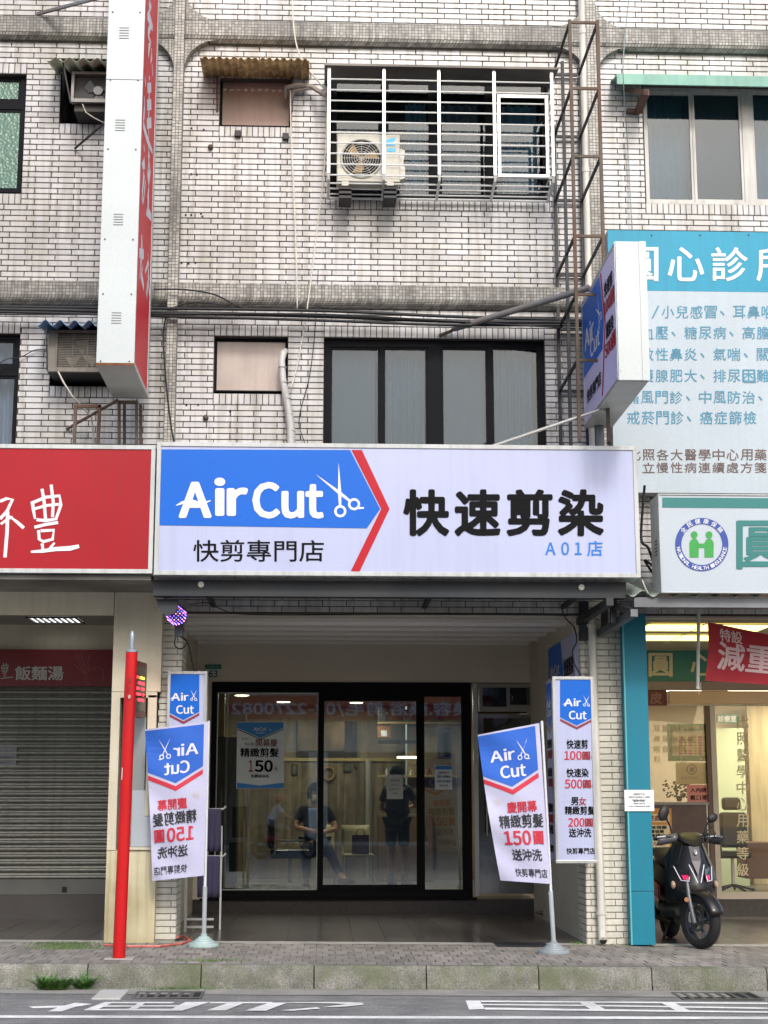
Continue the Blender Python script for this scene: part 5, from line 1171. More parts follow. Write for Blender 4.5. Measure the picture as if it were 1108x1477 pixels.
# stool with star base and dark cape stand
def stool(px, Yc, label):
    p = W(px, 1270, Yc); t = thing('barber_chair', label, 'barber chair', (p.x, Yc, ZT)); C_ = (p.x, Yc)
    for k in range(5): q = k * 1.2566 + .3; obj('base_arm', MB().tube([(C_[0], Yc, ZT + .07), (C_[0] + .28 * math.cos(q), Yc + .28 * math.sin(q), ZT + .04)], .016, 6), ALU, t); obj('caster', MB().ball((C_[0] + .28 * math.cos(q), Yc + .28 * math.sin(q), ZT + .025), .025), BLACK, t)
    obj('column', MB().lathe([(.03, 0), (.03, .25), (.02, .25), (.02, .40)], (C_[0], Yc, ZT + .06), 'z', 12), ALU, t)
    blk = mat('black_leather', '#141416', .35, var=.05)
    obj('seat', MB().box(C_[0] - .27, C_[0] + .27, Yc - .25, Yc + .25, ZT + .44, ZT + .56), blk, t, bevel=.04); obj('backrest', MB().box(C_[0] - .30, C_[0] - .21, Yc - .24, Yc + .22, ZT + .57, ZT + .98), blk, t, bevel=.04)
    obj('armrest', MB().tube([(C_[0] - .2, Yc - .27, ZT + .5), (C_[0] - .2, Yc - .27, ZT + .68), (C_[0] + .2, Yc - .27, ZT + .68)], .015, 8), ALU, t); obj('footrest', MB().tube([(C_[0] - .3, Yc - .15, ZT + .45), (C_[0] - .52, Yc - .15, ZT + .2), (C_[0] - .52, Yc + .15, ZT + .2), (C_[0] - .3, Yc + .15, ZT + .45)], .014, 8), ALU, t)
stool(418, 21.4, 'black leather barber chair on a chrome star base in the salon window')
t = thing('dark_cabinet', 'tall dark cabinet standing just inside the left salon pane', 'cabinet', W(325, 1280, 20.2).to_tuple())
a, b, _, _ = rect(303, 1100, 341, 1280, 20.2); zt_ = W(325, 1063, 20.2).z
obj('carcass', MB().box(a, b, 20.2, 20.7, ZT, zt_), mat('dark_laminate', '#2b2d2e', .5, var=.1), t, bevel=.006)
for k in (0, 1): obj('door', MB().box(a + .01 + k * (b - a) / 2, a - .01 + (k + 1) * (b - a) / 2, 20.18, 20.198, ZT + .03, zt_ - .02), mat('dark_laminate', '#2b2d2e'), t, bevel=.004)
tag(obj('wooden_column', MB().box(*rect(312, 1010, 324, 1060, 20.9)[:2], 20.9, 21.0, ZT, ZCE), mat('gold_wood', '#b0945e', .5), bevel=.01), 'golden wood strip standing beside the tall dark cabinet', 'strip')

# towel rack in the arcade
t = thing('towel_rack', 'light metal towel rack standing behind the left flag', 'rack', W(290, 1345, 16.6).to_tuple())
YR = 17.0; zg = ZS + slope(-1.2); MR = mat('white_metal_rod', '#b8babb', .4, .4); p = W(305, 1250, YR)
x0, x1 = W(268, 1300, YR).x, W(306, 1300, YR).x
for x in (x0, ): obj('upright', MB().bar((x, YR, zg), (x, YR, zg + 1.55), .03), MR, t)
obj('upright', MB().bar((x1 + .07, YR + .3, zg), (x1 + .07, YR + .3, zg + 1.1), .02), MR, t)
for z in (.05, .13): obj('foot_bar', MB().bar((x0, YR, zg + z), (x1 + .02, YR, zg + z), .022), MR, t)
TOW = mat('dark_purple_towel', '#35324a', .95, var=.1, bump=.6, bs=220)
for y, x0_, x1_, yb in ((1168, 292, 319, 1228), (1236, 285, 317, 1294)):
    a = W(275, y, YR - .02); b = W(322, y - 1, YR - .02); b2 = W(326, y - 5, YR - .02)
    obj('rail', MB().tube([a, b, b2], .011, 8), MR, t)
    tx0, tx1, tz1, tz0 = W(x0_, y, YR).x, W(x1_, y, YR).x, a.z + .01, W(300, yb, YR).z
    tw = obj('towel', MB().grid(lambda u, v: (tx0 + (tx1 - tx0) * (u + .04 * v), YR - .05 + .012 * math.sin(u * 22 + v) * v, tz1 + (tz0 - tz1) * v), 20, 6), TOW, None, solid=.012, smooth=180)
    tag(tw, 'dark purple towel on the upper rail of the rack behind the left flag' if y < 1200 else 'dark purple towel on the lower rail of the rack behind the left flag', 'towel', 'towels on the rack')
# house number plate
t = thing('number_plate', 'small green and white house number plate 63 above the salon frame', 'sign', W(307, 978, YSHOP).to_tuple())
Yn = YSHOP - .03; a, b, c, d = rect(295.5, 958.5, 319, 978, Yn)
zm = W(307, 965, Yn).z; obj('plate', MB().box(a, b, Yn, Yn + .01, c, zm), mat('plate_white', '#b9c4c0', .4, var=.05), t); obj('plate_head', MB().box(a, b, Yn, Yn + .01, zm + .001, d), mat('plate_green', '#1f6b5c', .4), t)
lettering('63', 301, 967, 313, 977, front(Yn), mat('plate_ink', '#1b3550', .4, var=0), t, .03, sx=.1); lettering('中正路一段', 299, 960.5, 316, 963.5, front(Yn), mat('pale_green_ink', '#9fc0b4', .5, var=0), t)

# ---- pillar light boxes
def pillarbox(name, label, x0, y0, x1, y1, Y, rows, depth=.42):
    t, bx = signbox(name, label, 'sign', x0, y0, x1, y1, Y, depth, LAV, ALU, fw=4.2)
    F = front(Y); xa, xb = x0 + 6, x1 - 6; xm = (x0 + x1) / 2; ys, yt = y0 + 62, y0 + 74
    poly([(xa, y0 + 4.5), (xb, y0 + 4.5), (xb, ys - 4), (xm, yt - 4), (xa, ys - 4)], F, BLUE, t, 'blue_panel', .001)
    poly([(xa, ys - 2), (xm, yt - 2), (xb, ys - 2), (xb, ys + 1.5), (xm, yt + 1.8), (xa, ys + 1.5)], F, mat('maroon_print', '#7d1f38', .5, var=0), t, 'chevron', .001)
    F2 = lambda u, v, l=0.: F(u, v, l + .002)
    lettering('Air', x0 + 12, y0 + 31, x0 + 36, y0 + 42, F2, WHITE, t, .03); lettering('Cut', x0 + 19, y0 + 49, x0 + 44, y0 + 61, F2, WHITE, t, .03)
    brush([([.5, 1.6, 1.6, .5], [(x0 + 10, y0 + 40), (x0 + 14, y0 + 37.5), (x0 + 18, y0 + 37.5), (x0 + 23, y0 + 38.5)])], F2, WHITE, t, name='swoosh')
    scissors(F2, (x0 + 44, y0 + 35), 10, 62, 118, WHITE, t)
    return t, F, bx
t, F, bx = pillarbox('pillar_sign', 'tall light box sign with prices hanging on the white brick pillar', 802, 976.5, 862, 1245, 15.32, None)
for s, y0, y1, x0, x1, m in (('快速剪', 1067, 1080, 817.5, 848, BLACK), ('快速染', 1108.5, 1121, 817.5, 849, BLACK), ('精緻剪髮', 1163, 1175, 815, 858, BLACK), ('送沖洗', 1195, 1207.5, 821, 853, BLACK)): lettering(s, x0, y0, x1, y1, F, m, t, .035)
lettering('男', 824, 1150, 834, 1161.5, F, BLACK, t, .035); lettering('女', 835, 1150, 845.5, 1161.5, F, DRD, t, .035); lettering('快剪專門店', 817.5, 1223, 858, 1232, F, BLACK, t, .02)
for s, x0, x1, y0 in (('100', 814.5, 839, 1083.5), ('500', 815, 840, 1124.5), ('200', 820, 843, 1180)):
    lettering(s, x0, y0, x1, y0 + 12.5, F, mat('crimson_print', '#b01c34', .5, var=0), t, .03); lettering('圓', x1 + 1.5, y0 + 1, x1 + 12, y0 + 12, F, DRD, t, .05)
lettering('UP', 853, 1091, 857.5, 1094, F, DRD, t, .02); lettering('UP', 853, 1132, 857.5, 1135, F, DRD, t, .02)
# side face of the box
X0_ = bx[0]
obj('side_panel', MB().box(X0_ - .004, X0_ - .0005, 15.36, 15.72, bx[2] + .03, bx[3] - .03), mat('lavender_dim', '#a9add0', .45), t)
def sd(u, v, l=0.): return Vector((X0_ - .005 - l, 15.72 - .36 * u, bx[3] - .03 - (bx[3] - bx[2] - .06) * v))
poly([(0.02, .01), (.98, .01), (.98, .22), (.5, .27), (.02, .22)], sd, BLUE, t, 'blue_panel'); poly([(0.02, .235), (.5, .285), (.98, .235), (.98, .25), (.5, .30), (.02, .25)], sd, DRD, t, 'chevron')
for s, v0, v1, m in (('Air', .11, .15, WHITE), ('Cut', .16, .20, WHITE), ('快速剪', .33, .38, BLACK), ('100圓', .39, .44, RED), ('快速染', .49, .54, BLACK), ('500圓', .55, .60, RED), ('精緻剪髮', .69, .74, BLACK), ('200圓', .75, .80, RED), ('送沖洗', .81, .86, BLACK), ('快剪專門店', .92, .96, BLACK)): lettering(s, .12, v0, .9, v1, lambda u, v, l=0.: sd(u, v, l + .002), m, t, .03)
t, F, bx = pillarbox('pillar_sign', 'light box salon sign on the left pillar partly hidden by the left flag', 235.5, 968.5, 293.5, 1240, 15.62, None, .15)
for s, y0, y1, x0, x1, m in (('快速剪', 1059, 1072, 250, 281, BLACK), ('快速染', 1100, 1113, 250, 281, BLACK), ('精緻剪髮', 1155, 1167, 247, 288, BLACK), ('送沖洗', 1187, 1199, 253, 284, BLACK), ('100圓', 1076, 1088, 248, 284, RED), ('500圓', 1117, 1129, 248, 284, RED), ('200圓', 1172, 1184, 250, 284, RED), ('快剪專門店', 1215, 1224, 249, 288, BLACK)): lettering(s, x0, y0, x1, y1, F, m, t, .03)
# banner on the inner side of the right pillar
xs_ = W(830, 950, YF + .1).x
t = thing('wall_banner', 'shaded lavender and blue salon panel high on the arcade side wall', 'sign', (xs_, 16.7, 2.9))
zt_, zb_ = W(826, 912, YF + .1).z, W(826, 1000, YF + .1).z
obj('panel', MB().box(xs_, xs_ + .04, YF + .12, 17.8, zb_, zt_), mat('lavender_dim', '#a9add0'), t)
def sb(u, v, l=0.): return Vector((xs_ - .003 - l, 17.8 - (17.68 - YF) * u, zt_ - (zt_ - zb_) * v))
poly([(0, 0), (.5, 0), (.58, .5), (.54, .7), (0, .7)], sb, BLUE, t, 'blue_panel'); lettering('AirCut', .08, .35, .45, .55, lambda u, v, l=0.: sb(u, v, l + .002), WHITE, t, .02); lettering('快速剪染', .62, .35, .95, .65, lambda u, v, l=0.: sb(u, v, l + .002), BLACK, t, .03)
struct(obj('arcade_wall', MB().box(xs_ + .05, xs_ + .25, YF + .5, 20.9, -.1, ZC0 + .2), mat('arcade_side_wall', '#b9b3a5')))
a, b, c, d = rect(781, 1035, 792, 1230, 19.0); t = thing('wall_banner', 'orange and red narrow hanging strip seen between the side door and the pillar sign', 'banner', (a, 18.9, c))
YQ = 18.9; zz0, zz1, zz2 = W(786, 1230, YQ).z, W(786, 1090, YQ).z, W(786, 1010, YQ).z; a, b = W(783, 1100, YQ).x, W(796, 1100, YQ).x
obj('upper_strip', MB().box(a, b, YQ, YQ + .01, zz1 + .001, zz2), mat('peach_print', '#b58a6a', .6), t); obj('lower_strip', MB().box(a, b, YQ, YQ + .01, zz0 + .3, zz1), mat('signal_red', '#b3202a', .6), t)
for k, ch in enumerate('剪髮美容'): lettering(ch, 785, 1094 + 14 * k, 793, 1105 + 14 * k, front(YQ), BLACK, t, .02)

# ---- LED barrel lamp
t = thing('led_sign_lamp', 'dark curved hood with a glowing purple dotted barrel above the left pillar sign', 'lamp', W(255, 905, 15.3).to_tuple())
p = W(257, 888, 15.05); RB = .125
hood = MB(); prof = [(-.20, .10), (.10, .10), (.10, -.0), (.06, -.05), (-.02, -.07), (-.12, -.06), (-.18, -.02), (-.2, .04)]
c = W(248, 880, 15.0)
hd = [(c.x - .135, c.z + .09), (c.x + .07, c.z + .09), (c.x + .07, c.z + .0), (c.x + .03, c.z - .05), (c.x - .03, c.z - .07), (c.x - .08, c.z - .05), (c.x - .12, c.z + .01)]
HOODM = mat('dark_hood', '#2f3438', .45, .3, var=.1)
obj('hood', MB().xz(hd, 14.86, 14.90), HOODM, t); obj('roof', MB().prism([(c.x - .16, 14.94, c.z + .09), (c.x + .11, 14.94, c.z + .09), (c.x + .16, 15.5, c.z + .09), (c.x - .1, 15.5, c.z + .09)], (0, 0, .012)), mat('grey_hood_top', '#70777a', .5, .3), t)
bc = Vector((c.x + .045, 15.0, c.z - .05))
obj('barrel', MB().lathe([(.09 * math.cos(R(a_)), .09 * math.sin(R(a_))) for a_ in range(-80, 81, 16)], bc, 'z', 20).xform(Matrix.Translation(bc) @ Matrix.Rotation(R(40), 4, 'Y') @ Matrix.Translation(-bc)), mat('dark_purple', '#1b1430', .4), t)
MM = Matrix.Translation(bc) @ Matrix.Rotation(R(40), 4, 'Y'); cols = (MB(), MB(), MB())
for i in range(8):
    for k in range(20):
        q = math.pi * 2 * k / 20
        if math.sin(q) > .3: continue
        ph = -1.15 + .3 * i; v = MM @ Vector((.094 * math.cos(ph) * math.cos(q), .094 * math.cos(ph) * math.sin(q), .094 * math.sin(ph))); cols[(i + k * 2) % 3].ball(v, .0055, 5, 3)
for mb, (nm, cc) in zip(cols, (('led_violet', '#8a5cff'), ('led_pink', '#ff8ab0'), ('led_blue', '#6a70ff'))): obj('led_dots', mb, mat(nm, cc, .5, var=0, fine=0, emit=3.0), t)
obj('mount', MB().box(c.x + .02, c.x + .1, 15.1, 15.2, c.z - .24, c.z - .12).bar((c.x + .06, 15.15, c.z - .05), (c.x + .1, 15.15, c.z - .2), .03).bar((c.x + .03, 15.3, c.z + .09), (c.x + .03, YF, c.z + .09), .04), HOODM, t)
# ================================================================ CLINIC (right)
XCL, XCR = W(940, 1100, YF).x, XR
ZQ = W(1010, 890, YF).z
obj('clinic_beam', MB().box(XP2 + .05, XR, YF + .03, YF + .22, ZQ - .01, ZQ + .02), SOF, None); 
o = bpy.data.objects['clinic_beam']; o.name = 'lintel_beam'; struct(o)
struct(obj('clinic_porch_ceiling', MB().box(xr1, XR, YF + .23, YSHOP + .1, ZQ - .02, ZQ + .03), mat('warm_ceiling', '#b6ab8c', .6)))
YELL = mat('yellow_light_panel', '#fff2a0', .5, var=0, fine=0, emit=1.7, ecol='#fff08c')
for k, (x0, x1, y0, y1, lab) in enumerate(((939, 1093, 899.5, 910, 'long yellow lit ceiling panel in the clinic porch nearest the street'), (930, 1085, 915, 924, 'long yellow lit ceiling panel in the clinic porch nearer the teal sign strip'))):
    zc = ZQ - .025; d = ray(x0, y0); A = CP + d * ((zc - CAMZ) / d.z); d = ray(x1, y1); B = CP + d * ((zc - CAMZ) / d.z)
    t = thing('ceiling_light', lab, 'ceiling light', ((A + B) / 2).to_tuple()); X0, X1, Y0, Y1 = A.x, B.x, min(A.y, B.y), max(A.y, B.y)
    obj('diffuser', MB().box(X0, X1, Y0, Y1, zc - .004, zc), YELL, t); obj('frame', wall_frame if 0 else MB().box(X0 - .02, X1 + .02, Y0 - .02, Y0 - .001, zc - .01, zc).box(X0 - .02, X1 + .02, Y1 + .001, Y1 + .02, zc - .01, zc), FRAMEW, t)
YC2 = 19.3
t = thing('shop_sign', 'teal strip sign with cream writing inside the clinic porch', 'sign', W(1020, 983, YC2).to_tuple())
a, b, _, _ = rect(920, 935, 1250, 983, YC2); c, d = W(1020, 983, YC2).z, W(1020, 934.5, YC2).z
obj('face_panel', MB().box(a, b, YC2, YC2 + .1, c, d), mat('teal_sign_vinyl', '#2b7d70', .4, var=.04), t); CRM = mat('cream_print', '#e2d3ac', .5, var=0); F = front(YC2)
lettering('圓', 936.5, 942.5, 969.5, 975.5, F, CRM, t, .035); lettering('心', 997, 944, 1030, 974, F, CRM, t, .03); lettering('診所', 1060, 944, 1160, 974, F, CRM, t, .03)
struct(obj('clinic_fascia', MB().box(a, b, YC2 - .02, YC2 + .1, W(1020, 995.5, YC2).z, c - .003), mat('pinkish_fascia', '#9a8580', .5)))
PEACH = mat('peach_header', '#c9a47e', .3, var=.05)
t = thing('clinic_shopfront', 'warm lit glass front and door of the clinic behind the scooter', 'shopfront', W(1020, 1300, YC2).to_tuple())
def R3(x0, y0, x1, y1, Y=YC2): return W(x0, (y0 + y1) / 2, Y).x, W(x1, (y0 + y1) / 2, Y).x, W(1020, y1, Y).z, W(1020, y0, Y).z
a, b, c, d = R3(963, 997, 1260, 1016); obj('header', MB().box(a, b, YC2 - .08, YC2, c, d), PEACH, t, bevel=.01)
MAR = mat('brown_marble', '#4c332c', .35, var=.25, vs=8); a, b, c, d = R3(921, 1161, 1022, 1300); obj('sill_wall', MB().box(a, b, YC2, YC2 + .08, c, d), MAR, t)
CG = glass('clinic_glass', '#fbf8f0', .3)
a, b, c, d = R3(921, 1018, 1022, 1157); obj('pane', MB().box(a, b, YC2 + .03, YC2 + .036, c, d), CG, t); a, b, c, d = R3(921, 1157, 1022, 1161); obj('sill', MB().box(a, b, YC2 - .03, YC2 + .06, c, d), mat('grey_sill', '#8d8783', .4), t)
for q in ((1022, 1018, 1028, 1300), (1028.5, 1018, 1036, 1296)): a, b, c, d = R3(*q); obj('door_post', MB().box(a, b, YC2 - .02, YC2 + .06, c, d), mat('brown_post', '#59443a', .4, .3) if q[0] == 1022 else mat('pale_post', '#a59b8c', .35, .3), t)
a, b, c, d = R3(1036, 1018, 1260, 1287); obj('pane', MB().box(a, b, YC2 + .03, YC2 + .036, c, d), CG, t); a, b, c, d = R3(1036, 1287, 1260, 1297); obj('bottom_rail', MB().box(a, b, YC2 - .01, YC2 + .06, c, d), mat('pale_post', '#a59b8c'), t)
F = front(YC2 + .025); GOLD = mat('gold_film', '#cdbd97', .5, var=0)
for k, ch in enumerate('比照醫學中心用藥等級'): lettering(ch, 1063, 1033 + 23.6 * k, 1080, 1051 + 23.6 * k, F, GOLD, t, .02)
for i, s in enumerate(('耳鼻喉科', '糖尿病', '高血壓', '日夜門診', '流感')):
    for k, ch in enumerate(s): lettering(ch, 943 + 12.5 * i, 1046 + 15 * k, 953 + 12.5 * i, 1056 + 15 * k, F, GOLD, t, .01)
struct(obj('clinic_fascia', MB().box(*R3(921, 996, 962, 1018)[:2], YC2, YC2 + .08, *R3(921, 996, 962, 1018)[2:]), mat('dark_red_vinyl', '#6b1420')))
lettering('皮', 938, 999, 955, 1015, front(YC2), mat('dusty_pink', '#9a6a6a', .5, var=0), t, .04)
# room behind
YIB = 23.4; struct(obj('clinic_back_wall', MB().box(xr1, XR, YIB, YIB + .1, ZT, ZQ), mat('cream_wall', '#cbc2b0', .7, var=.06))); struct(obj('clinic_ceiling', MB().box(xr1, XR, YC2 + .1, YIB, ZQ - .4, ZQ - .35), mat('warm_ceiling', '#b6ab8c')))
struct(obj('clinic_partition', MB().box(W(925, 1150, YC2).x - .3, W(925, 1150, YC2).x - .2, YC2 + .1, YIB, ZT, ZQ - .4), mat('cream_wall', '#cdb98c')))
for px, yy in ((985, 20.8), (1090, 20.8), (1150, 22.0)):
    p = W(px, 1000, yy); l = bpy.data.lights.new('clinic_panel_light', 'AREA'); l.size = .6; l.energy = 17; l.color = (1, .95, .88)
    t2 = thing('ceiling_light', 'square lit ceiling panel inside the clinic ' + {985: 'over the calendar poster', 1090: 'over the black office chair', 1150: 'at the far right'}[px], 'ceiling light', (p.x, yy, ZQ - .41)); o = bpy.data.objects.new('clinic_panel_light', l); COL.objects.link(o); o.parent = t2; o.location = (0, 0, -.02)
    obj('diffuser', MB().box(p.x - .3, p.x + .3, yy - .3, yy + .3, ZQ - .412, ZQ - .402), LAMP, t2)
a, b, c, d = R3(1036, 1050, 1076, 1215, 22.5); t = thing('inner_door', 'pale green inner door of the clinic with a green sign strip', 'door', ((a + b) / 2, 22.5, ZT)); obj('door_leaf', MB().box(a, b, 22.5, 22.55, ZT, d), mat('pale_green_door', '#b4c4a6', .5, var=.05), t)
a, b, c, d = R3(1034, 1030, 1066, 1043, 22.4); obj('sign_strip', MB().box(a, b, 22.4, 22.44, c, d), mat('plate_green', '#1f6b5c'), t); lettering('診療室', 1036, 1032, 1062, 1041, front(22.4), WHITE, t, .03); obj('handle', MB().tube([W(1068, 1090, 22.46), W(1076, 1090, 22.46)], .015, 6), ALU, t)
a, b, c, d = R3(1082, 1018, 1200, 1240, 22.9); tag(obj('room_divider', MB().box(a, b, 22.9, 23.0, ZT, d), mat('beige_curtain_wall', '#b0a583', .7, var=.1, streak=.3)), 'beige curtain wall at the back right of the clinic', 'divider'); a, b, c, d = R3(1076, 1215, 1200, 1235, 21.2); tag(obj('bench', MB().box(a, b, 21.2, 21.7, c - .3, d), mat('brown_bench', '#5d4334', .5), bevel=.01), 'low brown bench inside the clinic on the right', 'bench')
# calendar poster etc.
YP_ = YC2 + .05
t = thing('calendar_poster', 'green bordered clinic timetable poster with coloured columns', 'poster', W(994, 1098, YP_).to_tuple()); a, b, c, d = R3(963, 1044, 1026, 1098, YP_)
obj('sheet', MB().box(a, b, YP_, YP_ + .002, c, d), mat('calendar_green', '#3f7f45', .5), t); F = front(YP_); 
def pf(x0, y0, x1, y1, m, nm, l=.001): return poly([(x0, y0), (x1, y0), (x1, y1), (x0, y1)], F, m, t, nm, l)
pf(970, 1054, 1024, 1090, mat('calendar_cream', '#d6cdb0', .5), 'table_panel'); cc = ['#d98a8f', '#d6cc5a', '#d98a8f', '#d6cc5a', '#cf6f86', '#d6cc5a']
for k in range(6): pf(979 + 7 * k, 1061, 985 + 7 * k, 1089, mat('calendar_col' + 'abcdef'[k], cc[k], .5), 'column', .002)
INK = []
mb = MB()
for k in range(6):
    for r in range(7): 
        if random.random() < .85: x, y = 980 + 7 * k, 1062.5 + 4 * r; mb.add([F(x, y, .004), F(x + 4, y, .004), F(x + 4, y + 1.4, .004), F(x, y + 1.4, .004)], [(0, 1, 2, 3)])
obj('entries', mb, BLACK, t); lettering('門診時間', 986, 1046.5, 1008, 1051.5, lambda u, v, l=0.: F(u, v, l + .002), CRM, t, .02); lettering('圓心診所', 1010, 1093, 1022, 1096, lambda u, v, l=0.: F(u, v, l + .002), CRM, t, .02)
t = thing('notice', 'beige sheet with a round stamp emblem below the timetable', 'notice', W(995, 1130, YP_).to_tuple()); a, b, c, d = R3(975, 1100, 1021, 1131, YP_); obj('sheet', MB().box(a, b, YP_, YP_ + .002, c, d), mat('beige_paper', '#c9b78a', .6), t)
Ra, Rb = ring((998, 1110), 6, 7.5, 20); mb = MB(); mb.add([F(*p, .001) for p in Ra] + [F(*p, .001) for p in Rb], [(i, i + 1, 21 + i + 1, 21 + i) for i in range(20)]); obj('stamp_ring', mb, mat('dark_green_ink', '#3a4438', .5), t); lettering('德', 994.5, 1106.5, 1001.5, 1113.5, F, mat('dark_green_ink', '#3a4438'), t, .03); lettering('台北市診所', 983, 1120, 1006, 1124, F, GREYINK, t)
t = paper('notice', 'pink paper note with black writing at the lower corner of the clinic window', 991, 1132, 1025, 1157, YC2 + .02, [], m=mat('pink_paper', '#d98a82', .6)); Fp = front(YC2 + .02)
lettering('入內請', 996, 1136, 1019, 1143, Fp, BLACK, t, .01); lettering('戴口罩', 996, 1147, 1020, 1154, Fp, BLACK, t, .01)
t = thing('potted_plant', 'small dark leafy plant in a pot on the clinic window ledge', 'plant', W(975, 1156, YC2 + .3).to_tuple())
p = W(980, 1156, YC2 + .3); obj('pot', MB().lathe([(.03, 0), (.045, .07)], p, 'z', 12), MACH, t); mb = MB()
for k in range(90):
    q = random.uniform(0, 6.28); r = random.uniform(.02, .16); h = random.uniform(.05, .26); c = p + Vector((r * math.cos(q) * 1.3, r * math.sin(q) * .4, h)); s = .02; mb.add([c + Vector((-s, 0, 0)), c + Vector((0, -.01, s * .7)), c + Vector((s, 0, .01)), c + Vector((0, .01, -s * .7))], [(0, 1, 2, 3)])
obj('leaves', mb, mat('dark_leaf', '#26331f', .6, var=.3), t)['kind'] = 'stuff'
t = thing('orange_poster', 'orange bordered printed poster on the brown wall beside the turquoise pillar', 'poster', W(955, 1250, YC2).to_tuple()); a, b, c, d = R3(925, 1166, 970, 1251, YC2 - .01); obj('sheet', MB().box(a, b, YC2 - .012, YC2 - .004, c, d), mat('orange_paper', '#cf8a32', .5), t)
F = front(YC2 - .012); PP = mat('cream_paper', '#e0cfaa', .5)
for y0, y1, s, mm in ((1174, 1186, '慢性處方箋', 1), (1190, 1243, '', 0)): pf(928, y0, 966, y1, PP, 'text_panel')
F2 = lambda u, v, l=0.: F(u, v, l + .002)
for s, y, x1, m in (('慢性處方箋', 1176, 964, DRD), ('等候領藥', 1191, 962, BLACK), ('持續領藥', 1197, 958, BLACK), ('病情穩定', 1203, 960, BLACK), ('省時 ', 1209, 955, BLACK), ('、方便', 1215, 960, DRD), ('藥師', 1222, 948, BLACK), ('諮詢服務', 1227, 954, BLACK), ('安心用藥', 1233, 962, BLACK), ('輕鬆約到', 1238, 958, BLACK)): lettering(s, 931, y, x1, y + (8 if y < 1180 else 5), F2, m, t, .03)
# black office chair
YO = 21.0; p = W(1057, 1250, YO); blk = mat('black_leather', '#141416', .35, var=.05); t = thing('office_chair', 'black padded office chair inside the clinic behind the gold lettering', 'office chair', (p.x, YO, ZT))
obj('seat', MB().box(p.x - .25, p.x + .2, YO - .25, YO + .2, ZT + .45, ZT + .54), blk, t, bevel=.03); obj('backrest', MB().box(p.x - .12, p.x + .26, YO + .1, YO + .2, ZT + .58, ZT + 1.05), blk, t, bevel=.04); obj('headrest', MB().box(p.x - .08, p.x + .18, YO + .1, YO + .19, ZT + 1.08, ZT + 1.25), blk, t, bevel=.04)
for k in range(5): q = k * 1.2566; obj('base_arm', MB().tube([(p.x, YO, ZT + .1), (p.x + .28 * math.cos(q), YO + .28 * math.sin(q), ZT + .03)], .018, 6), blk, t)
obj('column', MB().lathe([(.025, 0), (.025, .4)], (p.x, YO, ZT + .08), 'z', 10), ALU, t); obj('armrest', MB().tube([(p.x - .2, YO - .2, ZT + .5), (p.x - .22, YO - .2, ZT + .72), (p.x - .2, YO + .1, ZT + .74)], .018, 8), blk, t)
# hanging red banner
YBR = 15.7
t = thing('hanging_banner', 'crooked red cloth banner with pinkish writing tied to a white pole at the clinic', 'banner', W(1060, 985, YBR).to_tuple())
obj('pole', MB().tube([W(1008, 879, YBR), W(1006.5, 994, YBR)], [.018, .018], 10).box(W(1002, 878, YBR).x, W(1014, 878, YBR).x, YBR - .02, YBR + .02, W(1008, 880, YBR).z, W(1008, 877, YBR).z), PIPEW, t)
obj('string', MB().tube([W(1020, 899, YBR), W(1008, 905, YBR), W(958, 929, YBR + .8)], .004, 5).tube([W(1007, 992, YBR), W(1011, 985, YBR), W(1008, 1002, YBR), W(1012, 990, YBR)], .003, 5), mat('string', '#b0aca0', .8), t)
def bn(u, v, l=0.):
    A, B = W(1021 - 4.5 * v + u * 0, 897 + 85 * v, YBR), None
    top = 897 + u * 48; bot = 982 + u * 14; x = 1021 - 4.5 * v + u * (230 - 0) + 3 * math.sin(v * 3) ; y = top + (bot - top) * v
    p = W(x, y, YBR - .02 - l + .05 * math.sin(u * 9 + v * 2) * min(1, u * 4 + .2)); return p
obj('cloth', MB().grid(bn, 40, 10), mat('red_cloth', '#a3202d', .7, var=.06, bump=.2, bs=200), t, smooth=180)
PK = mat('pinkish_print', '#d3b3b4', .6, var=0); ub = lambda px: (px - 1019) / 230
def bnl(s, x0, y0, x1, y1):      # pixel box -> cloth coordinates
    u0, u1 = ub(x0), ub(x1); f = lambda u, y: (y - (897 + u * 48)) / (85 - 34 * u)
    lettering(s, u0, f(u0, y0), u1, f(u0, y1), lambda u, v, l=0.: bn(u, v, l + .006), PK, t, .03, cuts=5)
bnl('特設', 1036, 906, 1068, 924); bnl('減', 1034, 925, 1072, 965); bnl('重', 1075, 928, 1118, 968); bnl('班', 1125, 930, 1165, 970)

# ================================================================ STREET THINGS
REDP = mat('red_pole_paint', '#b90d12', .4, spec=.35, var=.1, streak=.25, stain=.2, scol='#8d1a16')
pb = G(171.5, 1383, ZS); YPL = pb.y
t = thing('red_post', 'bright red round steel post with a grey finial on the pavement', 'post', pb.to_tuple())
tp = W(190, 941, YPL - .0); 
obj('shaft', MB().tube([pb, tp], [.056, .053], 28), REDP, t, smooth=50)
obj('cap', MB().lathe([(.058, 0), (.058, .02), (.03, .03)], tp, 'z', 20), mat('grey_cap', '#8d979e', .4, .4), t, smooth=40)
obj('finial', MB().lathe([(.02, .03), (.022, .06), (.024, .15), (.016, .19), (.004, .20)], tp, 'z', 14), mat('grey_cap', '#8d979e'), t, smooth=60)
obj('base_plate', MB().box(pb.x - .12, pb.x + .13, YPL - .08, YPL + .1, pb.z - .006, pb.z + .008), mat('grey_plate', '#a29f98', .7, var=.2), t)
MARK = mat('dark_red_marks', '#8e1417', .5, var=0)
ax = (tp - pb)
def pole_map(u, v, l=0.): c = pb + ax * (1 - v); q = -math.pi / 2 + u; return c + Vector(((.0555 + l) * math.cos(q), (.0555 + l) * math.sin(q), 0))
for k, ch in enumerate('消防栓'): lettering(ch, -.35, .085 + .028 * k, .35, .108 + .028 * k, pole_map, MARK, t, .02)
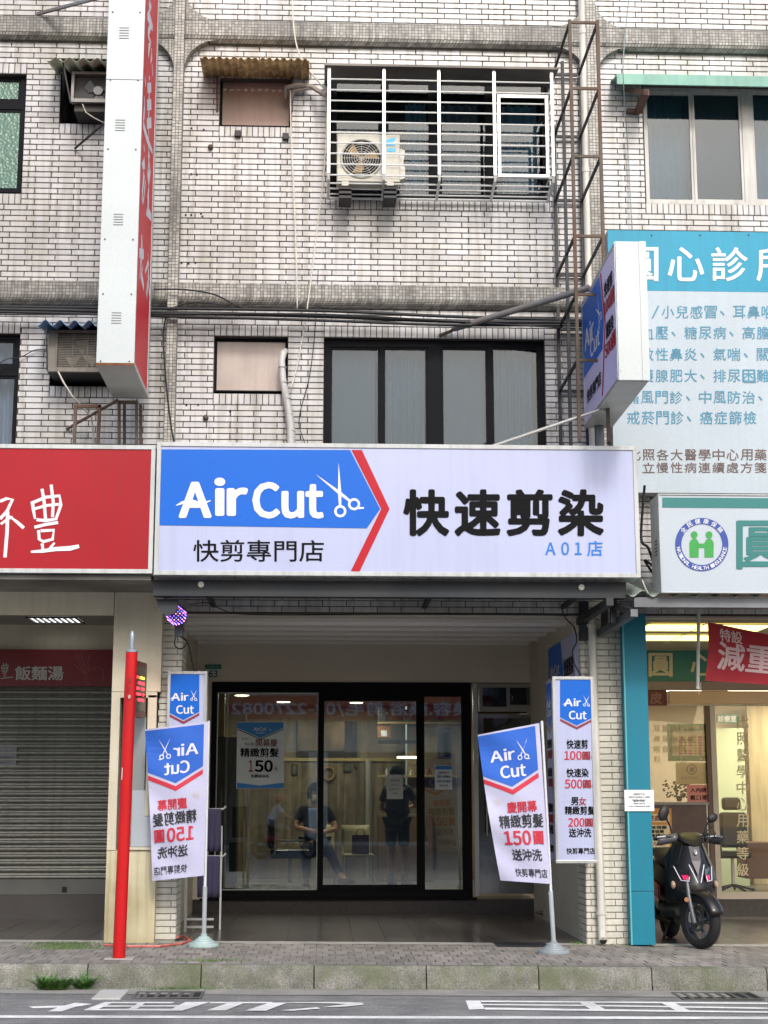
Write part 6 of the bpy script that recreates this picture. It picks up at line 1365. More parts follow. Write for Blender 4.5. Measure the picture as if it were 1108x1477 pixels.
mb = MB(); mb.add([pole_map(-.2, .145, .002), pole_map(.25, .146, .002), pole_map(.15, .158, .002), pole_map(-.1, .156, .002)], [(0, 1, 2, 3)]); mb.add([pole_map(-.75, .385, .002), pole_map(-.6, .385, .002), pole_map(-.6, .425, .002), pole_map(-.75, .425, .002)], [(0, 1, 2, 3)]); obj('paint_scratch', mb, PAPER, t)
t = thing('hose', 'red and white plastic tape lying at the foot of the beige pillar', 'tape', G(240, 1365, ZS).to_tuple())
obj('strip', MB().tube([G(150, 1363, ZS + .01), G(185, 1365, ZS + .012), G(230, 1365, ZS + .012), G(262, 1361, ZS + .012), G(275, 1356, ZS + .015), G(262, 1350, ZS + .02), G(256, 1352, ZS + .06)], .011, 6), mat('pink_red_tape', '#c96a60', .5, var=.4, vs=9), t)
bpy.data.objects['hose'].name = 'plastic_tape'

CLOTH = mat('flag_cloth', '#afafc8', .75, var=.04, bump=.12, bs=260); BLUEC = mat('flag_blue', '#2459b4', .8, var=.05)
WC = mat('flag_white_print', '#c9c9d8', .7, var=0); RC = mat('flag_red_print', '#b8273a', .7, var=0); BC = mat('flag_black_print', '#24262c', .7, var=0); GC = mat('flag_gold_print', '#c8b79c', .7, var=0)
HEM = mat('flag_hem', '#c2c3d2', .75, var=.04)
POLEM = mat('white_flag_pole', '#c9cbd2', .35, var=.05); BASEM = mat('pale_mint_base', '#9fb4b2', .5, var=.1, stain=.3, scol='#6b7a78')
def flag(label, base, top, corners, mirror, rip, greyt=False, Y=None):
    pb = G(*base, ZS)
    if Y: pb = W(base[0], base[1], Y); pb.z = ZS + slope(pb.x)
    Y = pb.y; t = thing('feather_flag', label, 'flag', pb.to_tuple())
    bm_ = mat('grey_base', '#8f979b', .5, var=.1, stain=.3, scol='#5f6668') if greyt else BASEM
    obj('base', MB().lathe([(.148, 0), (.15, .02), (.145, .032), (.11, .036), (.105, .05), (.085, .056), (.08, .07), (.06, .076), (.055, .088), (.03, .1), (.03, .12)], pb, 'z', 32), bm_, t, smooth=30)
    tp = W(*top, Y); mid = pb + (tp - pb) * .26
    obj('socket', MB().tube([pb + Vector((0, 0, .1)), mid], .022, 12), mat('grey_socket', '#9aa0a4', .5), t); obj('pole', MB().tube([pb + Vector((0, 0, .12)), tp], .014, 12), POLEM, t, smooth=60)
    TL, TR, BR, BL_ = corners
    def fm(u, v, l=0.):
        uu = 1 - u if mirror else u
        px = (TL[0] * (1 - u) + TR[0] * u) * (1 - v) + (BL_[0] * (1 - u) + BR[0] * u) * v + (rip[0] * math.sin(v * 3.1) * (1 - u)); py = (TL[1] * (1 - u) + TR[1] * u) * (1 - v) + (BL_[1] * (1 - u) + BR[1] * u) * v
        amp = (1 - u) * .9 + .1
        dy = amp * (.035 * math.sin(v * 7 + u * 2.5) + .017 * math.sin(v * 19 - u * 6) + .05 * math.sin(u * 4 + 1) * v); return W(px, py, Y - .03 + dy - l)
    obj('cloth', MB().grid(fm, 24, 60), CLOTH, t, smooth=180)
    # printed on both faces; u0..u1 measured from the free edge
    for sgn in (1, -1):
        def m2(u, v, l=0.): return fm((1 - u) if mirror else u, v, sgn * (l + .0045))
        e = (lambda a, b: (a, b))
        def strip(pts, m, nm, l=0., seg=14):
            """pts: list of (u, vtop, vbot) columns"""
            mb = MB(); n = seg; cols = []
            for i in range(n + 1):
                u = pts[0][0] + (pts[-1][0] - pts[0][0]) * i / n
                for a, b in zip(pts, pts[1:]):
                    if a[0] - 1e-6 <= u <= b[0] + 1e-6: f = (u - a[0]) / (b[0] - a[0]); vt = a[1] + (b[1] - a[1]) * f; vb = a[2] + (b[2] - a[2]) * f; break
                cols.append([m2(u, vt + (vb - vt) * j / 8, l) for j in range(9)])
            mb.add([p for c in cols for p in c], [(i * 9 + j, i * 9 + j + 1, (i + 1) * 9 + j + 1, (i + 1) * 9 + j) for i in range(n) for j in range(8)]); obj(nm, mb, m, t)
        U0, U1 = (0.0, .93) if not mirror else (.07, 1.0)
        um = (U0 + U1) / 2
        strip([(U0 + .001, .012, .285), (um, .012, .375), (U1, .012, .285)], BLUEC, 'blue_panel')
        strip([(U0 + .001, .305, .335), (um, .395, .427), (U1, .305, .335)], RC, 'chevron')
        T = lambda s, u0, v0, u1, v1, m, b=.03: lettering(s, u0, v0, u1, v1, lambda u, v, l=0.: m2(u, v, l + .0012), m, t, b, cuts=4)
        T('Air', .16, .125, .56, .20, WC); T('Cut', .30, .235, .72, .315, WC)
        scissors(lambda u, v, l=0.: m2(.66 + (u - .66) * 1.0, .15 + (v - .15) * .42, l + .0012), (.70, .15), .2, 62, 118, WC, t)
        T('慶開幕', .34, .475, .86, .545, RC); T('精緻剪髮', .17, .56, .95, .645, BC); T('150', .22, .665, .70, .755, RC, .035); T('圓', .76, .672, .93, .75, RC, .05); T('送沖洗', .32, .785, .88, .858, BC); T('快剪專門店', .33, .91, .96, .965, BC, .015)
        mb = MB()
        for k in range(12):
            q = k * math.pi / 6; c = (.18, .47); r0, r1 = .02, .13 if k % 2 else .09
            P = [m2(c[0] + r0 * math.cos(q - .15), c[1] + r0 * .4 * math.sin(q - .15), .001), m2(c[0] + r1 * math.cos(q), c[1] + r1 * .4 * math.sin(q), .001), m2(c[0] + r0 * math.cos(q + .15), c[1] + r0 * .4 * math.sin(q + .15), .001)]
            mb.add(P, [(0, 1, 2)])
        obj('firework_print', mb, GC, t)
    return t
flag('white and blue salon opening flag on a leaning pole beside the white brick pillar', (799, 1375), (781.5, 1040), ((689, 1060), (778, 1043), (793.5, 1275), (722, 1270)), False, (-2, 0), True)
flag('salon opening flag seen from behind with mirrored writing beside the red post', (294, 1362), (301, 1040), ((209, 1052), (301, 1041), (294, 1263), (219.5, 1271)), True, (1.5, 0), Y=15.36)
hx = {0: None}

# ================================================================ SCOOTER
SBLK = mat('scooter_black', '#1b1819', .4, .0, var=.1, coat=.12, spec=.35); SMAT = mat('matt_black_plastic', '#151516', .55, var=.08); RUB = mat('tyre_rubber', '#17171a', .85, var=.15, bump=.3, bs=150); SRED = mat('scooter_red', '#9c1430', .35, var=.05, coat=.5)
CHRM = mat('chrome', '#c9c9cc', .15, 1., var=0); LEDW = mat('white_light_strip', '#c9ccd6', .3, var=0, fine=0, emit=.08); PINKL = mat('pink_lens', '#d0215c', .25, var=0, emit=.12); AMB = mat('clear_amber_lens', '#b59a86', .2, var=0)
SP = G(985, 1350, ZS); YAWS = math.atan2(-math.cos(R(20)), math.sin(R(20)))
FWP = G(1012, 1369, ZS)
hd_ = Vector((math.sin(R(1)), -math.cos(R(1)), 0)); SP = FWP - hd_ * .65; SP.z = ZS + slope(SP.x)
t = thing('scooter', 'black scooter with a white and pink headlight parked in front of the clinic', 'scooter', SP.to_tuple(), rz=math.atan2(hd_.y, hd_.x))
SCT = t
def sob(name, mb, m, par=None, **k): return obj(name, mb, m, par or t, local=True, **k)
# local: x forward, y left (rider's), z up
def wheel(xc, R0, w, par_name, steer=0.):
    g = bpy.data.objects.new(par_name, None); COL.objects.link(g); g.parent = t; g.location = (xc, 0, R0); g.rotation_euler = (0, 0, steer)
    prof = []
    for i in range(13): q = math.pi * i / 12; prof.append((R0 - .048 + .048 * math.sin(q), -w / 2 * math.cos(q)))
    prof = [(R0 - .085, -w / 2 * .8)] + prof + [(R0 - .085, w / 2 * .8)]
    tm = MB(); k = 40
    for r, h in prof:
        for j in range(k): q = 2 * math.pi * j / k; tm.v.append(Vector((r * math.cos(q), h, r * math.sin(q))))
    for i in range(len(prof) - 1):
        for j in range(k): tm.f.append((i * k + j, i * k + (j + 1) % k, (i + 1) * k + (j + 1) % k, (i + 1) * k + j))
    obj('tyre', tm, RUB, g, local=True, smooth=60)
    rm = MB().lathe([(R0 - .08, -.04), (R0 - .095, -.035), (R0 - .10, 0), (R0 - .095, .035), (R0 - .08, .04)], (0, 0, 0), 'y', 32, cap=False); 
    for k2 in range(5):
        q = 2 * math.pi * k2 / 5
        for dq in (-.14, .14): rm.tube([(.03 * math.cos(q), 0, .03 * math.sin(q)), ((R0 - .095) * math.cos(q + dq), 0, (R0 - .095) * math.sin(q + dq))], .011, 6)
    rm.lathe([(.04, -.05), (.04, .05)], (0, 0, 0), 'y', 16); obj('rim', rm, mat('dark_rim', '#56565a', .3, .7, var=.05), g, local=True)
    obj('brake_disc', MB().lathe([(.075, -.050), (.1, -.052), (.1, -.046), (.075, -.046)], (0, 0, 0), 'y', 28, cap=False), mat('disc_steel', '#56575a', .35, .8), g, local=True)
    return g
RW = .265
fw = wheel(.65, RW, .105, 'front_wheel', R(27)); rw = wheel(-.62, RW, .13, 'rear_wheel')
# fork, on the rider's right (camera's left) the silver leg shows
def frot(p): q = R(27); x, y = p[0] - .65, p[1]; return (.65 + x * math.cos(q) - y * math.sin(q), x * math.sin(q) + y * math.cos(q), p[2])
for sy in (-1, 1): sob('fork', MB().tube([frot((.66, sy * .085, .25)), frot((.60, sy * .085, .46)), frot((.54, sy * .06, .66))], [.024, .024, .018], 10), mat('dull_fork', '#5f6164', .45, .5) if sy < 0 else SMAT, smooth=60)
sob('brake_caliper', MB().box(-.03, .03, -.02, .02, -.05, .05).xform(Matrix.Translation(frot((.60, -.08, .30)))), CHRM, bevel=.008)
sob('reflector', MB().lathe([(.022, -.006), (.022, .006)], frot((.60, -.125, .47)), 'x', 16), mat('orange_reflector', '#9c6a4a', .3, var=0))
def arcf(u, v):
    q = R(15 + 130 * u); r = RW + .035; y = (v - .5) * .17; rr = r - abs(v - .5) ** 2 * .16
    return frot((.65 + rr * math.cos(q), y, RW + rr * math.sin(q)))
sob('front_fender', MB().grid(arcf, 14, 8), SBLK, solid=.006, smooth=180)
def loft(secs, n=20, pw=2.6):
    """secs: (x, z, half width, half height, tilt) superellipse rings"""
    mb = MB(); k = 0
    for (x, z, hw, hh, *tt) in secs:
        tl = R(tt[0]) if tt else 0
        for j in range(n):
            q = 2 * math.pi * j / n; c, s_ = math.cos(q), math.sin(q); y = hw * math.copysign(abs(c) ** (2 / pw), c); h = hh * math.copysign(abs(s_) ** (2 / pw), s_)
            mb.v.append(Vector((x - h * math.sin(tl), y, z + h * math.cos(tl))))
    for i in range(len(secs) - 1):
        for j in range(n): mb.f.append((i * n + j, i * n + (j + 1) % n, (i + 1) * n + (j + 1) % n, (i + 1) * n + j))
    mb.f.append(tuple(range(n))); mb.f.append(tuple((len(secs) - 1) * n + j for j in range(n))); return mb
# front apron: shield from beak to legs
def apron(u, v):
    # v 0 top .. 1 bottom ; u across
    z = 1.0 - .56 * v; a = (u - .5) * 2
    w = [.10, .17, .205, .215, .18, .10][0]
    hw = (1 - v) ** .0 * (.155 + .115 * math.sin(min(v * 1.7, 1.57)) - .12 * max(0, v - .72) / .28)
    x = .50 + .12 * v - .10 * max(0, v - .75) * 2 - .20 * abs(a) ** 2.2 + .03 * math.cos(a * 1.57) - .05 * (1 - v)
    return (x, a * hw, z)
sob('front_apron', MB().grid(apron, 16, 16), SBLK, solid=.01, smooth=35)
def ap(a, v, l=.012): p = apron((a + 1) / 2, v); return Vector((p[0] + l, p[1], p[2]))
# centre ridge and emblem
mb = MB(); mb.add([ap(-.32, .05, .02), ap(.32, .05, .02), ap(.22, .3, .045), ap(0, .55, .05), ap(-.22, .3, .045)], [(0, 1, 2, 3, 4)]); sob('centre_panel', mb, mat('scooter_grey', '#333336', .4, .1), solid=.012)
sob('emblem', MB().tube([ap(.05, .12, .05), ap(-.02, .10, .05), ap(-.07, .14, .05), ap(-.02, .18, .05), ap(.05, .165, .05), ap(.03, .14, .05)], .006, 6), CHRM)
hl = bpy.data.objects.new('headlight', None); COL.objects.link(hl); hl.parent = t
for sy in (-1, 1):
    P = [ap(sy * .82, .40, .03), ap(sy * .58, .66, .035), ap(sy * .30, .66, .045), ap(sy * .28, .42, .05)]
    obj('light_strip', MB().tube([ap(sy * .84, .40, .03), ap(sy * .60, .63, .045), ap(sy * .36, .64, .06), ap(sy * .34, .56, .06)], .0045, 6), LEDW, hl, local=True)
    obj('light_strip', MB().tube([ap(sy * .34, .36, .06), ap(sy * .06, .66, .075)], .005, 6), LEDW, hl, local=True)
    mb = MB(); mb.add([ap(sy * .68, .42, .02), ap(sy * .36, .44, .035), ap(sy * .30, .60, .035), ap(sy * .50, .63, .03)], [(0, 1, 2, 3)]); obj('lens', mb, mat('dark_lens', '#0d0d10', .1, var=0, coat=1), hl, local=True)
    mb = MB(); mb.add([ap(sy * .58, .54, .028), ap(sy * .36, .54, .04), ap(sy * .34, .62, .04), ap(sy * .50, .63, .034)], [(0, 1, 2, 3)]); obj('lens', mb, PINKL, hl, local=True)
    sob('turn_signal', MB().ball((.47, sy * .215, .60), (.05, .022, .04), 12, 8), AMB, smooth=180)
    # wing panels beside the shield
    sob('side_wing', MB().add([ap(sy * .95, .02, -.02), ap(sy * .6, .0, .02), ap(sy * .72, .36, .03), ap(sy * 1.0, .5, .0), ap(sy * 1.12, .3, -.06)], [(0, 1, 2, 3, 4)]), SBLK, solid=.012)
sob('under_beak', loft([(.50, .56, .15, .07, 10), (.56, .53, .13, .06, 10), (.62, .50, .07, .03, 10)]), SMAT, smooth=50)
# handlebar cover
q_ = R(12)
hb_ = loft([(.24, 1.02, .05, .04, 20), (.28, 1.05, .14, .06, 25), (.36, 1.06, .15, .06, 30), (.44, 1.03, .11, .05, 40), (.49, .99, .05, .02, 45)])
hb_.xform(Matrix.Translation((.36, 0, 0)) @ Matrix.Rotation(q_, 4, 'Z') @ Matrix.Translation((-.36, 0, 0))); sob('handlebar_cover', hb_, SBLK, smooth=50)
HM = Matrix.Translation((.30, 0, 0)) @ Matrix.Rotation(q_, 4, 'Z') @ Matrix.Translation((-.30, 0, 0))
for sy in (-1, 1):
    sob('handle', MB().tube([(.30, sy * .12, 1.03), (.27, sy * .25, 1.05), (.25, sy * .36, 1.05)], [.02, .018, .02], 10).xform(HM), SMAT, smooth=60)
    sob('hand_guard', MB().grid(lambda u, v: (.34 - .05 * u + .03 * math.sin(v * 3.1), sy * (.15 + .2 * u), 1.01 + .09 * v - .03 * u), 6, 6).xform(HM), mat('grey_guard', '#55555a', .35, .2) if sy < 0 else SMAT, solid=.006, smooth=180)
    sob('brake_lever', MB().tube([(.35, sy * .16, 1.06), (.36, sy * .28, 1.07), (.33, sy * .36, 1.06)], .008, 6).xform(HM), CHRM)
    sob('mirror_stem', MB().tube([(.30, sy * .17, 1.07), (.30, sy * .20, 1.17), (.32, sy * .25, 1.25)], .009, 8).xform(HM), SMAT)
    mh = MB().ball((0, 0, 0), (.028, .062, .045) if sy > 0 else (.03, .055, .085), 16, 10).xform(Matrix.Translation((.32, sy * (.265 if sy > 0 else .275), 1.25 if sy > 0 else 1.30)) @ Matrix.Rotation(R(25 * sy), 4, 'X')); mh.xform(HM)
    sob('mirror', mh, SMAT, smooth=180)
sob('brake_hose', MB().tube([(.36, .14, 1.06), (.42, .2, 1.12), (.46, .16, 1.04), (.5, .1, .98)], .006, 6).tube([(.34, .1, 1.06), (.38, .22, 1.16), (.44, .24, 1.10), (.40, .2, 1.0)], .006, 6), SMAT)
# body
sob('leg_shield', loft([(.30, .72, .13, .22, -15), (.36, .72, .14, .22, -15)]), SMAT, smooth=50)
sob('floorboard', loft([(.42, .34, .19, .06), (.0, .31, .22, .06), (-.2, .34, .21, .08)]), SMAT, smooth=50)
sob('rear_body', loft([(-.10, .48, .16, .18), (-.22, .55, .21, .22), (-.45, .62, .22, .19), (-.7, .70, .17, .13), (-.92, .76, .06, .05)]), SBLK, smooth=50)
sob('red_side_panel', MB().grid(lambda u, v: (-.12 - .42 * u, -.215 - .015 * math.sin(u * 3.1), .42 + .14 * v + .1 * u), 8, 4), SRED, solid=.006, smooth=180); sob('silver_trim', MB().tube([(-.12, -.236, .54), (-.3, -.24, .53), (-.45, -.236, .545)], .006, 6), CHRM)
sob('red_side_panel', MB().grid(lambda u, v: (-.12 - .42 * u, .215 + .015 * math.sin(u * 3.1), .42 + .14 * v + .1 * u), 8, 4), SRED, solid=.006, smooth=180)
sob('seat', loft([(-.04, .75, .10, .05, 10), (-.12, .80, .17, .075, 8), (-.38, .83, .19, .06, 0), (-.5, .87, .18, .07, -15), (-.75, .88, .14, .05, -5), (-.86, .88, .08, .03)]), mat('seat_vinyl', '#1a1512', .5, var=.1), smooth=60)
sob('engine_case', loft([(-.1, .25, .08, .08), (-.35, .27, .11, .1), (-.62, .27, .1, .09), (-.75, .27, .05, .05)]), SMAT, smooth=50); sob('exhaust', MB().tube([(-.15, -.12, .2), (-.4, -.17, .22), (-.55, -.19, .27), (-.95, -.2, .36)], [.02, .025, .055, .06], 14), SMAT, smooth=60)
sob('kickstand', MB().tube([(-.25, -.1, .2), (-.2, -.16, .06), (-.22, -.17, .0), (-.16, -.19, .01)], .012, 8), SMAT); sob('tail_light', MB().box(-.97, -.93, -.06, .06, .74, .79), SRED, bevel=.01); sob('licence_plate', MB().box(-.985, -.98, -.09, .09, .5, .6), PAPER); sob('rear_mudguard', MB().prism([(-.90, -.05, .7), (-.98, -.05, .62), (-1.0, -.05, .42), (-.97, -.05, .42), (-.88, -.05, .64)], (0, .1, 0)), SMAT)

# ================================================================ PEOPLE
def skin_mesh(name, joints, edges, m, parent, sub=2, root=0):
    me = bpy.data.meshes.new(name); keys = list(joints); me.from_pydata([joints[k][0] for k in keys], [(keys.index(a), keys.index(b)) for a, b in edges], [])
    o = bpy.data.objects.new(name, me); TMP.collection.objects.link(o); md = o.modifiers.new('skin', 'SKIN'); md.use_smooth_shade = True; sm = o.modifiers.new('sub', 'SUBSURF'); sm.levels = sub; sm.render_levels = sub
    for i, k in enumerate(keys):
        r = joints[k][1]; me.skin_vertices[0].data[i].radius = (r, r) if not isinstance(r, tuple) else r; me.skin_vertices[0].data[i].use_root = (i == root)
    me.materials.append(m); TMP.view_layers[0].update()
    ev = bpy.data.meshes.new_from_object(o.evaluated_get(TMP.view_layers[0].depsgraph)); bpy.data.objects.remove(o)
    for p in ev.polygons: p.use_smooth = True
    if not ev.materials: ev.materials.append(m)
    ev.name = name; q = link(name, ev, parent); return q
SKIN = mat('skin', '#b98a6c', .5, var=.04); HAIR = mat('dark_hair', '#0d0b0a', .85, spec=.15, var=.2, bump=.5, bs=200); BLKC = mat('black_cloth', '#15161c', .85, var=.1); JEAN = mat('dark_jeans', '#1c2438', .85, var=.15); SHOE = mat('brown_shoe', '#6a5a4c', .6); LBLUE = mat('light_blue_shirt', '#7d93b8', .8, var=.08)
def person(label, loc, rz, J, shirt, trousers, shoe, hairlen=.05, mask=False, sleeve='elbow', trouser_to='ankle', height=1.0, hat=None, sock=None):
    t = thing('person', label, 'person', loc, rz=rz); V = {k: tuple(c * height for c in v) for k, v in J.items()}
    rad = dict(pelvis=.125, belly=.115, chest=.13, shl=.055, shr=.055, neck=.052, head0=.06, ell=.04, elr=.04, wrl=.027, wrr=.027, hipl=.085, hipr=.085, knl=.058, knr=.058, anl=.038, anr=.038, tol=.03, tor=.03)
    E = [('pelvis', 'belly'), ('belly', 'chest'), ('chest', 'neck'), ('neck', 'head0'), ('chest', 'shl'), ('shl', 'ell'), ('ell', 'wrl'), ('chest', 'shr'), ('shr', 'elr'), ('elr', 'wrr'), ('pelvis', 'hipl'), ('hipl', 'knl'), ('knl', 'anl'), ('anl', 'tol'), ('pelvis', 'hipr'), ('hipr', 'knr'), ('knr', 'anr'), ('anr', 'tor')]
    jj = {k: (V[k], rad[k] * height) for k in rad}
    # hands: a palm and five short fingers on each wrist
    for s in 'lr':
        w = Vector(V['wr' + s]); d = (w - Vector(V['el' + s])).normalized(); side = d.cross(Vector((0, 0, 1))); side = side.normalized() if side.length > .1 else Vector((1, 0, 0))
        jj['pm' + s] = (tuple(w + d * .07), (.034, .018)); E.append(('wr' + s, 'pm' + s))
    body = skin_mesh('body', jj, E, SKIN, t)
    fm = MB()
    for s in 'lr':
        w = Vector(V['wr' + s]); d = (w - Vector(V['el' + s])).normalized(); side = d.cross(Vector((0, 0, 1))); side = side.normalized() if side.length > .1 else Vector((1, 0, 0)); dn = side.cross(d)
        for k, (o_, L_) in enumerate(((-.028, .06), (-.01, .07), (.009, .065), (.027, .05))): b0 = w + d * .085 + side * o_; fm.tube([b0, b0 + d * L_ * .5 + dn * .008, b0 + d * L_ + dn * .025], [.0085, .008, .006], 8)
        b0 = w + d * .05 - side * .03; fm.tube([b0, b0 - side * .025 + d * .02, b0 - side * .03 + d * .05], [.01, .009, .007], 8)
    obj('fingers', fm, SKIN, t, local=True, smooth=180)
    h = Vector(V['head']); fwd = Vector(J['face']).normalized(); 
    up = Vector((0, 0, 1)); rt = fwd.cross(up).normalized(); up2 = rt.cross(fwd); B = Matrix((rt, fwd, up2)).transposed().to_4x4(); HMx = Matrix.Translation(h) @ B
    hm = MB()
    def hf(u, v):
        a = 2 * math.pi * u; b = math.pi * v; x = .074 * math.cos(a) * math.sin(b); y = .095 * math.sin(a) * math.sin(b); z = -.118 * math.cos(b)
        if z < -.02: x *= 1 - .35 * (-z - .02) / .1; y = y * (1 - .12 * (-z - .02) / .1) + .006
        return (x, y, z)
    hm.grid(hf, 20, 16); hm.ball((0, .098, -.015), (.013, .016, .022), 8, 6); hm.ball((-.076, 0, -.01), (.01, .018, .03), 8, 6); hm.ball((.076, 0, -.01), (.01, .018, .03), 8, 6)
    head = obj('head', hm.xform(HMx), SKIN, t, local=True, smooth=180)
    if mask: mk = MB().grid(lambda u, v: ((u - .5) * .13, .103 - .9 * (u - .5) ** 2 * .25 + .014 * math.sin(v * 3.1), -.02 - .075 * v), 8, 6); obj('face_mask', mk.xform(HMx), mat('pale_yellow_mask', '#cfcb96', .8), t, local=True, solid=.003, smooth=180)
    else: obj('mouth', MB().ball((0, .088, -.062), (.022, .006, .006), 8, 4).xform(HMx), mat('lips', '#8d4f45', .5), t, local=True)
    for s in (-1, 1): obj('eye', MB().ball((s * .03, .083, .012), (.011, .008, .006), 8, 6).xform(HMx), mat('eye', '#1d1614', .3), t, local=True)
    def hairf(u, v):
        a = 2 * math.pi * u; b = math.pi * (.0 + .62 * (1 - v)) ; front_ = max(0, math.sin(a)); lim = 1.0
        r = 1.13 + .03 * math.sin(9 * a + 5 * v); x = .076 * r * math.cos(a) * math.sin(b); y = .099 * r * math.sin(a) * math.sin(b) - .006; z = .125 * math.cos(b) * 1.06
        if z < .045 and front_ > .35: z = .045 + (z - .045) * .0
        if z < 0 and front_ < .35: z -= hairlen * (1 - front_ * 2)
        return (x, y, z)
    obj('hair', MB().grid(hairf, 28, 12).xform(HMx), HAIR, t, local=True, solid=.008, smooth=180)
    g = 1.16
    sj = {k: (V[k], rad[k] * height * g) for k in ('pelvis', 'belly', 'chest', 'shl', 'shr')}; sj['hem'] = (tuple(Vector(V['pelvis']) + Vector((0, 0, -.05))), .15); sj['neckb'] = (tuple(Vector(V['chest']).lerp(Vector(V['neck']), .75)), .06)
    se = [('hem', 'pelvis'), ('pelvis', 'belly'), ('belly', 'chest'), ('chest', 'shl'), ('chest', 'shr'), ('chest', 'neckb')]
    for s in 'lr':
        if sleeve == 'elbow': k = 'sl' + s; sj[k] = (tuple(Vector(V['sh' + s]).lerp(Vector(V['el' + s]), .75)), .06); se.append(('sh' + s, k))
        else: sj['el' + s] = (V['el' + s], .052); sj['w' + s] = (tuple(Vector(V['el' + s]).lerp(Vector(V['wr' + s]), .9)), .04); se += [('sh' + s, 'el' + s), ('el' + s, 'w' + s)]
    skin_mesh('shirt', sj, se, shirt, t)
    tj = {'pelvis': (V['pelvis'], .135), 'hipl': (V['hipl'], .098), 'hipr': (V['hipr'], .098)}; te = [('pelvis', 'hipl'), ('pelvis', 'hipr')]
    for s in 'lr':
        if trouser_to == 'knee': tj['k' + s] = (tuple(Vector(V['hip' + s]).lerp(Vector(V['kn' + s]), .85)), .085); te.append(('hip' + s, 'k' + s))
        else: tj['k' + s] = (V['kn' + s], .072); tj['a' + s] = (tuple(Vector(V['kn' + s]).lerp(Vector(V['an' + s]), .92)), .055); te += [('hip' + s, 'k' + s), ('k' + s, 'a' + s)]
    skin_mesh('trousers', tj, te, trousers, t)
    for s in 'lr':
        a, b = Vector(V['an' + s]), Vector(V['to' + s]); d = (b - a); d.z = 0; d.normalize(); q = math.atan2(d.y, d.x)
        zb_ = a.z - .075
        sh = MB().grid(lambda u, v: ((.12 + .155 * -math.cos(math.pi * v)) - .04, .048 * math.sin(math.pi * v) ** .6 * math.cos(2 * math.pi * u), .045 + (.045 - .02 * v) * math.sin(math.pi * v) ** .5 * math.sin(2 * math.pi * u)), 14, 10)
        obj('shoe', sh.xform(Matrix.Translation((a.x, a.y, zb_)) @ Matrix.Rotation(q, 4, 'Z')), shoe, t, local=True, smooth=180)
        if sock: obj('sock', MB().tube([tuple(a + Vector((0, 0, -.03))), tuple(a.lerp(Vector(V['kn' + s]), .3))], [.045, .048], 12), sock, t, local=True, smooth=60)
    return t
STAND = dict(pelvis=(0, 0, .93), belly=(0, .01, 1.06), chest=(0, 0, 1.28), neck=(0, .005, 1.44), head0=(0, .015, 1.50), head=(0, .02, 1.57), face=(0, 1, -.1), shl=(-.17, 0, 1.37), shr=(.17, 0, 1.37), ell=(-.24, -.02, 1.1), elr=(.25, -.02, 1.1), wrl=(-.2, .18, .98), wrr=(.22, .2, 1.0),
             hipl=(-.09, 0, .88), hipr=(.09, 0, .88), knl=(-.1, .02, .49), knr=(.1, .02, .49), anl=(-.1, 0, .09), anr=(.11, 0, .09), tol=(-.11, .13, .03), tor=(.12, .13, .03))
# standing hairdresser seen from behind, facing right and away
p = W(573, 1275, 21.9); 
J = dict(STAND); J.update(wrr=(.12, .26, 1.12), elr=(.27, .06, 1.14), wrl=(-.1, .2, 1.02), face=(.5, 1, -.25))
person('hairdresser in black standing with her back to the street behind the middle pane', (p.x, 21.9, ZT), R(-25), J, BLKC, BLKC, BLKC, hairlen=.04, trouser_to='knee', height=1.0, sock=BLKC)
SIT = dict(pelvis=(0, 0, .55), belly=(0, .0, .68), chest=(0, .02, .90), neck=(0, .05, 1.06), head0=(0, .07, 1.12), head=(0, .08, 1.19), face=(.55, 1, -.15), shl=(-.17, .02, .98), shr=(.17, .02, .98), ell=(-.24, .12, .76), elr=(.26, .12, .74), wrl=(-.04, .34, .72), wrr=(.08, .36, .70),
           hipl=(-.09, .06, .52), hipr=(.09, .06, .52), knl=(-.1, .46, .50), knr=(.14, .46, .56), anl=(-.1, .45, .09), anr=(.34, .78, .16), tol=(-.1, .58, .03), tor=(.42, .88, .12))
p = W(454, 1240, 22.4)
person('woman in a dark top and pale mask sitting on an ivory chair in the salon', (p.x, 22.45, ZT - .02), R(180), {k: (-v[0], v[1], v[2]) for k, v in SIT.items()}, BLKC, JEAN, BLKC, hairlen=.03, mask=True)
t = bpy.data.objects['person.001']; p0 = t.location
obj('shirt_front', MB().grid(lambda u, v: ((u - .5) * (.17 - .05 * v), .165 - 1.4 * (u - .5) ** 2 * .1 - .03 * (1 - v) * 0, 1.0 - .36 * v), 8, 8), LBLUE, t, local=True, solid=.004, smooth=180)
t.scale = (1.12, 1.12, 1.12)
# passer-by behind the pillar: legs in dark jeans visible
p = G(806, 1326, ZS); J = dict(STAND); J.update(knl=(-.1, .12, .5), anl=(-.1, .16, .1), tol=(-.1, .30, .04), anr=(.1, -.12, .12), knr=(.1, .04, .49), tor=(.1, .02, .04))
person('person in dark jeans and beige shoes walking in the arcade behind the right pillar sign', (W(812, 1326, p.y).x + .06, p.y, ZS + slope(1.8)), R(80), J, mat('grey_top', '#4c4f58', .8), JEAN, SHOE, trouser_to='ankle')


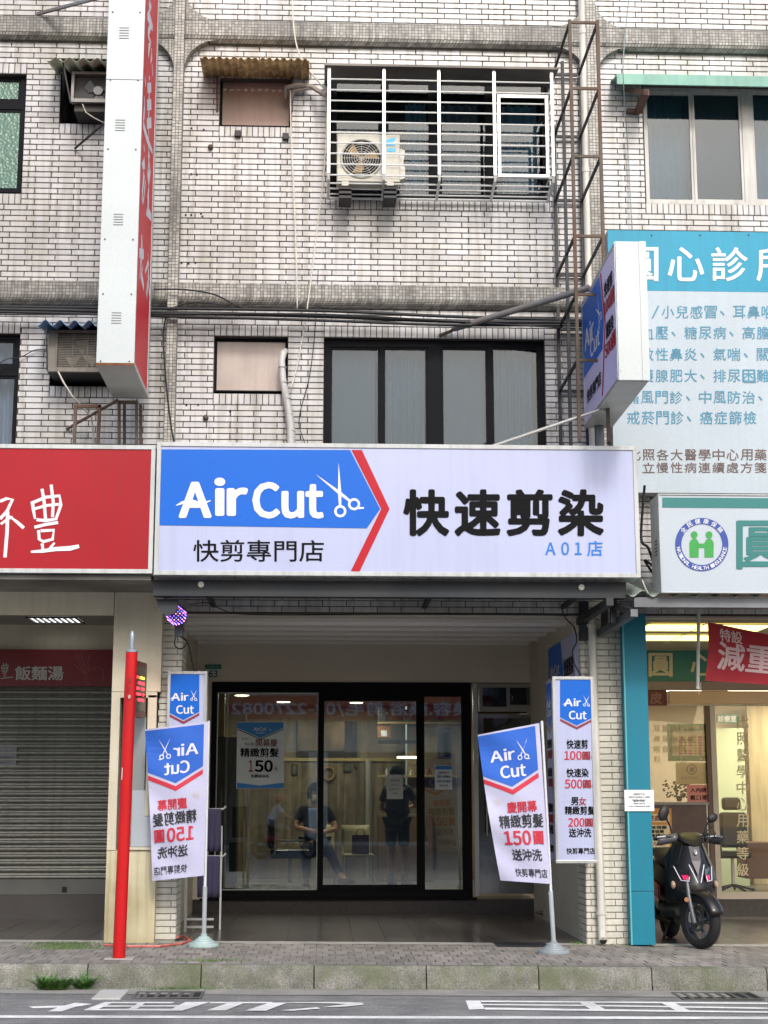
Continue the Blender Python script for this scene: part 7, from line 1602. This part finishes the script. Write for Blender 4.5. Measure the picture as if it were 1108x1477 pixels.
# a rider passing behind the camera, seen only mirrored in the salon glass
def copy_tree(o, parent=None):
    c = o.copy(); COL.objects.link(c); c.parent = parent
    for ch in [q for q in bpy.data.objects if q.parent == o]: copy_tree(ch, c)
    return c
s2 = copy_tree(SCT); s2.location = (-.95, -2.0, 0.0); s2.rotation_euler = (0, 0, 0); s2['label'] = 'black scooter passing on the road, seen only as a reflection'
RIDE = dict(pelvis=(0, -.25, .93), belly=(0, -.22, 1.06), chest=(0, -.12, 1.28), neck=(0, -.06, 1.44), head0=(0, -.05, 1.50), head=(0, -.03, 1.57), face=(0, 1, 0), shl=(-.17, -.1, 1.36), shr=(.17, -.1, 1.36), ell=(-.22, .1, 1.16), elr=(.22, .1, 1.16), wrl=(-.24, .28, 1.06), wrr=(.24, .28, 1.06),
            hipl=(-.1, -.2, .88), hipr=(.1, -.2, .88), knl=(-.14, .22, .80), knr=(.14, .22, .80), anl=(-.12, .18, .42), anr=(.12, .18, .42), tol=(-.12, .32, .38), tor=(.12, .32, .38))
t = person('rider in pale blue shirt and red helmet passing on a scooter in the salon glass', (-1.05, -2.0, 0.0), R(-90), RIDE, mat('pale_blue_cloth', '#a9b9cf', .8), mat('khaki_cloth', '#8f867a', .8), BLKC, trouser_to='knee')
obj('helmet', MB().ball((0, -.035, 1.60), (.12, .145, .12), 20, 12), mat('helmet_red', '#8d2a2c', .3, coat=.5), t, local=True, smooth=180)
# ================================================================ CABLES, HOSES, SMALL STUFF
def cable(name, label, pts, r, m=CABLE, group=None, cat='cable', seg=6):
    P = [W(*q) for q in pts]; out = []
    for i in range(len(P) - 1):
        p0, p1, p2, p3 = P[max(i - 1, 0)], P[i], P[i + 1], P[min(i + 2, len(P) - 1)]
        for k in range(6):
            s = k / 6; out.append(.5 * ((2 * p1) + (p2 - p0) * s + (2 * p0 - 5 * p1 + 4 * p2 - p3) * s * s + (3 * p1 - p0 - 3 * p2 + p3) * s ** 3))
    out.append(P[-1]); o = obj(name, MB().tube(out, r, seg), m, None, smooth=180); tag(o, label, cat, group); return o
YQ = YF - .2
for k, (dy, r, sg) in enumerate(((0, .018, 0), (4, .022, 2), (8, .016, 3), (11, .008, -3))):
    cable('cable', ('uppermost', 'second', 'third', 'lowest thin')[k] + ' black cable of the bundle strung along the facade under the lower band', [(-80, 441 + dy, YQ - .02 * k), (60, 443 + dy, YQ - .02 * k), (240, 445 + dy + sg, YQ - .02 * k), (460, 448 + dy + sg * 2, YQ - .02 * k), (640, 456 + dy + sg * 1.5, YQ - .02 * k), (800, 461 + dy, YQ - .02 * k), (872, 463 + dy, YQ - .02 * k)], r, group='cables along the facade')
cable('cable', 'thin black cable rising from the bundle across the left pilaster', [(222, 417, YQ), (270, 418, YQ), (310, 425, YQ), (340, 440, YQ), (370, 447, YQ)], .009)
cable('cable', 'black cable looping down beside the left pilaster to the salon sign', [(330, 441, YQ), (280, 436, YQ), (245, 448, YQ), (236, 480, YQ + .05), (238, 530, YF - .14), (245, 600, YF - .14), (252, 642, YF - .14)], .008)
CORD = mat('pale_cord', '#c2bfb2', .7, var=.1)
cable('cord', 'pale cord hanging from above past the rusty awning', [(421, -10, YQ), (425, 50, YQ), (435, 85, YQ), (455, 112, YQ), (474, 135, YF - .1)], .009, CORD, cat='cord')
cable('cord', 'pale cord hanging straight down from the brown pane to the cables', [(419, 130, YF - .1), (420, 190, YF - .1), (426, 330, YF - .1), (429, 446, YF - .1)], .009, CORD, cat='cord')
cable('cord', 'pale cord slanting from the window cage down to the cables', [(472, 140, YF - .1), (468, 240, YF - .1), (455, 350, YF - .1), (443, 446, YF - .1), (430, 520, YF - .06), (420, 560, YF - .06)], .008, CORD, cat='cord')
cable('cable', 'thin dark wire hanging between the frosted pane and the dark window', [(459, 390, YF - .08), (455, 470, YF - .05), (447, 540, YF - .05), (434, 590, YF - .05), (432, 615, YF - .05), (441, 642, YF - .05)], .005)
cable('cord', 'pale blue wires dropping past the green awning to the turquoise banner', [(908, -10, YQ), (902, 50, YQ), (899, 110, 15.1), (905, 200, YF - .1), (912, 330, YF - .1)], .006, mat('blue_grey_wire', '#7d8d92', .6), cat='wire')
cable('cable', 'thin wire crossing the wall left of the lower air conditioner', [(-10, 530, YF - .04), (10, 518, YF - .04), (30, 515, YF - .04), (50, 505, YF - .04), (67, 504, YF - .04)], .005)
t = thing('air_duct', 'wrapped white grey hose coming out of the frosted pane and hanging down', 'hose', W(418, 640, YF - .1).to_tuple())
obj('hose', MB().tube([W(412, 506, YF + .0), W(409, 509, YF - .06), (W(406.5, 520, YF - .08)), W(408, 545, YF - .08), W(414, 580, YF - .08), W(419, 610, YF - .08), W(420, 643, YF - .08)], [.03, .035, .034, .036, .04, .044, .042], 12), mat('wrapped_tape', '#b4b4b2', .5, var=.2, streak=.3, bump=.6, bs=25), t, smooth=60)
for y in (530, 552, 575, 598, 622): p = W(407 + (y - 525) * .14, y, YF - .08); obj('tape_band', MB().lathe([(.043, -.004), (.043, .004)], p, 'z', 12), mat('grey_tape', '#8d8d8b', .5), t)
t = thing('pipe_bundle', 'curved taped pipes from the brown pane into the window cage', 'pipes', W(440, 125, YF).to_tuple())
obj('pipe', MB().tube([W(412, 140, YF - .03), W(413, 126, YF - .12), W(430, 122, YF - .15), W(450, 125, YF - .12), W(470, 138, YF - .3)], .026, 10).tube([W(420, 146, YF - .04), W(424, 130, YF - .1), W(445, 127, YF - .12)], .02, 8), mat('dirty_wrap', '#8d837c', .6, var=.3, stain=.4, scol='#4c4038'), t, smooth=60)
cable('cable', 'tangled black wires below the glowing barrel lamp', [(262, 903, 15.3), (256, 912, 15.4), (252, 930, 15.5), (262, 936, 15.5), (270, 925, 15.5), (260, 918, 15.5), (272, 930, 15.6), (278, 960, 15.7), (281, 968, 15.7)], .006)
cable('cable', 'black wire running along the salon ceiling edge', [(275, 872, 15.2), (300, 870, 15.3), (335, 884, 15.7), (400, 887, 15.75), (560, 886, 15.75), (700, 885, 15.75), (820, 888, 15.75)], .005)
cable('cable', 'tangled black wires hanging above the right pillar sign', [(835, 860, 15.7), (812, 872, 15.6), (815, 890, 15.7), (828, 905, 15.7), (832, 925, 15.6), (826, 940, 15.6), (830, 960, 15.6), (838, 974, 15.5)], .007)
cable('cable', 'dark cable loops in the gap beside the clinic sign box', [(930, 700, 15.4), (925, 775, 15.5), (935, 790, 15.4), (943, 815, 15.4), (930, 808, 15.5), (944, 830, 15.4)], .014)
cable('cord', 'white wire looping between the two sign corners', [(926, 836, 14.7), (931, 848, 14.7), (935, 858, 14.75), (928, 866, 14.8)], .007, CORD, cat='wire')
# rust holes and bolts in the wall
mb = MB()
for x, y in ((276, 185), (294, 187), (276, 251), (284, 252), (268, 310), (276, 310), (292, 312), (262, 379), (272, 380), (282, 379), (290, 308), (269, 584), (286, 584), (332, 593), (238, 600), (700, 640)):
    mb.lathe([(.011, -.006), (.011, .0)], W(x, y, YF - .003), 'y', 8)
o = obj('drill_hole', mb, ROOMD, hb); o['kind'] = 'stuff'
for x, y, l in ((343, 193, 'left'), (412, 197, 'right')): a, b, c, d = rect(x - 4.5, y - 4, x + 4.5, y + 4.5, YF - .02); tag(obj('junction_box', MB().box(a, b, YF - .05, YF, c, d), DARKSTEEL, bevel=.004), f'small dark square box under the brown pane at its {l} end', 'box')
for x, y, l in ((304, 213, 'under the brown pane'), (297, 603, 'under the frosted pane')): tag(obj('wall_hook', MB().lathe([(.012, -.05), (.03, -.03), (.03, -.01), (.012, 0)], W(x, y, YF), 'y', 10), RUST), 'small rusty pipe stub sticking out of the tiles ' + l, 'pipe stub')
# weeds
LEAF = mat('fern_green', '#3f6a22', .6, var=.4, vs=20, rand=.4); GR = mat('grass_green', '#4d6b2a', .7, var=.4, rand=.4)
def weed(label, px0, px1, py, h, n, Z=.01):
    A, B = G(px0, py, Z), G(px1, py, Z); t = thing('weed', label, 'weed', ((A + B) / 2).to_tuple()); mb = MB()
    for k in range(n):
        p = A.lerp(B, random.random()) + Vector((0, random.uniform(-.02, .02), 0)); q = random.uniform(0, 6.28); L_ = random.uniform(.5, 1) * h; d = Vector((math.cos(q) * 1.0, math.sin(q) * .6 - .3, .9)).normalized()
        for s in range(9):
            c = p + d * L_ * s / 8 + Vector((math.cos(q) * .02 * (s / 8) ** 2, 0, -.02 * (s / 8) ** 2)); w = .032 * (1 - s / 11)
            for sg in (-1, 1): e = Vector((math.cos(q + sg * 1.2) * w, math.sin(q + sg * 1.2) * w, .006)); mb.add([c, c + e + d * .008, c + d * .012], [(0, 1, 2)])
    stuff(obj('fronds', mb, LEAF, t)); return t
weed('bright green fern clump growing at the foot of the kerb on the left', 58, 96, 1427, .17, 170); weed('small green weed growing in the kerb joint below the red post', 111, 130, 1426, .16, 80)
mb = MB()
for k in range(2600):
    c = random.random()
    if c < .45: px, py = random.gauss(98, 28), random.uniform(1360, 1370); z = ZS
    elif c < .55: px, py = random.gauss(300, 30), random.gauss(1386, 1.2); z = ZS
    elif c < .7: px, py = random.gauss(265, 30), random.gauss(1427.5, .6); z = 0
    elif c < .9: px, py = random.uniform(0, 1108), random.gauss(1428, .5); z = 0
    else: px, py = random.choice((835, 880, 905)) + random.gauss(0, 6), random.gauss(1362, 1.5); z = ZS
    p = G(px, py, z); h = random.uniform(.008, .028); q = random.uniform(0, 6.28); mb.add([p + Vector((-.003, 0, 0)), p + Vector((.003, 0, 0)), p + Vector((math.cos(q) * .01, math.sin(q) * .01, h))], [(0, 1, 2)])
o = obj('grass', mb, GR); stuff(o); o['label'] = 'thin green grass in the pavement joints and along the gutter'; o['category'] = 'grass'

# ================================================================ THE OTHER SIDE OF THE STREET (seen only in the glass)
OY = -9.0
ob = thing('opposite_building', 'grey tiled shop building across the road seen only as a reflection', 'building', (0, OY, 0))
OW = mat('opposite_wall', '#cfcac0', .8, var=.15, streak=.4)
wh = [(-9 + 3 * i + .4, -9 + 3 * i + 2.2, 5.3 + 3.0 * j, 6.8 + 3.0 * j) for i in range(6) for j in range(2)]; gh = [(-8.8 + 4.5 * i, -8.8 + 4.5 * i + 3.9, .25, 3.0) for i in range(4)]
obj('wall', wall_cells(-10, 10, 0, 10.8, wh + gh, OY - .3, OY), OW, ob)
obj('rear_wall', MB().box(-10, 10, OY - 2, OY - 1.9, 0, 10.8), ROOMD, ob)
for a, b, c, d in wh: w_ = obj('window', MB().box(a, b, OY - .2, OY - .15, c, d), mat('opposite_glass', '#3d474d', .1, var=.1), ob); obj('frame', wall_cells(a, b, c, d, [(a + .05, (a + b) / 2 - .03, c + .05, d - .05), ((a + b) / 2 + .03, b - .05, c + .05, d - .05)], OY - .14, OY - .08), WHF, w_)
for a, b, c, d in gh: obj('shop_pane', MB().box(a, b, OY - .2, OY - .15, c, d), mat('opposite_shop', '#4c4d4a', .3, var=.4, vs=.8), ob)
t = thing('shop_sign', 'long red sign with white grooming and phone lettering across the road', 'sign', (-2, OY + .3, 3.2))
obj('face_panel', MB().box(-3.7, 9.2, OY + .02, OY + .3, 4.0, 4.75), mat('red_vinyl', '#c3202f'), t)
def om(u, v, l=0.): return Vector((6.2 - u, OY + .305 + l, 4.66 - v))
lettering('寵物美容.藥浴.剪毛/02-2270082', .3, .12, 9.0, .58, om, WHITE, t, .02)
bpy.data.scenes.remove(TMP)
struct(obj('opposite_pavement', MB().box(-30, 30, OY, -7.5, -.02, .15), CONC))
